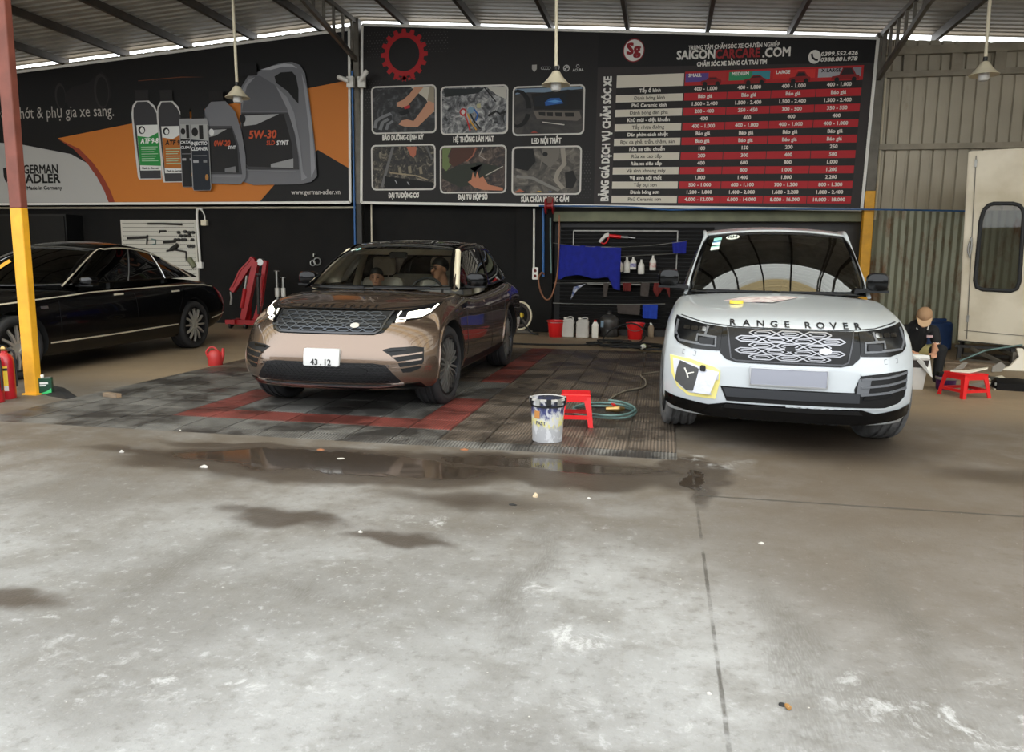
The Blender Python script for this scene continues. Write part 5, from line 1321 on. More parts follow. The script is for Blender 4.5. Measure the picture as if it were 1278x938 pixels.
# table
TL, TR, BL_, BR_ = W2(770,94.5), W2(1078,83), W2(763,253), W2(1062,254)
C1 = (W2(855,94)[0]-TL[0])/(TR[0]-TL[0])
hfrac = 1-(W2(766,110)[1]-BL_[1])/(TL[1]-BL_[1])
def tp(u, v):
    a = (TL[0]+(TR[0]-TL[0])*u, TL[1]+(TR[1]-TL[1])*u); b = (BL_[0]+(BR_[0]-BL_[0])*u, BL_[1]+(BR_[1]-BL_[1])*u)
    return (a[0]+(b[0]-a[0])*v, a[1]+(b[1]-a[1])*v)
def cell(nm, u0, u1, v0, v1, c, lay, par=SB): return flat(par, nm, [tp(u0,v1),tp(u1,v1),tp(u1,v0),tp(u0,v0)], c, lay)
cell('header_blank_cell', 0, C1-.004, 0, hfrac, (214,206,190), 3)
cols = [C1+(1-C1)*i/4 for i in range(5)]
for i, (nm, c, c2) in enumerate((('SMALL',(92,72,140),(176,46,44)),('MEDIUM',(52,140,96),(60,140,150)),('LARGE',(196,44,40),(208,52,46)),('X-LARGE',(168,166,170),(140,140,146)))):
    u0, u1 = cols[i]+.003, cols[i+1]-.003
    h = cell('header_cell_ground', u0-.003, u1+.003, -.01, hfrac, (178,36,38), 3)
    cell('header_cell', u0, u1-.006, .005, hfrac*.72, c, 4, h)
    cell('header_cell_tint', u0+(u1-u0)*.55, u1-.006, .005, hfrac*.72, c2, 5, h)
    x, z = tp(u0+.012, hfrac*.22); word(SB, 'header_lettering', nm, x, z, .08, (232,228,220) if i < 3 else (30,28,28), 6, align='LEFT', bold=.03)
    cx, cz = tp((u0+u1)/2+.02, hfrac*.72); s_ = (.82,.85,.82,1.05)[i]
    hi = (.15,.15,.20,.20)[i]*s_
    body = [(-.22,.0),(-.21,.06),(-.10,.075),(-.04,hi),(.10,hi),(.17,.08),(.22,.065),(.22,0)]
    cr = flat(SB, 'printed_car', [(cx+a*s_, cz-.05+b) for a, b in body], (132,26,28), 7)
    flat(cr, 'printed_car_windows', [(cx+a*s_, cz-.05+b) for a, b in [(-.07,.08),(-.03,hi-.02),(.09,hi-.02),(.14,.085)]], (44,30,32), 8)
    for wx in (-.13,.14): flat(cr, 'printed_car_wheel', ellipse(cx+wx*s_,cz-.05,.04,.045,12), (20,18,18), 8)
rows = [('Tẩy ố kính',['400 - 1.000']*4),('Đánh bóng kính',['Báo giá']*4),('Phủ Ceramic kính',['1.500 - 2.400']*4),('Đánh bóng đèn pha',['200 - 400','250 - 450','300 - 500','350 - 550']),
 ('Khử mùi - diệt khuẩn',['400']*4),('Tẩy nhựa đường',['400 - 1.000']*4),('Dán phim cách nhiệt',['Báo giá']*4),('Bọc da ghế, trần, thảm, sàn',['Báo giá']*4),('Rửa xe tiêu chuẩn',['100','150','200','250']),
 ('Rửa xe cao cấp',['200','300','400','500']),('Rửa xe siêu cấp',['400','600','800','1.000']),('Vệ sinh khoang máy',['600','800','1.000','1.200']),('Vệ sinh nội thất',['1.000','1.400','1.800','2.200']),
 ('Tẩy bụi sơn',['500 - 1.000','600 - 1.100','700 - 1.200','800 - 1.300']),('Đánh bóng sơn',['1.200 - 1.800','1.400 - 2.000','1.600 - 2.200','1.800 - 2.400']),('Phủ Ceramic sơn',['4.000 - 12.000','6.000 - 14.000','8.000 - 16.000','10.000 - 18.000'])]
for r, (nm, vals) in enumerate(rows):
    v0 = hfrac+(1-hfrac)*r/16; v1 = hfrac+(1-hfrac)*(r+1)/16
    if r % 2: cell('price_row_name_cell', 0, C1-.004, v0, v1, (212,204,188), 3)
    else: cell('price_row_band', 0, 1, v0, v1, (32,28,27), 2)
    mb = MB(); x, z = tp(C1*.5, (v0+v1)/2); put_text(mb, nm, x, z, BY-.012, .088, bold=.015 if r % 2 else .03)
    o = mb.build('row_name_lettering', ink((70,62,56) if r % 2 else (222,216,206)), SB, fix=False); o['kind'] = 'stuff'
    mb = MB()
    for i, t_ in enumerate(vals):
        if r % 2: cell('price_cell', cols[i]+.0015, cols[i+1]-.0015, v0, v1, (176,30,38), 3)
        x, z = tp((cols[i]+cols[i+1])/2, (v0+v1)/2); put_text(mb, t_, x, z, BY-.012, .088, bold=.03)
    o = mb.build('price_lettering', ink((222,212,204)), SB, fix=False); o['kind'] = 'stuff'
# ------------------------------------------------------------------ grated plastic tiles
def grate_mat(name, col, dark, wetc):
    m, nt, b = mk(name); N, L = nt.nodes, nt.links
    tc = N.new('ShaderNodeTexCoord'); ge = N.new('ShaderNodeNewGeometry'); oi = N.new('ShaderNodeObjectInfo')
    def wave(rot, sc):
        mp = N.new('ShaderNodeMapping'); mp.inputs['Rotation'].default_value = (0,0,math.radians(rot)); mp.inputs['Scale'].default_value = (sc,sc,sc); L.new(tc.outputs['Object'], mp.inputs[0])
        w = N.new('ShaderNodeTexWave'); w.inputs['Scale'].default_value = 1; L.new(mp.outputs[0], w.inputs['Vector']); return w.outputs['Fac']
    mu = N.new('ShaderNodeMath'); mu.operation = 'MULTIPLY'; L.new(wave(0, 12), mu.inputs[0]); L.new(wave(90, 17), mu.inputs[1])
    r = N.new('ShaderNodeValToRGB'); r.color_ramp.elements[0].position = .22; r.color_ramp.elements[1].position = .42; L.new(mu.outputs[0], r.inputs[0])
    n = N.new('ShaderNodeTexNoise'); n.inputs['Scale'].default_value = 1.6; n.inputs['Detail'].default_value = 8; n.inputs['Roughness'].default_value = .7; L.new(ge.outputs['Position'], n.inputs['Vector'])
    rw = N.new('ShaderNodeValToRGB'); rw.color_ramp.elements[0].position = .42; rw.color_ramp.elements[1].position = .58; L.new(n.outputs['Fac'], rw.inputs[0])
    # dirt builds up round the car that is being washed
    mx = N.new('ShaderNodeMix'); mx.data_type = 'RGBA'; mx.inputs[6].default_value = lin(wetc); mx.inputs[7].default_value = lin(col); L.new(rw.outputs[0], mx.inputs[0])
    hs = N.new('ShaderNodeMix'); hs.data_type = 'RGBA'; hs.blend_type = 'MULTIPLY'; hs.inputs[0].default_value = 1
    mr = N.new('ShaderNodeMapRange'); mr.inputs[3].default_value = .75; mr.inputs[4].default_value = 1.08; L.new(oi.outputs['Random'], mr.inputs[0])
    L.new(mx.outputs[2], hs.inputs[6]); L.new(mr.outputs[0], hs.inputs[7])
    m2 = N.new('ShaderNodeMix'); m2.data_type = 'RGBA'; m2.inputs[7].default_value = lin(dark); L.new(hs.outputs[2], m2.inputs[6]); L.new(r.outputs[0], m2.inputs[0])
    L.new(m2.outputs[2], b.inputs['Base Color'])
    rr = N.new('ShaderNodeMapRange'); rr.inputs[3].default_value = .40; rr.inputs[4].default_value = .65; L.new(rw.outputs[0], rr.inputs[0]); L.new(rr.outputs[0], b.inputs['Roughness'])
    bp = N.new('ShaderNodeBump'); bp.inputs['Strength'].default_value = .6; bp.inputs['Distance'].default_value = .008; bp.invert = True
    L.new(r.outputs[0], bp.inputs['Height']); L.new(bp.outputs[0], b.inputs['Normal'])
    return m
MT['tile_grey'] = grate_mat('grey_grated_plastic', (118,116,111), (34,32,30), (56,53,50))
MT['tile_brown'] = grate_mat('muddy_grated_plastic', (116,103,90), (42,37,32), (58,50,42))
MT['tile_red'] = grate_mat('red_grated_plastic', (136,62,52), (52,26,22), (82,38,32))
mat_t = thing('tile_mat', 'interlocking grated plastic floor tiles, grey with a red border line', 'floor mat', (-5.70, 5.5, 0))
TS = .365
def tile_mesh(m, L_=TS):
    mb = MB(); g = .0035; e = .012; h = .013
    ring = lambda i, z, l: [(g+i,g+i,z),(TS-g-i,g+i,z),(TS-g-i,l-g-i,z),(g+i,l-g-i,z)]
    mb.loft([ring(0,0,L_), ring(0,h*.7,L_), ring(e*.5,h,L_)], cap=True)
    return mb.mesh('tile', m)
tg, tr_, tb = tile_mesh(MT['tile_grey']), tile_mesh(MT['tile_red']), tile_mesh(MT['tile_brown'])
for i in range(16):
    for j in range(18):
        red = (j == 1 and 4 <= i <= 10) or (i == 10 and (1 <= j <= 4 or 8 <= j)) or (i == 4 and 1 <= j <= 4)
        me_ = tr_ if red else (tb if (i >= 11 or j >= 8) else tg)
        o = link('tile', me_, mat_t); o.location = (i*TS, .167+j*TS, rnd.uniform(-.0015,.0008))
mb = MB()
for i in range(16):
    mb.add([(i*TS+.003,0,0),((i+1)*TS-.003,0,0),((i+1)*TS-.003,.163,.012),(i*TS+.003,.163,.012),(i*TS+.003,.163,0),((i+1)*TS-.003,.163,0)], [(0,1,2,3),(3,2,5,4),(0,3,4),(1,5,2),(0,4,5,1)])
o = mb.build('ramp_edge', MT['tile_grey'], mat_t); o['kind'] = 'stuff'
TZ = .013
# ------------------------------------------------------------------ loose things on the floor
MT['redplastic'] = mat('red_plastic', (206,28,30), .35)
MT['redplastic_old'] = mat('faded_red_plastic', (190,52,50), .45, var=.2)
MT['red_paint'] = mat('red_machine_paint', (158,20,26), .35, var=.2)
MT['translucent'] = mat('cloudy_white_plastic', (196,192,186), .4, var=.2, vscale=4)
MT['steel_bright'] = mat('bright_steel', (176,176,172), .3, metal=.8)
MT['brass'] = mat('brass', (170,140,90), .3, metal=.9)
MT['label_yellow'] = mat('yellow_label', (226,196,60), .5)
MT['label_white'] = mat('white_label', (220,220,216), .5)
MT['bluecloth'] = mat('blue_towel', (22,34,140), .9, var=.25, vscale=9, bump=.3, bscale=200)
MT['bluecloth2'] = mat('bright_blue_towel', (28,62,170), .9, var=.25, vscale=9, bump=.3, bscale=200)
MT['redcloth'] = mat('dark_red_towel', (104,30,26), .9, var=.25, vscale=9)
MT['greycloth'] = mat('grey_towel', (74,66,62), .9, var=.25, vscale=9, bump=.3, bscale=200)
MT['wood'] = mat('worn_wood', (128,110,90), .7, var=.35, vscale=8, stretch=(1,6,6))
# painted metal pail
def tinpail(loc):
    t = thing('paint_pail', 'paint-splashed plastic paint pail standing in front of the red stool', 'bucket', loc)
    m, nt, b = mk('splashed_label'); N, L = nt.nodes, nt.links
    tc = N.new('ShaderNodeTexCoord'); mp = N.new('ShaderNodeMapping'); mp.inputs['Scale'].default_value = (9,9,5); L.new(tc.outputs['Object'], mp.inputs[0])
    n = N.new('ShaderNodeTexNoise'); n.inputs['Scale'].default_value = 1.5; n.inputs['Detail'].default_value = 9; n.inputs['Roughness'].default_value = .75; L.new(mp.outputs[0], n.inputs['Vector'])
    sx_ = N.new('ShaderNodeSeparateXYZ'); L.new(tc.outputs['Object'], sx_.inputs[0])
    ad = N.new('ShaderNodeMath'); ad.operation = 'MULTIPLY_ADD'; ad.inputs[1].default_value = .35; L.new(n.outputs['Fac'], ad.inputs[0]); L.new(sx_.outputs['Z'], ad.inputs[2])
    r = N.new('ShaderNodeValToRGB'); e = r.color_ramp.elements
    e[0].position = 0; e[0].color = lin((148,148,150)); e[1].position = .30; e[1].color = lin((160,160,162))
    for p_, c_ in ((.33,(206,196,110)),(.37,(190,190,186)),(.42,(60,64,110)),(.47,(40,42,60)),(.52,(36,36,40)),(.56,(120,120,124))): q = e.new(p_); q.color = lin(c_)
    L.new(ad.outputs[0], r.inputs[0])
    n2 = N.new('ShaderNodeTexNoise'); n2.inputs['Scale'].default_value = 2.4; n2.inputs['Detail'].default_value = 6; L.new(mp.outputs[0], n2.inputs['Vector'])
    r2_ = N.new('ShaderNodeValToRGB'); r2_.color_ramp.elements[0].position = .54; r2_.color_ramp.elements[1].position = .60; L.new(n2.outputs['Fac'], r2_.inputs[0])
    mx = N.new('ShaderNodeMix'); mx.data_type = 'RGBA'; L.new(r2_.outputs[0], mx.inputs[0]); L.new(r.outputs[0], mx.inputs[6]); mx.inputs[7].default_value = lin((186,186,188))
    L.new(mx.outputs[2], b.inputs['Base Color']); b.inputs['Roughness'].default_value = .4
    mb = MB(); mb.lathe([(.112,0),(.116,.004),(.130,.30),(.1305,.335),(.126,.335),(.125,.30),(.108,.012)], 36, cap=False); mb.lathe([(.108,.012),(.001,.012)], 36, cap=False); mb.build('pail_body', m, t, smooth=40)
    mb = MB(); mb.lathe([(.131,.275),(.137,.278),(.137,.286),(.131,.290)], 36, cap=False); mb.build('ridge', MT['blackplastic'], t, smooth=40)
    mb = MB(); mb.lathe([(.131,.322),(.140,.325),(.140,.340),(.126,.342),(.124,.335)], 36, cap=False); mb.build('rim', MT['translucent'], t, smooth=40)
    for k in range(10):
        a = 2*math.pi*k/10+.2; T = Matrix.Rotation(a, 4, 'Z')
        mb = MB(); mb.box(-.018,.018,.130,.145,.292,.343,0,T); mb.build('rim_clip', MT['blackplastic'] if k % 2 else MT['steel_bright'], t)
    mb = MB(); mb.lathe([(.119,.20),(.001,.20)], 30, cap=False); mb.build('paint_inside', MT['label_white'], t)
    mb = MB()
    for sx2 in (-1,): mb.add([(math.sin(a)*.1295*1.0, -math.cos(a)*.1295, z) for z in (.19,.25) for a in (-.75,-.55,-.35)], [(0,1,4,3),(1,2,5,4)])
    mb.build('label_patch', mat('orange_label_patch', (176,120,60), .5), t)
    T = Matrix.Identity(4)
    v, f = text2d('FAST', .038, bold=.02)
    mb = MB(); mb.add([(math.sin(-.30+x/.125)*.1265, -math.cos(-.30+x/.125)*.1265, .155+y) for x, y in v], f); mb.build('label_lettering', ink((60,60,84)), t, fix=False)
    return t
tinpail((*gd(683,551)[:2], TZ))
def stool(name, label, loc, rz, s=1.0, h=.25, w=.27):
    t = thing(name, label, 'stool', loc, rz, 'red plastic stools')
    tw, bw = w*.40, w*.5
    mb = MB()
    mb.loft([[(-tw,-tw,h-.022),(tw,-tw,h-.022),(tw,tw,h-.022),(-tw,tw,h-.022)],[(-tw*1.03,-tw*1.03,h-.008),(tw*1.03,-tw*1.03,h-.008),(tw*1.03,tw*1.03,h-.008),(-tw*1.03,tw*1.03,h-.008)],[(-tw*.96,-tw*.96,h),(tw*.96,-tw*.96,h),(tw*.96,tw*.96,h),(-tw*.96,tw*.96,h)]])
    mb.build('seat', MT['redplastic'], t)
    for i in range(4):
        T = Matrix.Rotation(math.pi/2*i, 4, 'Z')
        mb = MB()
        rings = []
        for z, q, ww in ((0, bw, .042), (h*.5, (tw+bw)/2, .046), (h-.015, tw, .060)):
            rings.append([(q-ww,-q,z),(q,-q,z),(q,-q+ww,z),(q-.012,-q+ww,z),(q-.012,-q+.012,z),(q-ww,-q+.012,z)])
        mb.loft(rings, 0, T); mb.build('leg', MT['redplastic'], t)
        mb = MB(); q = bw-(bw-tw)*.30; mb.box(-q+.03,q-.03,-q,-q+.012,h*.24,h*.36,0,T); mb.build('lower_rail', MT['redplastic'], t)
        mb = MB(); mb.box(-tw+.03,tw-.03,-tw-.004,-tw+.008,h-.065,h-.012,0,T); mb.build('apron', MT['redplastic'], t)
    return t
p = gd(716,534); stool('plastic_stool', 'small red plastic stool behind the paint pail on the tiles', (p.x, p.y+.12, TZ), math.radians(6), h=.275, w=.30)
p = gd(1207,496); stool('plastic_stool', 'low red plastic stool holding white scraps beside the seated man', (p.x, p.y+.10, 0), math.radians(24), h=.26, w=.36)
# hoses and cables on the floor
def coil(path, r, m, name, label, cat, n=8):
    o = MB().tube(smooth_path(path, 6), r, n).build(name, m, None, smooth=60); return tag(o, label, cat)
MT['hose_teal'] = mat('teal_hose', (96,124,120), .4)
MT['cable_grey'] = mat('grey_cable', (130,122,108), .5)
c = gd(765,519); pts = []
for i in range(27):
    a = 2*math.pi*i/12+.6; pts.append((c.x+.02*math.sin(i)+.30*math.cos(a)*(1-.004*i)-.06, c.y+.02*math.cos(i*1.7)+.33*math.sin(a), TZ+.014+.0022*i))
coil(pts, .011, MT['hose_teal'], 'air_hose', 'teal air hose lying coiled behind the red stool', 'hose')
coil([gd(777,509,TZ+.02), gd(766,503,TZ+.01), gd(763,497,TZ+.01), gd(780,488,TZ+.01), gd(803,483,TZ+.01), gd(806,475,TZ+.01), gd(800,468,TZ+.01), gd(812,465,TZ+.01), gd(822,464,TZ+.01)], .011, MT['cable_grey'], 'extension_cable', 'pale cable winding over the tiles towards the white SUV', 'cable')
q = gd(774,517); t = thing('hose_coupling', 'metal hose coupling with red tap inside the teal hose coil', 'coupling', (q.x-.06, q.y, TZ), math.radians(20))
mb = MB(); mb.lathe([(.02,-.08),(.026,-.06),(.026,-.01),(.034,0),(.034,.05),(.022,.06),(.016,.10)], 14, (0,0,.036), 'x'); mb.build('body', MT['brass'], t, smooth=40)
mb = MB(); mb.box(-.012,.012,-.02,.05,.066,.082); mb.build('tap_lever', MT['redplastic'], t)
q = gd(838,465); t = thing('junction_plug', 'black plug box at the end of the pale cable', 'plug', (q.x, q.y, TZ), .3)
mb = MB(); mb.rbox(-.07,.07,-.035,.035,0,.05,.014); mb.build('housing', MT['blackplastic'], t, smooth=40); mb = MB(); mb.tube([(-.07,0,.025),(-.12,.01,.02)],.012,8); mb.build('strain_relief', MT['blackplastic'], t, smooth=50)
pts = []
for i in range(60):
    a = i*.55; pts.append(Vector((-.45+.33*math.cos(a)+.40*math.sin(i*.11)+.12*math.sin(i*2.1), 12.85+.36*math.sin(a)+.25*math.cos(i*.17), .022+.0009*i)))
coil(pts, .014, MT['rubber'], 'pressure_hose', 'tangled black pressure hose in front of the wash bay', 'hose')
coil([(-3.4,13.0,.02),(-2.4,12.75,.02),(-1.6,12.8,.02),(-.9,13.0,.03),(-.4,13.3,.04),(-.3,13.7,.2),(-.55,13.9,.32),(-.9,13.8,.2),(-1.0,13.5,.03),(-.6,13.2,.04),(.2,12.6,.03),(.75,12.5,.03)], .014, MT['rubber'], 'pressure_hose', 'black hose arching up between the white bottle and the bucket with handle', 'hose')
for k, (px, py, lb) in enumerate(((783,415,'white hose connector lying near the white bottle'),(802,438,'pale quick connector lying on the tangled hose'))):
    q = gd(px, py); t = thing('hose_connector', lb, 'connector', (q.x, q.y, .03), .4+k)
    mb = MB(); mb.lathe([(.02,-.10),(.03,-.08),(.03,0),(.045,.01),(.045,.08),(.03,.09)], 14, (0,0,.035), 'x'); mb.build('body', MT['label_white'], t, smooth=40); mb = MB(); mb.lathe([(.047,.03),(.047,.06)], 14, (0,0,.035), 'x'); mb.build('collar', mat('lime_collar', (150,180,70), .5), t, smooth=40)
# left foreground: extinguishers, oil can, rag, watering can, block
def extinguisher(loc, label, rz):
    t = thing('fire_extinguisher', label, 'fire extinguisher', loc, rz, 'fire extinguishers by the yellow column')
    R = .078
    mb = MB(); mb.lathe([(R*.92,0),(R,.015),(R,.36),(R*.94,.40),(R*.7,.435),(R*.38,.455),(R*.36,.475)], 28); mb.build('cylinder', MT['red_paint2'], t, smooth=40)
    mb = MB(); mb.lathe([(.024,.475),(.03,.485),(.03,.505),(.02,.52)], 14); mb.build('valve', MT['brass'], t, smooth=40)
    mb = MB(); mb.box(-.10,.03,-.012,.012,.515,.53); mb.box(-.09,.02,-.010,.010,.492,.502); mb.build('handle', MT['blackplastic'], t)
    mb = MB(); mb.tube(smooth_path([(.03,0,.50),(.085,.02,.47),(.092,.03,.36),(.09,.03,.12)],5), .010, 8); mb.build('hose', MT['rubber'], t, smooth=60)
    mb = MB(); mb.add([(math.sin(a)*(R+.001), -math.cos(a)*(R+.001), z) for z in (.085,.33) for a in (.15,.35,.55,.75,.95)], [(i,i+1,i+6,i+5) for i in range(4)]); lb = mb.build('label_plate', MT['label_yellow'], t, fix=False)
    mb = MB(); mb.add([(math.sin(a)*(R+.002), -math.cos(a)*(R+.002), z) for z in (.085,.135) for a in (.15,.35,.55,.75,.95)], [(i,i+1,i+6,i+5) for i in range(4)]); mb.build('label_foot', MT['label_white'], lb, fix=False)
    mb = MB(); mb.add([(math.sin(a)*(R+.002), -math.cos(a)*(R+.002), z) for z in (.285,.31) for a in (.2,.4,.6,.8,.95)], [(i,i+1,i+6,i+5) for i in range(4)]); mb.build('label_band', MT['blackplastic'], lb, fix=False)
MT['red_paint2'] = mat('extinguisher_red', (176,24,34), .3, coat=.4)
q = gd(10,497); extinguisher((q.x, q.y, 0), 'red fire extinguisher with yellow label standing beside the yellow column', 0)
q = gd(-3,502); extinguisher((q.x-.02, q.y, 0), 'red fire extinguisher cut off by the left edge of the picture', -.4)
q = gd(58,491); t = thing('oil_can', 'small dark green oil tin with white cap at the foot of the yellow column', 'can', (q.x, q.y, 0), math.radians(32))
mb = MB(); mb.rbox(-.062,.062,-.045,.045,0,.165,.008); mb.build('tin_body', mat('dark_green_tin', (16,62,40), .35), t, smooth=30)
mb = MB(); mb.lathe([(.020,.165),(.020,.195),(.016,.20)], 14, (-.03,0,0)); mb.build('cap', MT['white'], t, smooth=40)
mb = MB(); mb.box(.0,.05,-.03,.03,.165,.172); mb.build('carry_handle', MT['steel_bright'], t)
mb = MB(); mb.add([(-.055,-.0455,.008),(.055,-.0455,.008),(.055,-.0455,.06),(.01,-.0455,.03)], [(0,1,2,3)]); mb.build('label_flash', mat('light_green_flash', (60,190,110), .4), t, fix=False)
mb = MB(); mb.box(-.045,.03,-.0455,-.0452,.105,.125); mb.box(-.045,.012,-.0455,-.0452,.085,.098); o = mb.build('label_lettering', MT['label_white'], t); o['kind'] = 'stuff'
r0 = gd(72,490); mb = MB(); pts = [gd(x, y) for x, y in ((48,487),(66,481),(80,484),(90,491),(97,496),(86,499),(72,496),(60,494))]
mb.add([(p.x,p.y,.004) for p in pts]+[(p.x,p.y,0) for p in pts]+[((r0.x),(r0.y),.03)], [(i,(i+1)%8,16) for i in range(8)]+[(i,8+i,8+(i+1)%8,(i+1)%8) for i in range(8)])
o = mb.build('floor_rag', MT['rubber'], None); tag(o, 'crumpled black rag lying behind the green oil tin', 'rag')
q = gd(269,456); t = thing('watering_can', 'red plastic watering can at the left edge of the tile mat', 'can', (q.x, q.y, 0), .3)
mb = MB(); mb.lathe([(.085,0),(.092,.01),(.095,.12),(.085,.17),(.055,.20),(.05,.205)], 24); mb.build('can_body', MT['redplastic_old'], t, smooth=40)
mb = MB(); mb.tube(smooth_path([(-.085,0,.10),(-.11,0,.17),(-.08,0,.225),(-.03,0,.245),(.01,0,.225),(.03,0,.19)],5), .013, 8); mb.build('handle', MT['redplastic_old'], t, smooth=60)
mb = MB(); mb.tube([(.07,0,.06),(.10,0,.14),(.105,0,.23)], [.03,.022,.018], 10); mb.build('spout', MT['redplastic_old'], t, smooth=60)
q = gd(140,497); t = thing('wood_block', 'short offcut of grey timber lying on the tile mat', 'wood block', (q.x, q.y, TZ), math.radians(-14))
mb = MB(); mb.rbox(-.10,.10,-.03,.03,0,.042,.004,axis='x'); mb.build('timber', MT['wood'], t); mb = MB(); mb.box(.1005,.1015,-.026,.026,.004,.038); mb.build('sawn_end', mat('sawn_end_grain', (150,126,100), .8), t)
# scraps
def scrap(px, py, s, c, label, cat, seed, h=.006, z=0):
    s *= .6; h *= .6
    r_ = random.Random(seed); q = gd(px, py); n = 7
    pts = [(s*(.6+.4*r_.random())*math.cos(2*math.pi*i/n)*1.5, s*(.6+.4*r_.random())*math.sin(2*math.pi*i/n), r_.random()*h) for i in range(n)]
    mb = MB(); mb.add(pts+[(0,0,h*1.6)]+[(x,y,0) for x,y,_ in pts], [(i,(i+1)%n,n) for i in range(n)]+[(i,n+1+i,n+1+(i+1)%n,(i+1)%n) for i in range(n)])
    o = mb.build('scrap', c, None); o.location = (q.x, q.y, z); return tag(o, label, cat)
SW_, SO = mat('dirty_white_scrap', (180,176,168), .8), mat('orange_scrap', (150,96,62), .8)
scrap(255,583,.045,SW_,'crumpled white paper scrap left of the puddle','scrap',1,.02)
scrap(425,572,.04,SW_,'flat white paper sliver in the puddle centre','scrap',2)
scrap(580,561,.045,SO,'brown leaf-like scrap at the mat edge near the paint pail','scrap',3,.012)
scrap(400,561,.05,SO,'rusty brown scrap at the mat edge below the bronze SUV','scrap',4,.008)
scrap(668,620,.024,mat('bone_scrap', (190,170,140), .7),'small bone-coloured lump on the bare concrete','scrap',5,.03)
scrap(640,630,.03,MT['rubber'],'small dark crumb beside the bone-coloured lump','scrap',6,.01)
scrap(152,564,.03,SW_,'white paper curl on the concrete at the far left','scrap',7,.02)
scrap(225,537,.018,SW_,'tiny white fleck close to the front edge of the mat','scrap',8,.01)
scrap(450,664,.018,SW_,'white pebble on the grey concrete left of centre','scrap',9,.012)
scrap(735,622,.015,SW_,'white pebble on the concrete below the tile corner','scrap',10,.01)
scrap(950,678,.02,SW_,'pale fleck on the brown concrete before the white SUV','scrap',11,.01)
scrap(885,866,.012,SW_,'pale crumb on the concrete near the bottom of the picture','scrap',12,.01)
q = gd(983,884); t = thing('cable_cap', 'brown plug cap lying on the concrete at bottom right', 'cap', (q.x, q.y, 0), .4); t.scale = (.5,.5,.5)
mb = MB(); mb.lathe([(.012,-.022),(.016,-.018),(.016,.006),(.011,.014),(.010,.022)], 14, (0,0,.016), 'y'); mb.build('cap_body', mat('tan_plastic', (150,110,60), .5), t, smooth=40); mb = MB(); mb.lathe([(.022,0),(.022,.006),(.016,.009)], 14, (-.012,.045,0)); mb.build('rubber_grommet', MT['rubber'], t, smooth=40)
# ------------------------------------------------------------------ pendant lamps
def pendant(px, py, Y, label):
    p = at(px, py, Y); zt = roof_z(p.x)-.16-p.z
    t = thing('pendant_lamp', label, 'lamp', p, 0, 'pendant lamps under the roof')
    mb = MB(); mb.tube([(0,0,.10),(-.02,0,zt)], .022, 10); mb.build('conduit_rod', MT['cream'], t, smooth=50)
    mb = MB(); mb.lathe([(.02,.04),(.028,.05),(.028,.11),(.018,.12)], 14); mb.build('lamp_holder', MT['blackplastic'], t, smooth=40)
    mb = MB(); mb.lathe([(.035,.055),(.05,.045),(.10,-.03),(.165,-.10),(.19,-.118),(.188,-.124),(.16,-.106),(.095,-.036),(.045,.03)], 32, cap=False); mb.build('shade', MT['cream'], t, smooth=40)
    mb = MB(); mb.lathe([(.03,-.02),(.055,-.06),(.07,-.12),(.07,-.17),(.055,-.195),(.02,-.205)], 20); mb.build('bulb', mat('frosted_bulb', (196,194,190), .35), t, smooth=40)
pendant(296,112,11.6,'cream pendant lamp hanging in front of the printed oil jug')
pendant(694,94,10.6,'cream pendant lamp hanging in front of the framed pictures')
pendant(1229,82,12.0,'cream pendant lamp hanging at the right edge of the shed')
# ------------------------------------------------------------------ cameras on the middle column
def cctv(px, py, s, label):
    p = at(px, py, WY-.50); t = thing('security_camera', label, 'camera', p, 0, 'security cameras on the middle column')
    mb = MB(); mb.box(-.07,.07,-.02,.06,-.10,.10); mb.build('bracket_box', MT['white'], t)
    mb = MB(); mb.lathe([(.03,-.02),(.045,0),(.045,.20),(.03,.22)], 16, (0,0,0), 'x', 0, Matrix.Rotation(math.radians(200 if s < 0 else -50), 4, 'Y') @ Matrix.Translation((.02,-.08,0))); mb.build('camera_barrel', MT['white'], t, smooth=40)
cctv(437,102,-1,'white security camera on the left face of the middle column')
cctv(451,102,1,'white security camera on the right face of the middle column')
# ------------------------------------------------------------------ tool board behind the sedan
MT['pegboard'] = mat('perforated_white_board', (196,192,180), .5)
t = thing('peg_board', 'white perforated tool board on the black wall behind the sedan', 'tool board', (0,0,0))
x0, x1, z0, z1 = -11.72, -9.90, .85, 2.20
mb = MB(); mb.box(x0,x1,WY-.05,WY-.001,z0,z1); mb.build('board', MT['pegboard'], t)
mb = MB()
for i in range(38):
    for j in range(13):
        x = x0+.06+i*(x1-x0-.12)/37; z = z1-.07-j*.09
        mb.box(x-.012,x+.012,WY-.053,WY-.0505,z-.008,z+.008)
o = mb.build('board_holes', MT['blackplastic'], t); o['kind'] = 'stuff'
YT = WY-.075
def bartool(name, pts, w, label, m='darksteel'):
    P = [at(px, py, YT) for px, py in pts]; mb = MB(); mb.tube(P, w, 8)
    return tag(mb.build(name, MT[m], None, smooth=50), label, 'tool', 'tools hung on the white board')
bartool('breaker_bar', [(184,280),(184,279),(205,279),(227,280)], .022, 'long dark breaker bar along the top of the tool board')
bartool('torque_wrench', [(159,297),(183,296),(184,294)], .026, 'dark torque wrench at the left of the tool board')
bartool('hex_key', [(199,291),(199,288),(207,288)], .018, 'small dark hex key in the middle of the tool board')
bartool('ratchet_handle', [(204,302),(219,301)], .030, 'thick black ratchet handle in the middle of the tool board')
bartool('impact_gun', [(214,311),(220,307),(222,305)], .05, 'black angled hand drill low on the tool board')
bartool('hacksaw', [(208,313),(216,311),(232,314),(233,325)], .020, 'hacksaw frame at the lower right of the tool board')
bartool('t_handle', [(184,293),(183,305)], .016, 'thin upright rod under the torque wrench')
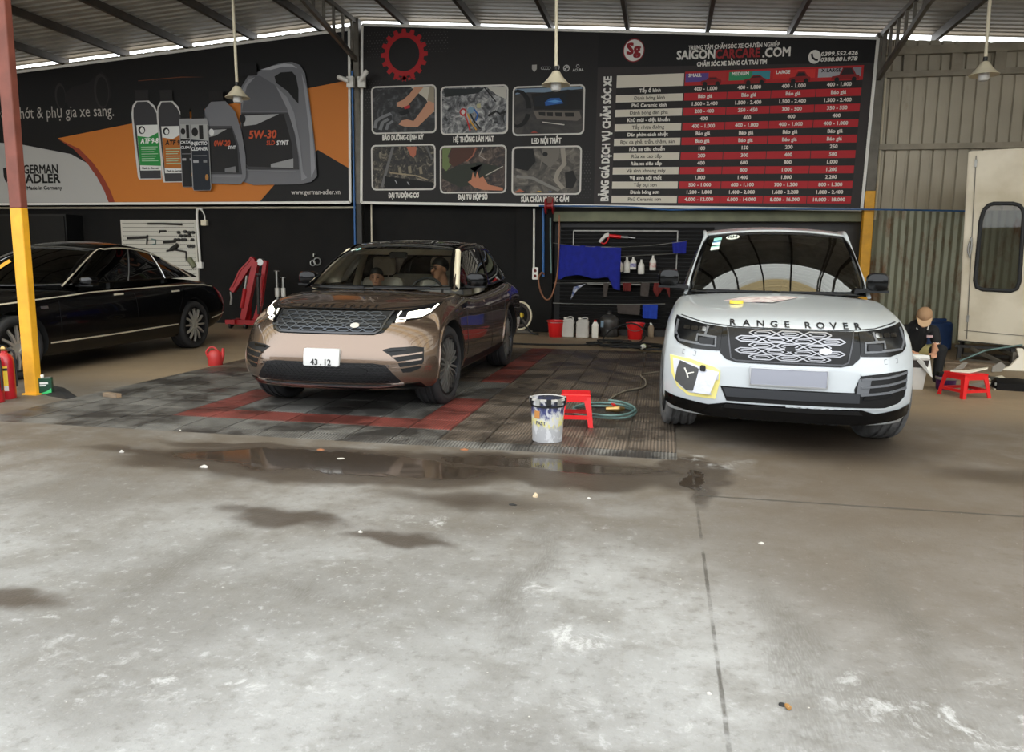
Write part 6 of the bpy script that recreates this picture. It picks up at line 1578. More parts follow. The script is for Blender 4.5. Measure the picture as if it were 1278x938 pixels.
bartool('strap_wrench', [(189,298),(194,299),(194,304),(190,305)], .014, 'teal strap wrench loop on the tool board', 'hose_teal')
for px, py in ((223,290),(231,289),(236,290),(241,290),(226,294),(231,294),(236,294),(219,299),(223,299),(228,299),(231,299),(240,299),(236,307),(241,307)):
    p = at(px, py, YT); mb = MB(); mb.lathe([(.018,-.03),(.034,-.02),(.034,.03),(.026,.035)], 10, p, 'y')
    tag(mb.build('socket_bit', MT['darksteel'], None, smooth=40), 'small dark socket pegged on the right half of the tool board', 'tool', 'sockets pegged on the tool board')
bartool('green_cloth', [(236,322),(239,327),(243,333)], .06, 'green rag hanging at the lower right corner of the tool board', 'lintel')
# conduit drop and socket beside the board
t = thing('power_drop', 'bent white conduit with socket hanging right of the tool board', 'conduit', (0,0,0))
P = [at(252,262,WY-.06), at(249,260,WY-.06), at(246,264,WY-.06), at(247,290,WY-.06), at(250,330,WY-.06)]
mb = MB(); mb.tube(smooth_path(P, 5), .028, 8); mb.build('conduit', MT['white'], t, smooth=60)
p = at(250,331,WY-.07); mb = MB(); mb.box(p.x-.07,p.x+.05,WY-.10,WY-.03,p.z-.06,p.z+.07); mb.build('socket_plate', MT['white'], t)
p = at(255,278,WY-.07); mb = MB(); mb.rbox(p.x-.06,p.x+.07,WY-.12,WY-.02,p.z-.06,p.z+.06,.015); mb.build('junction_box', MT['cream'], t)
mb = MB(); mb.tube([at(252,262,WY-.06), at(255,268,WY-.07), at(256,276,WY-.07)], .012, 8); mb.build('cable', MT['white'], t, smooth=50)
p = at(668,341,WY-.14); t = thing('wall_socket', 'white double wall socket at the foot of the white conduit', 'socket', (p.x, WY-.10, p.z))
mb = MB(); mb.rbox(-.06,.06,-.05,0,-.12,.12,.015,axis='y'); mb.build('socket_plate', MT['white'], t)
for z in (-.05,.05):
    mb = MB(); mb.lathe([(.03,-.052),(.025,-.045)], 12, (0,0,z), 'y'); mb.build('outlet', MT['redcloth'], t)
# ------------------------------------------------------------------ red engine hoist
Y0 = 14.35
def HP(px, py, d=0): p = at(px, py, Y0+d); return (p.x, p.y, p.z)
t = thing('engine_hoist', 'red folding engine hoist with a drooping boom against the black wall', 'hoist', (0,0,0))
for d in (-.20, .20):
    mb = MB(); mb.bar((-8.62,Y0+d,.13),(-7.62,Y0+d,.13),.07,.09); mb.build('base_leg', MT['red_paint'], t)
mb = MB(); mb.bar((-8.42,Y0-.3,.14),(-8.42,Y0+.3,.14),.09,.09); mb.build('base_cross_bar', MT['red_paint'], t)
for (px, py, d) in ((288,411,-.2),(307,412,-.2),(330,412,-.2),(290,408,.2),(332,408,.2)):
    q = HP(px, py, d); mb = MB(); mb.lathe([(.05,-.025),(.055,-.02),(.055,.02),(.05,.025)], 16, (q[0], q[1], .055), 'x'); mb.build('castor', MT['darksteel'], t, smooth=40)
mb = MB(); mb.bar(HP(303,404), HP(320,326), .11, .12); mb.build('mast', MT['red_paint'], t)
mb = MB(); mb.bar(HP(317,322), HP(290,363), .10, .11); mb.build('boom', MT['red_paint'], t)
mb = MB(); mb.bar(HP(313,323,-.05), HP(299,338,-.05), .03, .03); mb.bar(HP(299,338,-.05), HP(290,358,-.05), .03, .03); mb.build('boom_stay', MT['red_paint'], t)
mb = MB(); mb.tube([HP(302,384,-.05), HP(306,360,-.05)], .045, 12); mb.build('ram_cylinder', MT['red_paint'], t, smooth=40)
mb = MB(); mb.tube([HP(306,360,-.05), HP(308,344,-.05)], .025, 12); mb.build('ram_rod', MT['steel_bright'], t, smooth=40)
mb = MB(); mb.bar(HP(332,325), HP(325,378), .08, .09); mb.bar(HP(325,378), HP(318,404), .08, .09); mb.build('folded_leg', MT['red_paint'], t)
mb = MB(); mb.bar(HP(314,348,.1), HP(311,404,.1), .05, .05); mb.build('rear_stay', MT['red_paint'], t)
mb = MB(); mb.tube([HP(322,345,-.15), HP(323,392,-.15)], .035, 10); mb.bar(HP(319,342,-.15), HP(326,342,-.15), .03, .03); mb.build('pump_handle', MT['darksteel'], t, smooth=40)
mb = MB(); mb.tube([HP(288,364), HP(289,372), HP(288,380)], .022, 8); mb.build('hook_chain', MT['steel_bright'], t, smooth=40)
mb = MB(); mb.lathe([(.07,-.05),(.075,0),(.07,.05)], 12, HP(326,327), 'y'); mb.build('pivot_bolt', MT['steel_bright'], t, smooth=40)
# grease pumps and rings
for (px, pt, pb, lb) in ((345,338,372,'tall silver grease pump with T handle by the black wall'),(353,346,372,'short silver grease pump with T handle by the black wall')):
    a, b = at(px, pt, 14.85), at(px, 400, 14.85); t = thing('grease_pump', lb, 'pump', (a.x, a.y, 0), 0, 'grease pumps by the black wall')
    h = a.z
    mb = MB(); mb.lathe([(.05,0),(.055,.01),(.055,.40),(.05,.43),(.03,.45)], 18); mb.build('drum', MT['white'], t, smooth=40)
    mb = MB(); mb.tube([(0,0,.42),(0,0,h)], .028, 10); mb.build('pump_tube', MT['steel_bright'], t, smooth=40)
    mb = MB(); mb.lathe([(.045,.62),(.045,.80)], 12); mb.build('sleeve', MT['white'], t, smooth=40)
    mb = MB(); mb.tube([(-.055,0,h),(.055,0,h)], .013, 8); mb.build('t_handle', MT['steel_bright'], t, smooth=40)
for k, (px, py, r, lb) in enumerate(((390.5,328,.055,'small steel shackle ring hung on the black wall'),(396,326,.075,'larger steel shackle ring hung on the black wall'))):
    p = at(px, py, WY-.06); mb = MB(); mb.tube([(p.x+r*math.cos(2*math.pi*i/16), p.y, p.z+r*math.sin(2*math.pi*i/16)) for i in range(17)], .014, 6)
    tag(mb.build('shackle_ring', MT['steel_bright'], None, smooth=60), lb, 'ring', 'shackle rings on the black wall')
p = at(392.5,320,WY-.04); mb = MB(); mb.tube([(p.x,WY,p.z+.05),(p.x,WY-.08,p.z+.05),(p.x,WY-.09,p.z+.0)], .012, 6); tag(mb.build('wall_hook', MT['steel_bright'], None, smooth=60), 'steel wall hook carrying two shackle rings', 'hook')
# ------------------------------------------------------------------ wash bay
YB = WY+.20
slat = thing('slat_wall', 'dark slatted display panel lining the wash bay', 'wall panel', (0,0,0))
mb = MB()
z = .14
while z < 2.05:
    mb.box(-2.05, .90, YB-.02, YB+.04, z, z+.055); z += .075
o = mb.build('slats', mat('wet_black_slat', (17,14,12), .6, col2=(9,8,7), vscale=3, spec=.15), slat); o['kind'] = 'stuff'
fr = [at(716,287,YB-.03), at(846,287,YB-.03)]
for a, b in (((fr[0].x,2.0),(fr[1].x,2.0)),((fr[0].x,2.0),(fr[0].x,1.2)),((fr[1].x,2.0),(fr[1].x,1.2))):
    mb = MB(); mb.bar((a[0],YB-.03,a[1]),(b[0],YB-.03,b[1]),.02,.022,upv=(0,1,0)); mb.build('frame_strip', MT['galv'], slat)
# hose reel at the beam and hanging hoses
p = at(686,257,WY-.42); t = thing('hose_reel', 'red hose reel fixed under the sign board', 'reel', p)
mb = MB(); mb.lathe([(.02,-.08),(.15,-.08),(.15,-.06),(.06,-.05),(.06,.05),(.15,.06),(.15,.08),(.02,.08)], 20, (0,0,0), 'x'); mb.build('drum', MT['red_paint'], t, smooth=40)
mb = MB(); mb.box(-.05,.05,-.02,.1,.05,.17); mb.build('bracket', MT['oxide'], t)
run('hanging_hose', [at(687,272,WY-.3), at(687,300,WY-.3), at(688,341,WY-.3)], .016, MT['hose_teal'], 'thin grey-blue hose hanging straight down from the red reel', 'hose')
MT['hose_brown'] = mat('tan_hose', (140,92,62), .5)
run('hanging_hose', smooth_path([at(698,268,WY-.3), at(698,290,WY-.3), at(697,320,WY-.3), at(695,345,WY-.3), at(689,368,WY-.3), at(682,374,WY-.3), at(675,364,WY-.3), at(672,348,WY-.3), at(676,340,WY-.22), at(679,342,WY-.15)], 5), .016, MT['hose_brown'], 'tan hose hanging in a long loop beside the blue pipe', 'hose')
# clothes lines, towels and rags
def line(px0, py0, px1, py1, Y, sag, label):
    a, b = at(px0, py0, Y), at(px1, py1, Y); mb = MB()
    mb.tube([a.lerp(b, i/12)-Vector((0,0,sag*4*(i/12)*(1-i/12))) for i in range(13)], .006, 6)
    return tag(mb.build('clothes_line', MT['galv'], None, smooth=60), label, 'line')
line(690,303,858,300,WY-.28,.10,'upper clothes line carrying the large blue towel')
line(690,353,850,352,WY-.20,.0,'middle rail line carrying small rags')
line(690,378,830,379,WY-.20,.02,'lower clothes line carrying a grey and a blue towel')
def cloth(name, tl, tr, bl, br, Y, m, label, cat='towel', folds=5, amp=.03, extra=None):
    A, B, D, E_ = at(*tl, Y), at(*tr, Y), at(*bl, Y), at(*br, Y); mb = MB(); n, k = 26, 8; v = []
    for side in (0, 1):
        for j in range(k+1):
            for i in range(n+1):
                u, w = i/n, j/k
                p = A.lerp(B, u).lerp(D.lerp(E_, u), w)
                if extra: p.z -= extra(u)*w
                d = amp*(.3+.7*w)*math.sin(2*math.pi*folds*u+1.3*math.sin(3*u))
                v.append((p.x, p.y+d+(.012 if side else 0), p.z))
    N_ = (n+1)*(k+1); f = []
    for j in range(k):
        for i in range(n):
            a = j*(n+1)+i; f.append((a,a+1,a+n+2,a+n+1)); f.append((N_+a+n+1,N_+a+n+2,N_+a+1,N_+a))
    for i in range(n): f += [(i, N_+i, N_+i+1, i+1), (k*(n+1)+i+1, N_+k*(n+1)+i+1, N_+k*(n+1)+i, k*(n+1)+i)]
    for j in range(k): f += [(j*(n+1), (j+1)*(n+1), N_+(j+1)*(n+1), N_+j*(n+1)), (j*(n+1)+n, N_+j*(n+1)+n, N_+(j+1)*(n+1)+n, (j+1)*(n+1)+n)]
    mb.add(v, f); o = mb.build(name, m, None, smooth=70); return tag(o, label, cat)
cloth('towel', (697,304.5),(775,309),(697,342),(774,349), WY-.28, MT['bluecloth'], 'large royal blue towel draped over the upper clothes line', folds=4, amp=.035, extra=lambda u: .02*math.sin(14*u)+.18*max(0,min(1,(u-.82)*14))+.10*max(0,min(1,(.12-u)*10)))
cloth('towel', (839,302),(857,301),(840,316),(856,316), WY-.28, MT['bluecloth'], 'small blue towel at the right end of the upper clothes line', folds=1.5, amp=.015)
cloth('towel', (770,380),(799,380),(771,391),(798,393), WY-.20, MT['greycloth'], 'grey towel on the lower clothes line', folds=1, amp=.01)
cloth('towel', (802,380),(821,380),(802,397),(820,398), WY-.20, MT['bluecloth2'], 'bright blue towel on the lower clothes line', folds=2, amp=.012)
cloth('rag', (777,353),(788,353),(778,363),(787,363), WY-.20, MT['redcloth'], 'small dark red rag hanging on the middle line', 'rag', 1.5, .015)
cloth('rag', (816,353),(836,353),(815,362),(836,368), WY-.20, MT['redcloth'], 'crumpled dark red rag nearest the white SUV', 'rag', 2.5, .02, lambda u: .1*math.sin(7*u))
cloth('rag', (800,353),(811,353),(799,369),(809,370), WY-.20, MT['greycloth'], 'grey rag hanging between the two red rags', 'rag', 1, .012)
cloth('rag', (753,353),(760,353),(752,371),(757,370), WY-.20, MT['greycloth'], 'narrow grey rag hanging below the blue towel', 'rag', 1, .012)
MT['floral'] = mat('white_blue_cloth', (206,206,214), .9, col2=(60,80,130), vscale=14)
cloth('rag', (716,358),(731,354),(712,374),(722,360), WY-.20, MT['floral'], 'white and blue patterned rag at the left of the middle line', 'rag', 1.5, .02)
a, b = at(733,355,WY-.1), at(800,358,WY-.1); 
mb = MB(); mb.rbox(a.x,b.x,WY-.16,WY+.18,.955,.985,.01,axis='x'); tag(mb.build('wall_shelf', MT['galv'], None), 'narrow pale shelf behind the middle line of rags', 'shelf')
# pressure washer lance
p = at(748,303,WY-.1); q = at(794,297,WY-.1); gun = thing('spray_lance', 'red pressure washer gun with lance hung on the slatted panel', 'spray gun', (0,0,0))
H2 = lambda px, py: tuple(at(px, py, YB-.09))
mb = MB(); mb.tube([H2(760,294), H2(775,295.5)], .035, 10); mb.build('gun_body', MT['redplastic'], gun, smooth=50)
mb = MB(); mb.tube([H2(775,295.5), H2(784,296)], .028, 8); mb.tube([H2(784,296), H2(793,297)], .018, 8); mb.build('lance', MT['steel_bright'], gun, smooth=50)
mb = MB(); mb.tube([H2(748,302), H2(756,293.5), H2(760,293)], [.03,.04,.045], 10); mb.build('grip', MT['white'], gun, smooth=50)
mb = MB(); mb.tube(smooth_path([H2(749,301), H2(753,304), H2(757,302), H2(760,295)],4), .014, 8); mb.build('trigger_guard', MT['redplastic'], gun, smooth=50)
# spray bottles hung on the rail
def sbottle(px, pt, pb, m, label, trig=True, band=None):
    a, b = at(px, pt, WY-.02), at(px, pb, WY-.02); h = a.z-b.z; t = thing('spray_bottle', label, 'bottle', b, 0, 'spray bottles in the wash bay')
    mb = MB(); mb.lathe([(.055,0),(.062,.01),(.062,h*.52),(.05,h*.64),(.022,h*.76),(.02,h*.82)], 18); mb.build('bottle_body', m, t, smooth=40)
    if trig:
        mb = MB(); mb.box(-.018,.018,-.045,.02,h*.82,h*.92); mb.box(-.008,.008,-.05,-.035,h*.66,h*.86); mb.build('trigger_head', MT['white'], t)
    if band:
        mb = MB(); mb.lathe([(.063,h*.18),(.0635,h*.2),(.0635,h*.42),(.063,h*.44)], 18, cap=False); mb.build('label_band', band, t, smooth=40)
SBM = mat('milky_bottle', (222,218,208), .4)
sbottle(773,322,339,SBM,'white spray bottle half hidden by the large blue towel',False)
sbottle(782,319,340,SBM,'white spray bottle with pale blue base in the wash bay',True)
sbottle(790,319,336,SBM,'spray bottle with a dark patterned label in the wash bay',True,mat('patterned_label', (90,80,140), .5, col2=(190,190,210), vscale=40))
sbottle(800,322,342,SBM,'plain cream spray bottle in the wash bay',True)
sbottle(814.5,317,337,SBM,'cream spray bottle with a red round label in the wash bay',True,mat('red_spot_label', (190,60,56), .5, col2=(222,218,208), vscale=12))
mb = MB(); a, b = at(770,320,WY+.06), at(846,316,WY+.06); mb.tube([a, b], .008, 6); tag(mb.build('bottle_rail', MT['galv'], None, smooth=50), 'thin metal rail behind the hanging spray bottles', 'rail')
# row on the kerb: buckets, cans, bottles
def bucket(px, py, label, handle, m, rx=.15, h=.30):
    q = gd(px, py); t = thing('bucket', label, 'bucket', (q.x, q.y+.15, 0), 0, 'red plastic buckets at the wash bay')
    mb = MB(); mb.lathe([(rx*.74,0),(rx*.78,.006),(rx,h-.02),(rx*1.08,h-.018),(rx*1.08,h),(rx*.98,h),(rx*.74,.02)], 28, cap=False); mb.lathe([(rx*.74,.02),(.002,.02)], 28, cap=False); mb.build('pail', m, t, smooth=40)
    mb = MB()
    A = [(rx*1.06*math.cos(a), -rx*.25*abs(math.sin(a))-rx*.75*abs(math.sin(a)), h-.02-(.12 if handle else .02)*math.sin(a)) for a in [math.pi*i/14 for i in range(15)]]
    mb.tube(A, .006, 6); mb.build('bail_handle', MT['steel_bright'], t, smooth=60)
bucket(692,421,'red plastic bucket left of the cloudy jerry cans',False,MT['redplastic'],.155,.31)
bucket(792,424,'red plastic bucket with wire handle right of the dark water jug',True,MT['redplastic'],.16,.30)
def jerry(px, py, label):
    q = gd(px, py); t = thing('jerry_can', label, 'canister', (q.x, q.y+.12, 0), 0, 'cloudy jerry cans at the wash bay')
    mb = MB(); mb.rbox(-.115,.115,-.09,.09,0,.31,.035); mb.loft([[(-.11,-.085,.30),(.11,-.085,.30),(.11,.085,.30),(-.11,.085,.30)],[(-.06,-.06,.345),(.07,-.06,.345),(.07,.06,.345),(-.06,.06,.345)]]); mb.build('canister_body', MT['translucent'], t, smooth=40)
    mb = MB(); mb.tube(smooth_path([(.09,0,.31),(.08,0,.365),(.02,0,.375),(-.03,0,.345)],4), .014, 8); mb.build('grip', MT['translucent'], t, smooth=50)
    mb = MB(); mb.lathe([(.03,.34),(.03,.365),(.02,.37)], 14, (-.06,0,0)); mb.build('screw_cap', MT['white'], t, smooth=40)
jerry(708,421,'left one of the two cloudy white jerry cans'); jerry(726,422,'right one of the two cloudy white jerry cans')
q = gd(742,422); t = thing('bottle', 'tall white bottle with red cap beside the dark water jug', 'bottle', (q.x, q.y+.08, 0))
mb = MB(); mb.rbox(-.062,.062,-.05,.05,0,.24,.022); mb.loft([[(-.06,-.048,.235),(.06,-.048,.235),(.06,.048,.235),(-.06,.048,.235)],[(-.025,-.02,.30),(.025,-.02,.30),(.025,.02,.30),(-.025,.02,.30)]]); mb.build('bottle_body', SBM, t, smooth=40)
mb = MB(); mb.lathe([(.026,.30),(.026,.325),(.02,.33)], 14); mb.build('cap', MT['redplastic'], t, smooth=40)
q = gd(757,421); t = thing('water_jug', 'big dark grey rounded water jug with a small label', 'jug', (q.x+.02, q.y+.25, 0))
mb = MB(); mb.lathe([(.17,0),(.185,.02),(.185,.12),(.178,.14),(.185,.16),(.185,.29),(.17,.35),(.11,.40),(.05,.42),(.04,.45)], 26); mb.build('jug_body', mat('smoky_jug', (58,56,54), .35), t, smooth=40)
mb = MB(); mb.lathe([(.045,.44),(.045,.48),(.02,.485)], 14); mb.build('stopper', MT['blackplastic'], t, smooth=40)
mb = MB(); mb.add([(math.sin(a)*.187, -math.cos(a)*.187, z) for z in (.18,.30) for a in (-.9,-.7,-.5)], [(0,1,4,3),(1,2,5,4)]); mb.build('label', mat('pale_blue_label', (150,176,196), .5), t, fix=False)
q = gd(812,421); t = thing('bottle', 'small beige pump bottle right of the bucket with handle', 'bottle', (q.x, q.y+.08, 0))
mb = MB(); mb.lathe([(.05,0),(.056,.01),(.056,.18),(.04,.215),(.02,.225)], 18); mb.build('bottle_body', mat('beige_bottle', (150,132,110), .5), t, smooth=40); mb = MB(); mb.lathe([(.02,.22),(.022,.25),(.01,.26)], 12); mb.box(-.03,.01,-.006,.006,.255,.268); mb.build('pump_head', MT['white'], t, smooth=40)
scrap(728,421,.07,MT['greycloth'],'dark wad of rag in front of the right jerry can','rag',21,.06)
# standing fan-like hose cart behind the bronze SUV
q = gd(648,417); t = thing('hose_cart', 'round wire hose cart standing behind the bronze SUV', 'hose cart', (q.x, q.y, 0))
mb = MB(); mb.tube([(.23*math.cos(2*math.pi*i/28), 0, .36+.23*math.sin(2*math.pi*i/28)*1.15) for i in range(29)], .02, 8); mb.build('reel_rim', MT['cream'], t, smooth=60)
mb = MB(); mb.tube([(.18*math.cos(2*math.pi*i/28), .08, .36+.18*math.sin(2*math.pi*i/28)*1.15) for i in range(29)], .035, 8); mb.build('wound_hose', MT['greycloth'], t, smooth=60)
mb = MB(); mb.lathe([(.05,-.05),(.06,0),(.05,.12)], 14, (.02,0,.36), 'y'); mb.build('hub', MT['label_yellow'], t, smooth=40)
mb = MB(); mb.bar((-.25,.05,.05),(.25,.05,.05),.05,.05); mb.bar((-.2,.05,.05),(0,.08,.36),.03,.03); mb.bar((.2,.05,.05),(0,.08,.36),.03,.03); mb.build('stand', MT['steel'], t)
mb = MB(); mb.tube(smooth_path([(.05,-.05,.55),(.0,-.08,.40),(.10,-.1,.22),(.24,-.12,.06),(.40,-.12,.02)],5), .016, 8); mb.build('hose_tail', MT['rubber'], t, smooth=60)
# dark metal cupboard at the far left of the wall
t = thing('metal_cupboard', 'tall black metal cupboard at the far left of the black wall', 'cupboard', (-13.6, WY-.30, 0))
mb = MB(); mb.box(-.9,.9,-.2,.29,0,2.30); mb.build('carcass', MT['blackplastic'], t)
for s in (-1,1):
    mb = MB(); mb.box(s*.44-.43,s*.44+.43,-.225,-.2,.05,2.25); d = mb.build('door', MT['satin_black'], t); mb = MB(); mb.box(s*.08-.015,s*.08+.015,-.25,-.225,1.1,1.3); mb.build('handle', MT['steel_bright'], d)
# ------------------------------------------------------------------ cabin on a steel stand
MT['cabin_white'] = mat('dirty_cream_panel', (206,196,176), .55, col2=(176,164,140), vscale=1.6)
cb = thing('white_cabin', 'cream metal cabin with a rounded window raised on a steel stand', 'cabin', (0,0,0))
TH = math.radians(21); CD = Vector((math.cos(TH), -math.sin(TH), 0)); CN = Vector((-math.sin(TH), -math.cos(TH), 0)); C0 = Vector((4.24, 12.4, 0))
def cpl(px, py, out=0.0):
    """surveyed picture point -> place on the cabin's front plane"""
    d = r2*(px-639)+u2*(469-py)+fw*965; o_ = Vector((0,0,1.39)); t_ = (C0+CN*out-o_).dot(CN)/d.dot(CN); return o_+d*t_
cTL, cBL = cpl(1210,190), cpl(1197,424); cTR0, cBR0 = cpl(1278,186), cpl(1278,432)
cTR = cTL+(cTR0-cTL)*2.6; cBR = cBL+(cBR0-cBL)*2.4
def cf(u, v, out=0.0): return (cTL.lerp(cTR, u)).lerp(cBL.lerp(cBR, u), v)+CN*out
win = [cpl(x, y, .0) for x, y in ((1228,262),(1234,256),(1240,254),(1264,254),(1272,256),(1277,262),(1278,268),(1272,352),(1269,360),(1262,363),(1226,361),(1219,358),(1217,350),(1224,276))]
outer = [cf(0,0), cf(1,0), cf(1,1), cf(0,1)]
bm = bmesh.new(); ov = [bm.verts.new(p) for p in outer]; iv = [bm.verts.new(p) for p in win]
oe = [bm.edges.new((ov[i],ov[(i+1)%4])) for i in range(4)]; ie = [bm.edges.new((iv[i],iv[(i+1)%len(iv)])) for i in range(len(iv))]
bmesh.ops.triangle_fill(bm, edges=oe+ie, use_beauty=True); me = bpy.data.meshes.new('front_panel'); bm.to_mesh(me); bm.free(); me.materials.append(MT['cabin_white'])
o = link('front_panel', me, cb); solid(o, .03)
BK = -CN*1.3
for nm, q4, mm in (('side_panel',(cTL,cBL,cBL+BK,cTL+BK),'cabin_white'),('roof_panel',(cTL,cTR,cTR+BK,cTL+BK),'cabin_white'),('floor_panel',(cBL,cBR,cBR+BK,cBL+BK),'darksteel'),('far_side_panel',(cTR,cBR,cBR+BK,cTR+BK),'cabin_white')):
    mb = MB(); mb.add(q4, [(0,1,2,3)]); solid(mb.build(nm, MT[mm], cb), .03)
mb = MB(); mb.tube([p+CN*.02 for p in win+[win[0]]], .028, 8); mb.build('window_gasket', MT['rubber'], cb, smooth=60)
MT['cab_glass'] = glass('cabin_glass', (.62,.62,.58), 1.0)
mb = MB(); mb.add(win, [tuple(range(len(win)))]); mb.build('window_pane', MT['cab_glass'], cb, fix=False)
mb = MB(); mb.bar(cf(.05,.02,.02), cf(.05,.99,.02), .012, .014, upv=CN); mb.build('door_seam_strip', MT['steel'], cb)
mb = MB(); mb.bar(cf(.03,.945,.018), cf(1,.945,.018), .008, .012, upv=CN); mb.build('lower_seam_strip', MT['steel'], cb)
for v in (.06,.5,.88):
    a = cf(.05,v,.03); mb = MB(); mb.bar(a-Vector((0,0,.05)), a+Vector((0,0,.05)), .03, .03, upv=CN); mb.build('hinge', MT['galv'], cb)
mb = MB(); mb.tube(smooth_path([cpl(x,y,.05) for x,y in ((1210,320),(1208,312),(1211,300),(1213,297),(1212,310),(1210,322))],4), .012, 8); mb.build('door_handle', MT['galv'], cb, smooth=60)
stand = thing('cabin_stand', 'dark steel trestle frame under the cream cabin', 'frame', (0,0,0))
def sb(a, b, w=.05, nm='strut', m='steel'): mb = MB(); mb.bar(a, b, w, w); mb.build(nm, MT[m], stand)
def cs(w, b, z): p = C0+CD*w-CN*b; return (p.x, p.y, z)
for w, b in ((.06,.10),(.06,1.1),(.72,.06),(1.5,.1),(1.5,1.1)): sb(cs(w,b,0), cs(w,b,.22), .05, 'post', 'darksteel')
sb(cs(.22,.0,.20), cs(.66,-.30,.02)); sb(cs(.55,.30,.20), cs(.75,-.05,.14)); sb(cs(.74,-.22,0), cs(.74,-.22,.20), .05); sb(cs(.74,-.22,.18), cs(1.5,-.22,.18)); sb(cs(.80,-.26,.17), cs(1.05,-.40,.03)); sb(cs(.05,-.05,.03), cs(.85,-.38,.03)); sb(cs(.1,.8,.03), cs(1.5,.8,.03))
for b in (.10,1.1): sb(cs(.0,b,.215), cs(1.6,b,.215), .04, 'bearer', 'darksteel')
run('rope', [tuple(at(1198,450,11.9)), tuple(at(1230,437,11.9)), tuple(at(1276,430,11.9))], .012, MT['hose_teal'], 'thin grey-blue rope slanting across the cabin stand', 'rope')
# junk under and before the stand
def sheetpiece(name, pts, Y0_, m, label, cat, th=.012, lean=.0):
    mb = MB(); P = [at(x, y, Y0_) for x, y in pts]; n = len(P); z0 = min(p.z for p in P)
    F = [(p.x, p.y+(p.z-z0)*lean, p.z-z0+.004) for p in P]
    mb.add(F+[(x, y+th, z) for x, y, z in F], [tuple(range(n)), tuple(reversed(range(n,2*n)))]+[(i,n+i,n+(i+1)%n,(i+1)%n) for i in range(n)])
    o = mb.build(name, m, None); return tag(o, label, cat)
def floorpiece(name, pts, m, label, cat, h=.02, z=0, bend=0):
    P = [gd(x, y) for x, y in pts]; n = len(P); mb = MB()
    F = [(p.x, p.y, z+h+bend*math.sin(2.1*i)) for i, p in enumerate(P)]
    mb.add(F+[(x, y, max(z, zz-h)) for x, y, zz in F], [tuple(range(n)), tuple(reversed(range(n,2*n)))]+[(i,n+i,n+(i+1)%n,(i+1)%n) for i in range(n)])
    o = mb.build(name, m, None); return tag(o, label, cat)
MT['trimwhite'] = mat('white_trim_part', (222,214,196), .4)
MT['trimgrey'] = mat('grey_trim_part', (128,122,114), .5)
t = thing('body_trim', 'white moulded car trim part leaning at the right picture edge', 'car part', (*gd(1272,462)[:2], 0))
mb = MB(); mb.loft([[(-.06,.0,.30),(.02,0,.30),(.02,.03,.30),(-.06,.03,.30)],[(-.02,0,.18),(.08,0,.18),(.08,.03,.18),(-.02,.03,.18)],[(-.12,-.02,.06),(.2,-.02,.06),(.2,.02,.06),(-.12,.02,.06)],[(-.24,-.03,.0),(.2,-.03,.0),(.2,.02,.0),(-.24,.02,.0)]]); mb.build('panel', MT['trimwhite'], t, smooth=40)
mb = MB(); mb.bar((.12,.06,0),(.12,.06,.28),.03,.03); mb.build('support_leg', MT['darksteel'], t)
q = gd(1264,486); t = thing('bumper_corner', 'black plastic bumper corner lying right of the low red stool', 'car part', (q.x, q.y, 0), -.15)
mb = MB(); rings = []
for x, hh, d in ((-.22,.06,.05),(-.18,.13,.10),(0,.14,.13),(.2,.12,.12),(.32,.10,.10)): rings.append([(x,-d,0.0 if x>-.2 else .05),(x,-d*1.1,hh*.6),(x,-d*.3,hh),(x,d*.5,hh*.9),(x,d*.7,.02)])
mb.loft(rings); mb.build('shell', MT['satin_black'], t, smooth=40); mb = MB(); mb.rbox(-.205,-.185,-.10,-.075,.05,.08,.006); mb.build('bright_clip', MT['steel_bright'], t)
floorpiece('trim_strip', [(1230,474),(1250,471),(1262,477),(1256,478),(1240,477)], MT['trimwhite'], 'long white trim strip on the floor behind the low red stool', 'car part', .02, bend=.012)
floorpiece('trim_strip', [(1231,477),(1234,477),(1243,486),(1241,487)], MT['trimwhite'], 'narrow white trim blade right of the low red stool', 'car part', .015)
floorpiece('trim_strip', [(1206,482),(1228,478),(1230,482),(1212,487)], MT['trimgrey'], 'grey trim piece on the floor under the low red stool', 'car part', .02)
floorpiece('trim_strip', [(1232,472),(1245,473),(1250,476),(1238,477)], MT['satin_black'], 'black trim piece lying between the white strips', 'car part', .03)
floorpiece('plank', [(1180,451),(1250,455),(1250,458),(1180,454)], MT['wood'], 'long pale plank lying before the cabin stand', 'plank', .03)
floorpiece('plank', [(1178,456),(1228,460),(1226,464),(1180,460)], MT['wood'], 'short brown plank lying before the cabin stand', 'plank', .04)
sheetpiece('torn_trim', [(1238,462),(1240,456),(1252,450),(1257,455),(1250,462)], 11.2, MT['trimgrey'], 'grey torn panel leaning on the cabin stand', 'car part', .02, .5)
st2 = gd(1207,496)
def onstool(name, pts, m, label, z):
    mb = MB(); n = len(pts); mb.add([(st2.x+x, st2.y+.10+y, z+h) for x,y,h in pts]+[(st2.x+x, st2.y+.10+y, z+h-.008) for x,y,h in pts], [tuple(range(n)), tuple(reversed(range(n,2*n)))]+[(i,n+i,n+(i+1)%n,(i+1)%n) for i in range(n)])
    return tag(mb.build(name, m, None), label, 'car part')
onstool('trim_strip', [(-.16,-.02,.0),(.0,-.10,.0),(.20,-.02,.04),(.22,.02,.05),(.0,.0,.012),(-.12,.08,.0)], MT['trimwhite'], 'white curved trim piece lying on the low red stool', .272)
onstool('trim_strip', [(-.10,.06,.0),(-.02,.02,.02),(.04,.08,.075),(.0,.10,.07)], MT['trimgrey'], 'grey trim offcut standing on the low red stool', .285)
q = gd(1192,490); t = thing('paint_tub', 'purple paint tub behind the low red stool', 'tub', (q.x-.03, q.y+.22, 0))
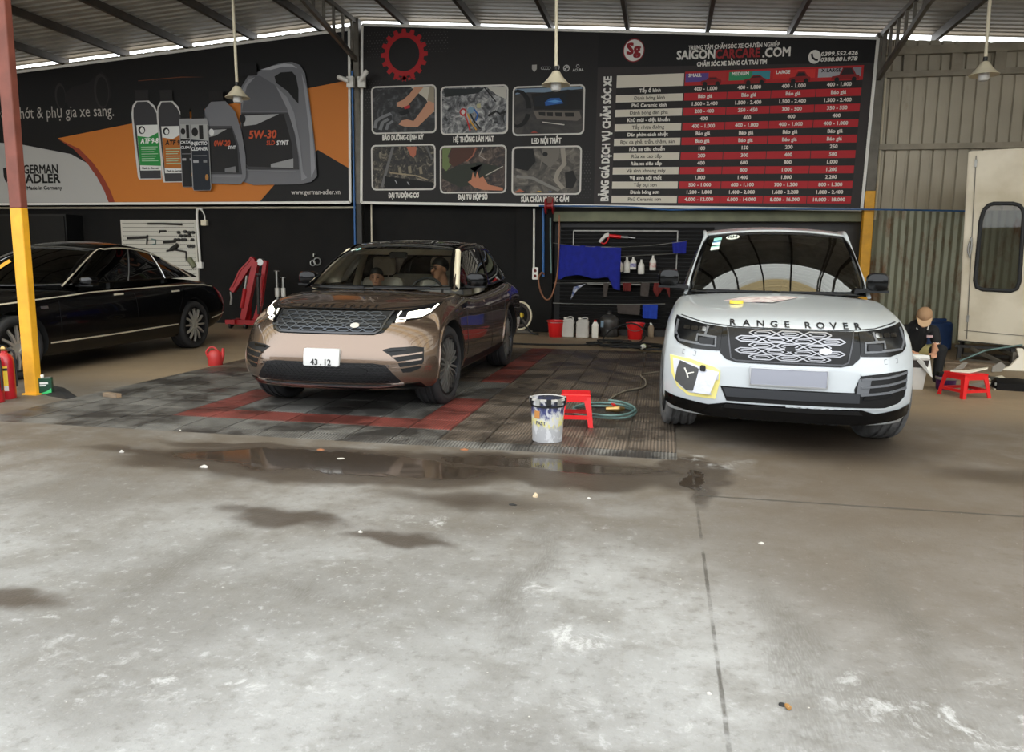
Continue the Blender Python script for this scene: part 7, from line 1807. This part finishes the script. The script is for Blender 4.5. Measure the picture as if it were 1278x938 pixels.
mb = MB(); mb.lathe([(.085,0),(.095,.01),(.105,.13),(.11,.135),(.11,.15),(.098,.15)], 22, cap=True); mb.build('tub_body', mat('purple_plastic', (84,44,104), .45), t, smooth=40); mb = MB(); mb.lathe([(.111,.12),(.112,.13),(.112,.145),(.111,.15)], 22, cap=False); mb.build('rim_band', MT['trimgrey'], t, smooth=40); mb = MB(); mb.rbox(-.10,.03,-.05,.05,.15,.20,.02); mb.build('brush_head', MT['satin_black'], t, smooth=40)
q = gd(1172,437); t = thing('blue_drum', 'blue plastic jerry drum behind the seated man', 'drum', (q.x, q.y+.15, 0))
mb = MB(); mb.rbox(-.20,.20,-.16,.16,0,.47,.07,n=3); mb.build('drum_body', mat('blue_plastic', (40,66,112), .45, var=.3), t, smooth=40)
mb = MB(); mb.rbox(-.07,.12,-.03,.03,.47,.52,.015); mb.build('grip_bar', mat('blue_plastic_grip', (40,66,112), .45), t, smooth=40); mb = MB(); mb.lathe([(.04,.46),(.04,.50),(.03,.51)], 16, (-.12,0,0)); mb.build('screw_cap', MT['trimgrey'], t, smooth=40)
# translucent storage box used as a work table
q = gd(1130,485); t = thing('storage_box', 'translucent plastic box with dark contents used as a work table', 'box', (q.x-.02, q.y+.15, 0))
mb = MB(); mb.loft([[(-.22,-.16,0),(.20,-.16,0),(.20,.16,0),(-.22,.16,0)],[(-.235,-.175,.25),(.225,-.175,.25),(.225,.175,.25),(-.235,.175,.25)]]); mb.build('box_lower', MT['translucent'], t)
mb = MB(); mb.loft([[(-.236,-.176,.25),(.226,-.176,.25),(.226,.176,.25),(-.236,.176,.25)],[(-.245,-.185,.34),(.235,-.185,.34),(.235,.185,.34),(-.245,.185,.34)]]); mb.build('dark_contents', mat('dark_box_contents', (46,40,38), .4), t)
mb = MB(); mb.rbox(-.255,.245,-.195,.195,.335,.352,.02); mb.build('rim', MT['translucent'], t)
mb = MB(); mb.prism(ellipse(.02,.10,.055,.055,20), -.169, -.166); mb.build('round_label', mat('blue_round_label', (90,150,196), .5), t)
bx = (q.x-.02, q.y+.15)
def paper(pts, z, m, label, cat='paper'):
    mb = MB(); n = len(pts); mb.add([(bx[0]+x, bx[1]+y, z+h) for x,y,h in pts]+[(bx[0]+x, bx[1]+y, z+h-.003) for x,y,h in pts], [tuple(range(n)), tuple(reversed(range(n,2*n)))]+[(i,n+i,n+(i+1)%n,(i+1)%n) for i in range(n)])
    return tag(mb.build('paper_sheet', m, None), label, cat)
paper([(-.26,-.17,.0),(.10,-.21,.0),(.22,-.12,.0),(.22,.14,.0),(-.20,.16,.0)], .357, MT['label_white'], 'white paper sheet spread over the storage box')
paper([(.05,-.16,.02),(.16,-.23,-.04),(.24,-.24,-.20),(.27,-.22,-.22),(.27,-.06,.01),(.10,.0,.02)], .372, MT['label_white'], 'curling white masking sheet drooping over the box edge')
# ------------------------------------------------------------------ people
def human(name, label, prims, mats, loc, rz=0, voxel=.012, cat='person'):
    """prims: (mat, 'c', a, b, ra, rb) tapered limbs or (mat, 'e', centre, radii); fused into ONE continuous skin"""
    mb = MB()
    for p in prims:
        if p[1] == 'c':
            a, b = Vector(p[2]), Vector(p[3]); ra, rb = p[4], p[5]; d = (b-a); L_ = d.length; d.normalize()
            path, rad = [], []
            for k in range(5): t_ = math.pi/2*(1-k/4); path.append(a-d*ra*math.sin(t_)); rad.append(max(ra*math.cos(t_), .0015))
            for k in range(1, 5): t_ = math.pi/2*k/4; path.append(b+d*rb*math.sin(t_)); rad.append(max(rb*math.cos(t_), .0015))
            path.insert(5, a.lerp(b, .5)); rad.insert(5, (ra+rb)/2); path.insert(6, b); rad.insert(6, rb)
            mb.tube(path, rad, 12)
        else: mb.sph(p[2], p[3], 16, 12)
    o = mb.build(name, [], None)
    md = o.modifiers.new('r', 'REMESH'); md.mode = 'VOXEL'; md.voxel_size = voxel
    sm = o.modifiers.new('s', 'SMOOTH'); sm.factor = .5; sm.iterations = 4
    me = eval_mesh(o); bpy.data.objects.remove(o)
    for m_ in mats: me.materials.append(m_)
    info = []
    for p in prims: info.append((p[0], Vector(p[2]), Vector(p[3]) if p[1] == 'c' else None, p[4] if p[1] == 'c' else sum(p[3])/3, p[5] if p[1] == 'c' else 0, p[3] if p[1] != 'c' else None))
    for f in me.polygons:
        c = f.center; best = None
        for mi, a, b, ra, rb, rr in info:
            if b is not None:
                ab = b-a; t_ = max(0, min(1, (c-a).dot(ab)/max(ab.length_squared, 1e-9))); d = (c-(a+ab*t_)).length-(ra+(rb-ra)*t_)
            else:
                q_ = Vector(((c.x-a.x)/rr[0], (c.y-a.y)/rr[1], (c.z-a.z)/rr[2])); d = (q_.length-1)*min(rr)
            if best is None or d < best[0]: best = (d, mi)
        f.material_index = best[1]; f.use_smooth = True
    o = link(name, me); o.location = loc; o.rotation_euler = (0,0,rz); return tag(o, label, cat)
MT['skin'] = mat('skin', (196,144,114), .55, var=.08, vscale=20)
MT['black_polo'] = mat('black_polo_cotton', (16,16,18), .85)
MT['black_trouser'] = mat('black_trousers', (14,14,15), .85)
MT['khaki'] = mat('pale_yellow_shorts', (190,178,120), .85)
MT['shoe'] = mat('dark_shoe', (44,44,48), .6)
MT['cap'] = mat('tan_cap', (158,124,92), .8, var=.12, vscale=12)
MT['hair'] = mat('black_hair', (14,11,10), .6)
MT['grey_shirt'] = mat('light_grey_shirt', (150,150,150), .85)
MT['dark_shirt'] = mat('dark_shirt', (40,40,46), .85)
def head_prims(c, s=1.0, mi=0, tilt=0.0, yaw=0.0):
    """skull, jaw, nose, ears; faces -y before yaw/tilt"""
    R_ = Matrix.Translation(c) @ Matrix.Rotation(yaw, 4, 'Z') @ Matrix.Rotation(tilt, 4, 'X')
    T = lambda x,y,z: tuple(R_ @ Vector((x*s,y*s,z*s)))
    return [(mi,'e',T(0,.012,.03),(.074*s,.088*s,.088*s)), (mi,'c',T(0,-.02,-.04),T(0,-.035,-.075),.055*s,.036*s), (mi,'c',T(0,-.078,.012),T(0,-.098,-.018),.009*s,.014*s),
            (mi,'c',T(-.076,.015,.01),T(-.078,.02,-.02),.012*s,.010*s), (mi,'c',T(.076,.015,.01),T(.078,.02,-.02),.012*s,.010*s), (mi,'c',T(0,.02,-.03),T(0,.045,-.13),.050*s,.055*s)], R_
def face_parts(o, R_, s, hair=True, brow=True):
    def sp(name, x, y, z, r, m):
        mb = MB(); p = R_ @ Vector((x*s,y*s,z*s)); mb.sph(p, tuple(q*s for q in r), 10, 6); return mb.build(name, m, o, smooth=60)
    for x in (-.03,.03):
        sp('eye', x, -.070, .012, (.012,.006,.006), MT['hair'])
        if brow: sp('eyebrow', x, -.076, .032, (.018,.005,.004), MT['hair'])
    sp('mouth', 0, -.082, -.047, (.020,.006,.005), mat('lips', (150,84,74), .5))
    if hair:
        mb = MB(); rings = []
        for i in range(9):
            th = math.pi*.56*i/8
            ring = []
            for j in range(18):
                a = 2*math.pi*j/18; back = .5-.5*math.sin(a)*-1 if False else (1+math.sin(a))/2
                t_ = th*(.72+.48*back)
                r_ = math.sin(t_) if t_ > .02 else .02
                ring.append(tuple(R_ @ Vector((.081*s*r_*math.cos(a), (.012+.096*r_*math.sin(a))*s, (.036+.095*math.cos(t_))*s))))
            rings.append(ring)
        mb.loft(rings, cap=True); mb.build('hair', MT['hair'], o, smooth=60)
def hand_prims(w, d, mi=0, s=1.0, curl=.5, side=1, up=(0,0,1)):
    """palm and five fingers from the wrist w along d"""
    w = Vector(w); d = Vector(d).normalized(); u = Vector(up); lat = d.cross(u).normalized()*side; dn = lat.cross(d).normalized()*side
    if dn.z > 0: dn = -dn
    P = [(mi,'c',w,w+d*.035*s,.024*s,.026*s)]
    palm = w+d*.07*s
    for k in (-1.2,-.4,.4,1.2): P.append((mi,'c',w+d*.02*s+lat*k*.012*s,palm+lat*k*.019*s,.014*s,.012*s))
    for k, ln in ((-1.5,.055),(-.5,.07),(.5,.075),(1.5,.066)):
        b = palm+lat*k*.019*s; m_ = b+(d+dn*curl*.6).normalized()*ln*.5*s; e = m_+(d+dn*curl*1.8).normalized()*ln*.5*s
        P += [(mi,'c',b,m_,.0095*s,.009*s),(mi,'c',m_,e,.009*s,.0075*s)]
    b = w+d*.025*s+lat*.024*s; m_ = b+(d*.6+lat*.8).normalized()*.04*s; e = m_+(d+dn*.4).normalized()*.03*s
    P += [(mi,'c',b,m_,.012*s,.010*s),(mi,'c',m_,e,.010*s,.008*s)]
    return P
# seated man at the right
hd, RH = head_prims((.0,-.10,.86), 1.12, 0, math.radians(42), math.radians(-14))
pr = list(hd)
pr += [(1,'c',(-.01,.30,.36),(-.03,.14,.60),.165,.165),(1,'c',(-.03,.14,.60),(-.02,.05,.70),.165,.13),(1,'c',(-.20,.08,.68),(.16,.06,.68),.075,.075),
       (1,'c',(.17,.05,.68),(.19,-.02,.55),.070,.062),(0,'c',(.19,-.02,.545),(.18,-.06,.47),.048,.044),(0,'c',(.18,-.06,.47),(.10,-.26,.41),.043,.030),
       (1,'c',(-.21,.06,.68),(-.27,-.01,.55),.070,.062),(0,'c',(-.27,-.01,.545),(-.27,-.04,.47),.048,.044),(0,'c',(-.27,-.04,.47),(-.16,-.24,.415),.043,.030)]
pr += hand_prims((.10,-.265,.408),(-.25,-.85,-.10),0,1.0,.5,1)+hand_prims((-.16,-.245,.412),(.45,-.8,-.08),0,1.0,.5,-1)
pr += [(3,'c',(.07,.30,.31),(.17,.05,.40),.115,.105),(2,'c',(.18,.03,.40),(.23,-.10,.435),.095,.080),(2,'c',(.23,-.10,.43),(.20,-.14,.10),.076,.052),
       (3,'c',(-.09,.30,.31),(-.20,.05,.40),.115,.105),(2,'c',(-.21,.03,.40),(-.28,-.08,.43),.095,.080),(2,'c',(-.28,-.08,.43),(-.30,-.02,.10),.076,.052),
       (4,'c',(.20,-.12,.05),(.28,-.27,.038),.048,.036),(4,'c',(-.30,.0,.05),(-.33,-.16,.038),.048,.036),(3,'e',(-.01,.30,.29),(.19,.15,.12))]
mp_ = gd(1150,478)
man = human('person', 'man in black polo shirt and tan cap sitting low and bending over papers', pr, [MT['skin'],MT['black_polo'],MT['black_trouser'],MT['khaki'],MT['shoe']], (mp_.x, mp_.y+.20, 0), math.radians(0), .0085); man.scale = (.93,.93,.90)
face_parts(man, RH, 1.12, False)
mb = MB(); rings = []
for i in range(8):
    th = math.pi*.5*i/7; rings.append([tuple(RH @ Vector((.094*max(math.sin(th),.02)*math.cos(2*math.pi*j/20), .012+.112*max(math.sin(th),.02)*math.sin(2*math.pi*j/20), .045+.10*math.cos(th)))) for j in range(20)])
mb.loft(rings); mb.build('cap_crown', MT['cap'], man, smooth=60)
mb = MB(); bl = [(x, -.080-.115*math.sqrt(max(0,1-(x/.085)**2)), .048-.018*math.sqrt(max(0,1-(x/.085)**2))) for x in [-.085+.17*i/12 for i in range(13)]]+[(x, -.07+.05*(x/.085)**2, .052) for x in [.085-.17*i/6 for i in range(7)]]
mb.add([tuple(RH @ Vector(p)) for p in bl]+[tuple(RH @ Vector((p[0],p[1],p[2]-.006))) for p in bl], [tuple(range(20)), tuple(reversed(range(20,40)))]+[(i,20+i,20+(i+1)%20,(i+1)%20) for i in range(20)]); mb.build('cap_peak', mat('tan_cap_peak', (182,150,116), .8), man, smooth=50)
# collar piping and chest badge
for s in (-1,1):
    mb = MB(); mb.tube([(s*.075,.06,.79),(s*.085,-.03,.755),(s*.06,-.075,.70)], .008, 6); mb.build('collar_piping', MT['label_white'], man, smooth=50)
mb = MB(); mb.tube([(.145,-.055,.53),(.19,-.085,.522),(.235,-.05,.535)], .006, 6); mb.build('sleeve_piping', MT['label_white'], man, smooth=50)
mb = MB(); mb.box(.05,.12,-.105,-.095,.60,.63); mb.build('chest_badge', mat('red_white_badge', (180,150,150), .6), man)
t = thing('low_seat', 'small dark wooden box seat under the man', 'stool', (mp_.x, mp_.y+.48, 0)); mb = MB(); mb.rbox(-.17,.17,-.11,.11,.09,.12,.01); mb.build('seat_board', MT['wood'], t)
for s in (-1,1): mb = MB(); mb.box(s*.14-.015,s*.14+.015,-.10,.10,0,.09); mb.build('side_board', MT['wood'], t)
# two people inside the bronze SUV
BX, BYo = -2.93, 7.16
def occupant(x, y, zh, s, label, shirt, yaw, tilt=0):
    hd, R_ = head_prims((0,-.02,0), s, 0, tilt, yaw)
    pr = list(hd)+[(1,'c',(0,.06,-.50*s),(0,.06,-.30*s),.135*s,.15*s),(1,'c',(-.15*s,.05,-.22*s),(.15*s,.05,-.22*s),.062*s,.062*s),(1,'c',(0,.06,-.32*s),(0,.05,-.22*s),.15*s,.10*s),
        (2,'c',(.08*s,.04,-.54*s),(.10*s,-.38*s,-.52*s),.08*s,.065*s),(2,'c',(-.08*s,.04,-.54*s),(-.10*s,-.38*s,-.52*s),.08*s,.065*s)]
    for q in (-1,1):
        pr += [(1,'c',(q*.19*s,.05,-.23*s),(q*.23*s,-.05*s,-.42*s),.052*s,.046*s),(0,'c',(q*.23*s,-.05*s,-.42*s),(q*.15*s,-.27*s,-.36*s),.040*s,.028*s)]
        pr += hand_prims((q*.15*s,-.27*s,-.36*s),(-q*.1,-1,.15),0,s,.9,q)
    o = human('person', label, pr, [MT['skin'],shirt,MT['black_trouser']], (BX+x, BYo+y, .013+zh), 0, .010)
    face_parts(o, R_, s, True); return o
occupant(.40, 1.46, 1.275, 1.1, 'driver with short black hair sitting at the wheel of the bronze SUV', MT['grey_shirt'], math.radians(-38))
occupant(-.36, 1.46, 1.165, 1.0, 'dark-haired passenger peering over the dashboard of the bronze SUV', MT['grey_shirt'], math.radians(12))
# ------------------------------------------------------------------ papers and tape on the white bonnet
MT['printed_paper'] = mat('printed_paper', (206,200,196), .7, col2=(176,150,150), vscale=18)
on_bonnet('printed_sheet', [(-.46,.12),(-.30,-.02),(-.12,-.05),(.02,.08),(.16,.30),(.06,.34),(-.14,.30),(-.28,.30)], MT['printed_paper'], .008, 'printed paper sheet lying on the white bonnet', 'paper')
on_bonnet('printed_sheet', [(-.22,-.04),(-.08,-.08),(.0,.04),(-.12,.08)], MT['printed_paper'], .013, 'small printed slip overlapping the larger sheet on the bonnet', 'paper')
h, n_ = cast(bv_w, 'T', -.36, -.06); w_ = wsuv_M @ h
t = thing('tape_roll', 'yellow masking tape roll lying on the white bonnet', 'tape', (w_.x, w_.y, w_.z+.002), .2)
mb = MB(); mb.lathe([(.038,0),(.055,0),(.055,.026),(.038,.026)], 26, cap=False); mb.add([(.038*math.cos(2*math.pi*i/26),.038*math.sin(2*math.pi*i/26),z) for z in (0,.026) for i in range(26)], [(i,(i+1)%26,26+(i+1)%26,26+i) for i in range(26)]); mb.build('tape', mat('yellow_tape', (232,204,70), .5), t, smooth=40); mb = MB(); mb.lathe([(.034,0),(.038,0),(.038,.027),(.034,.027)], 26, cap=False); mb.build('core', MT['label_white'], t, smooth=40)
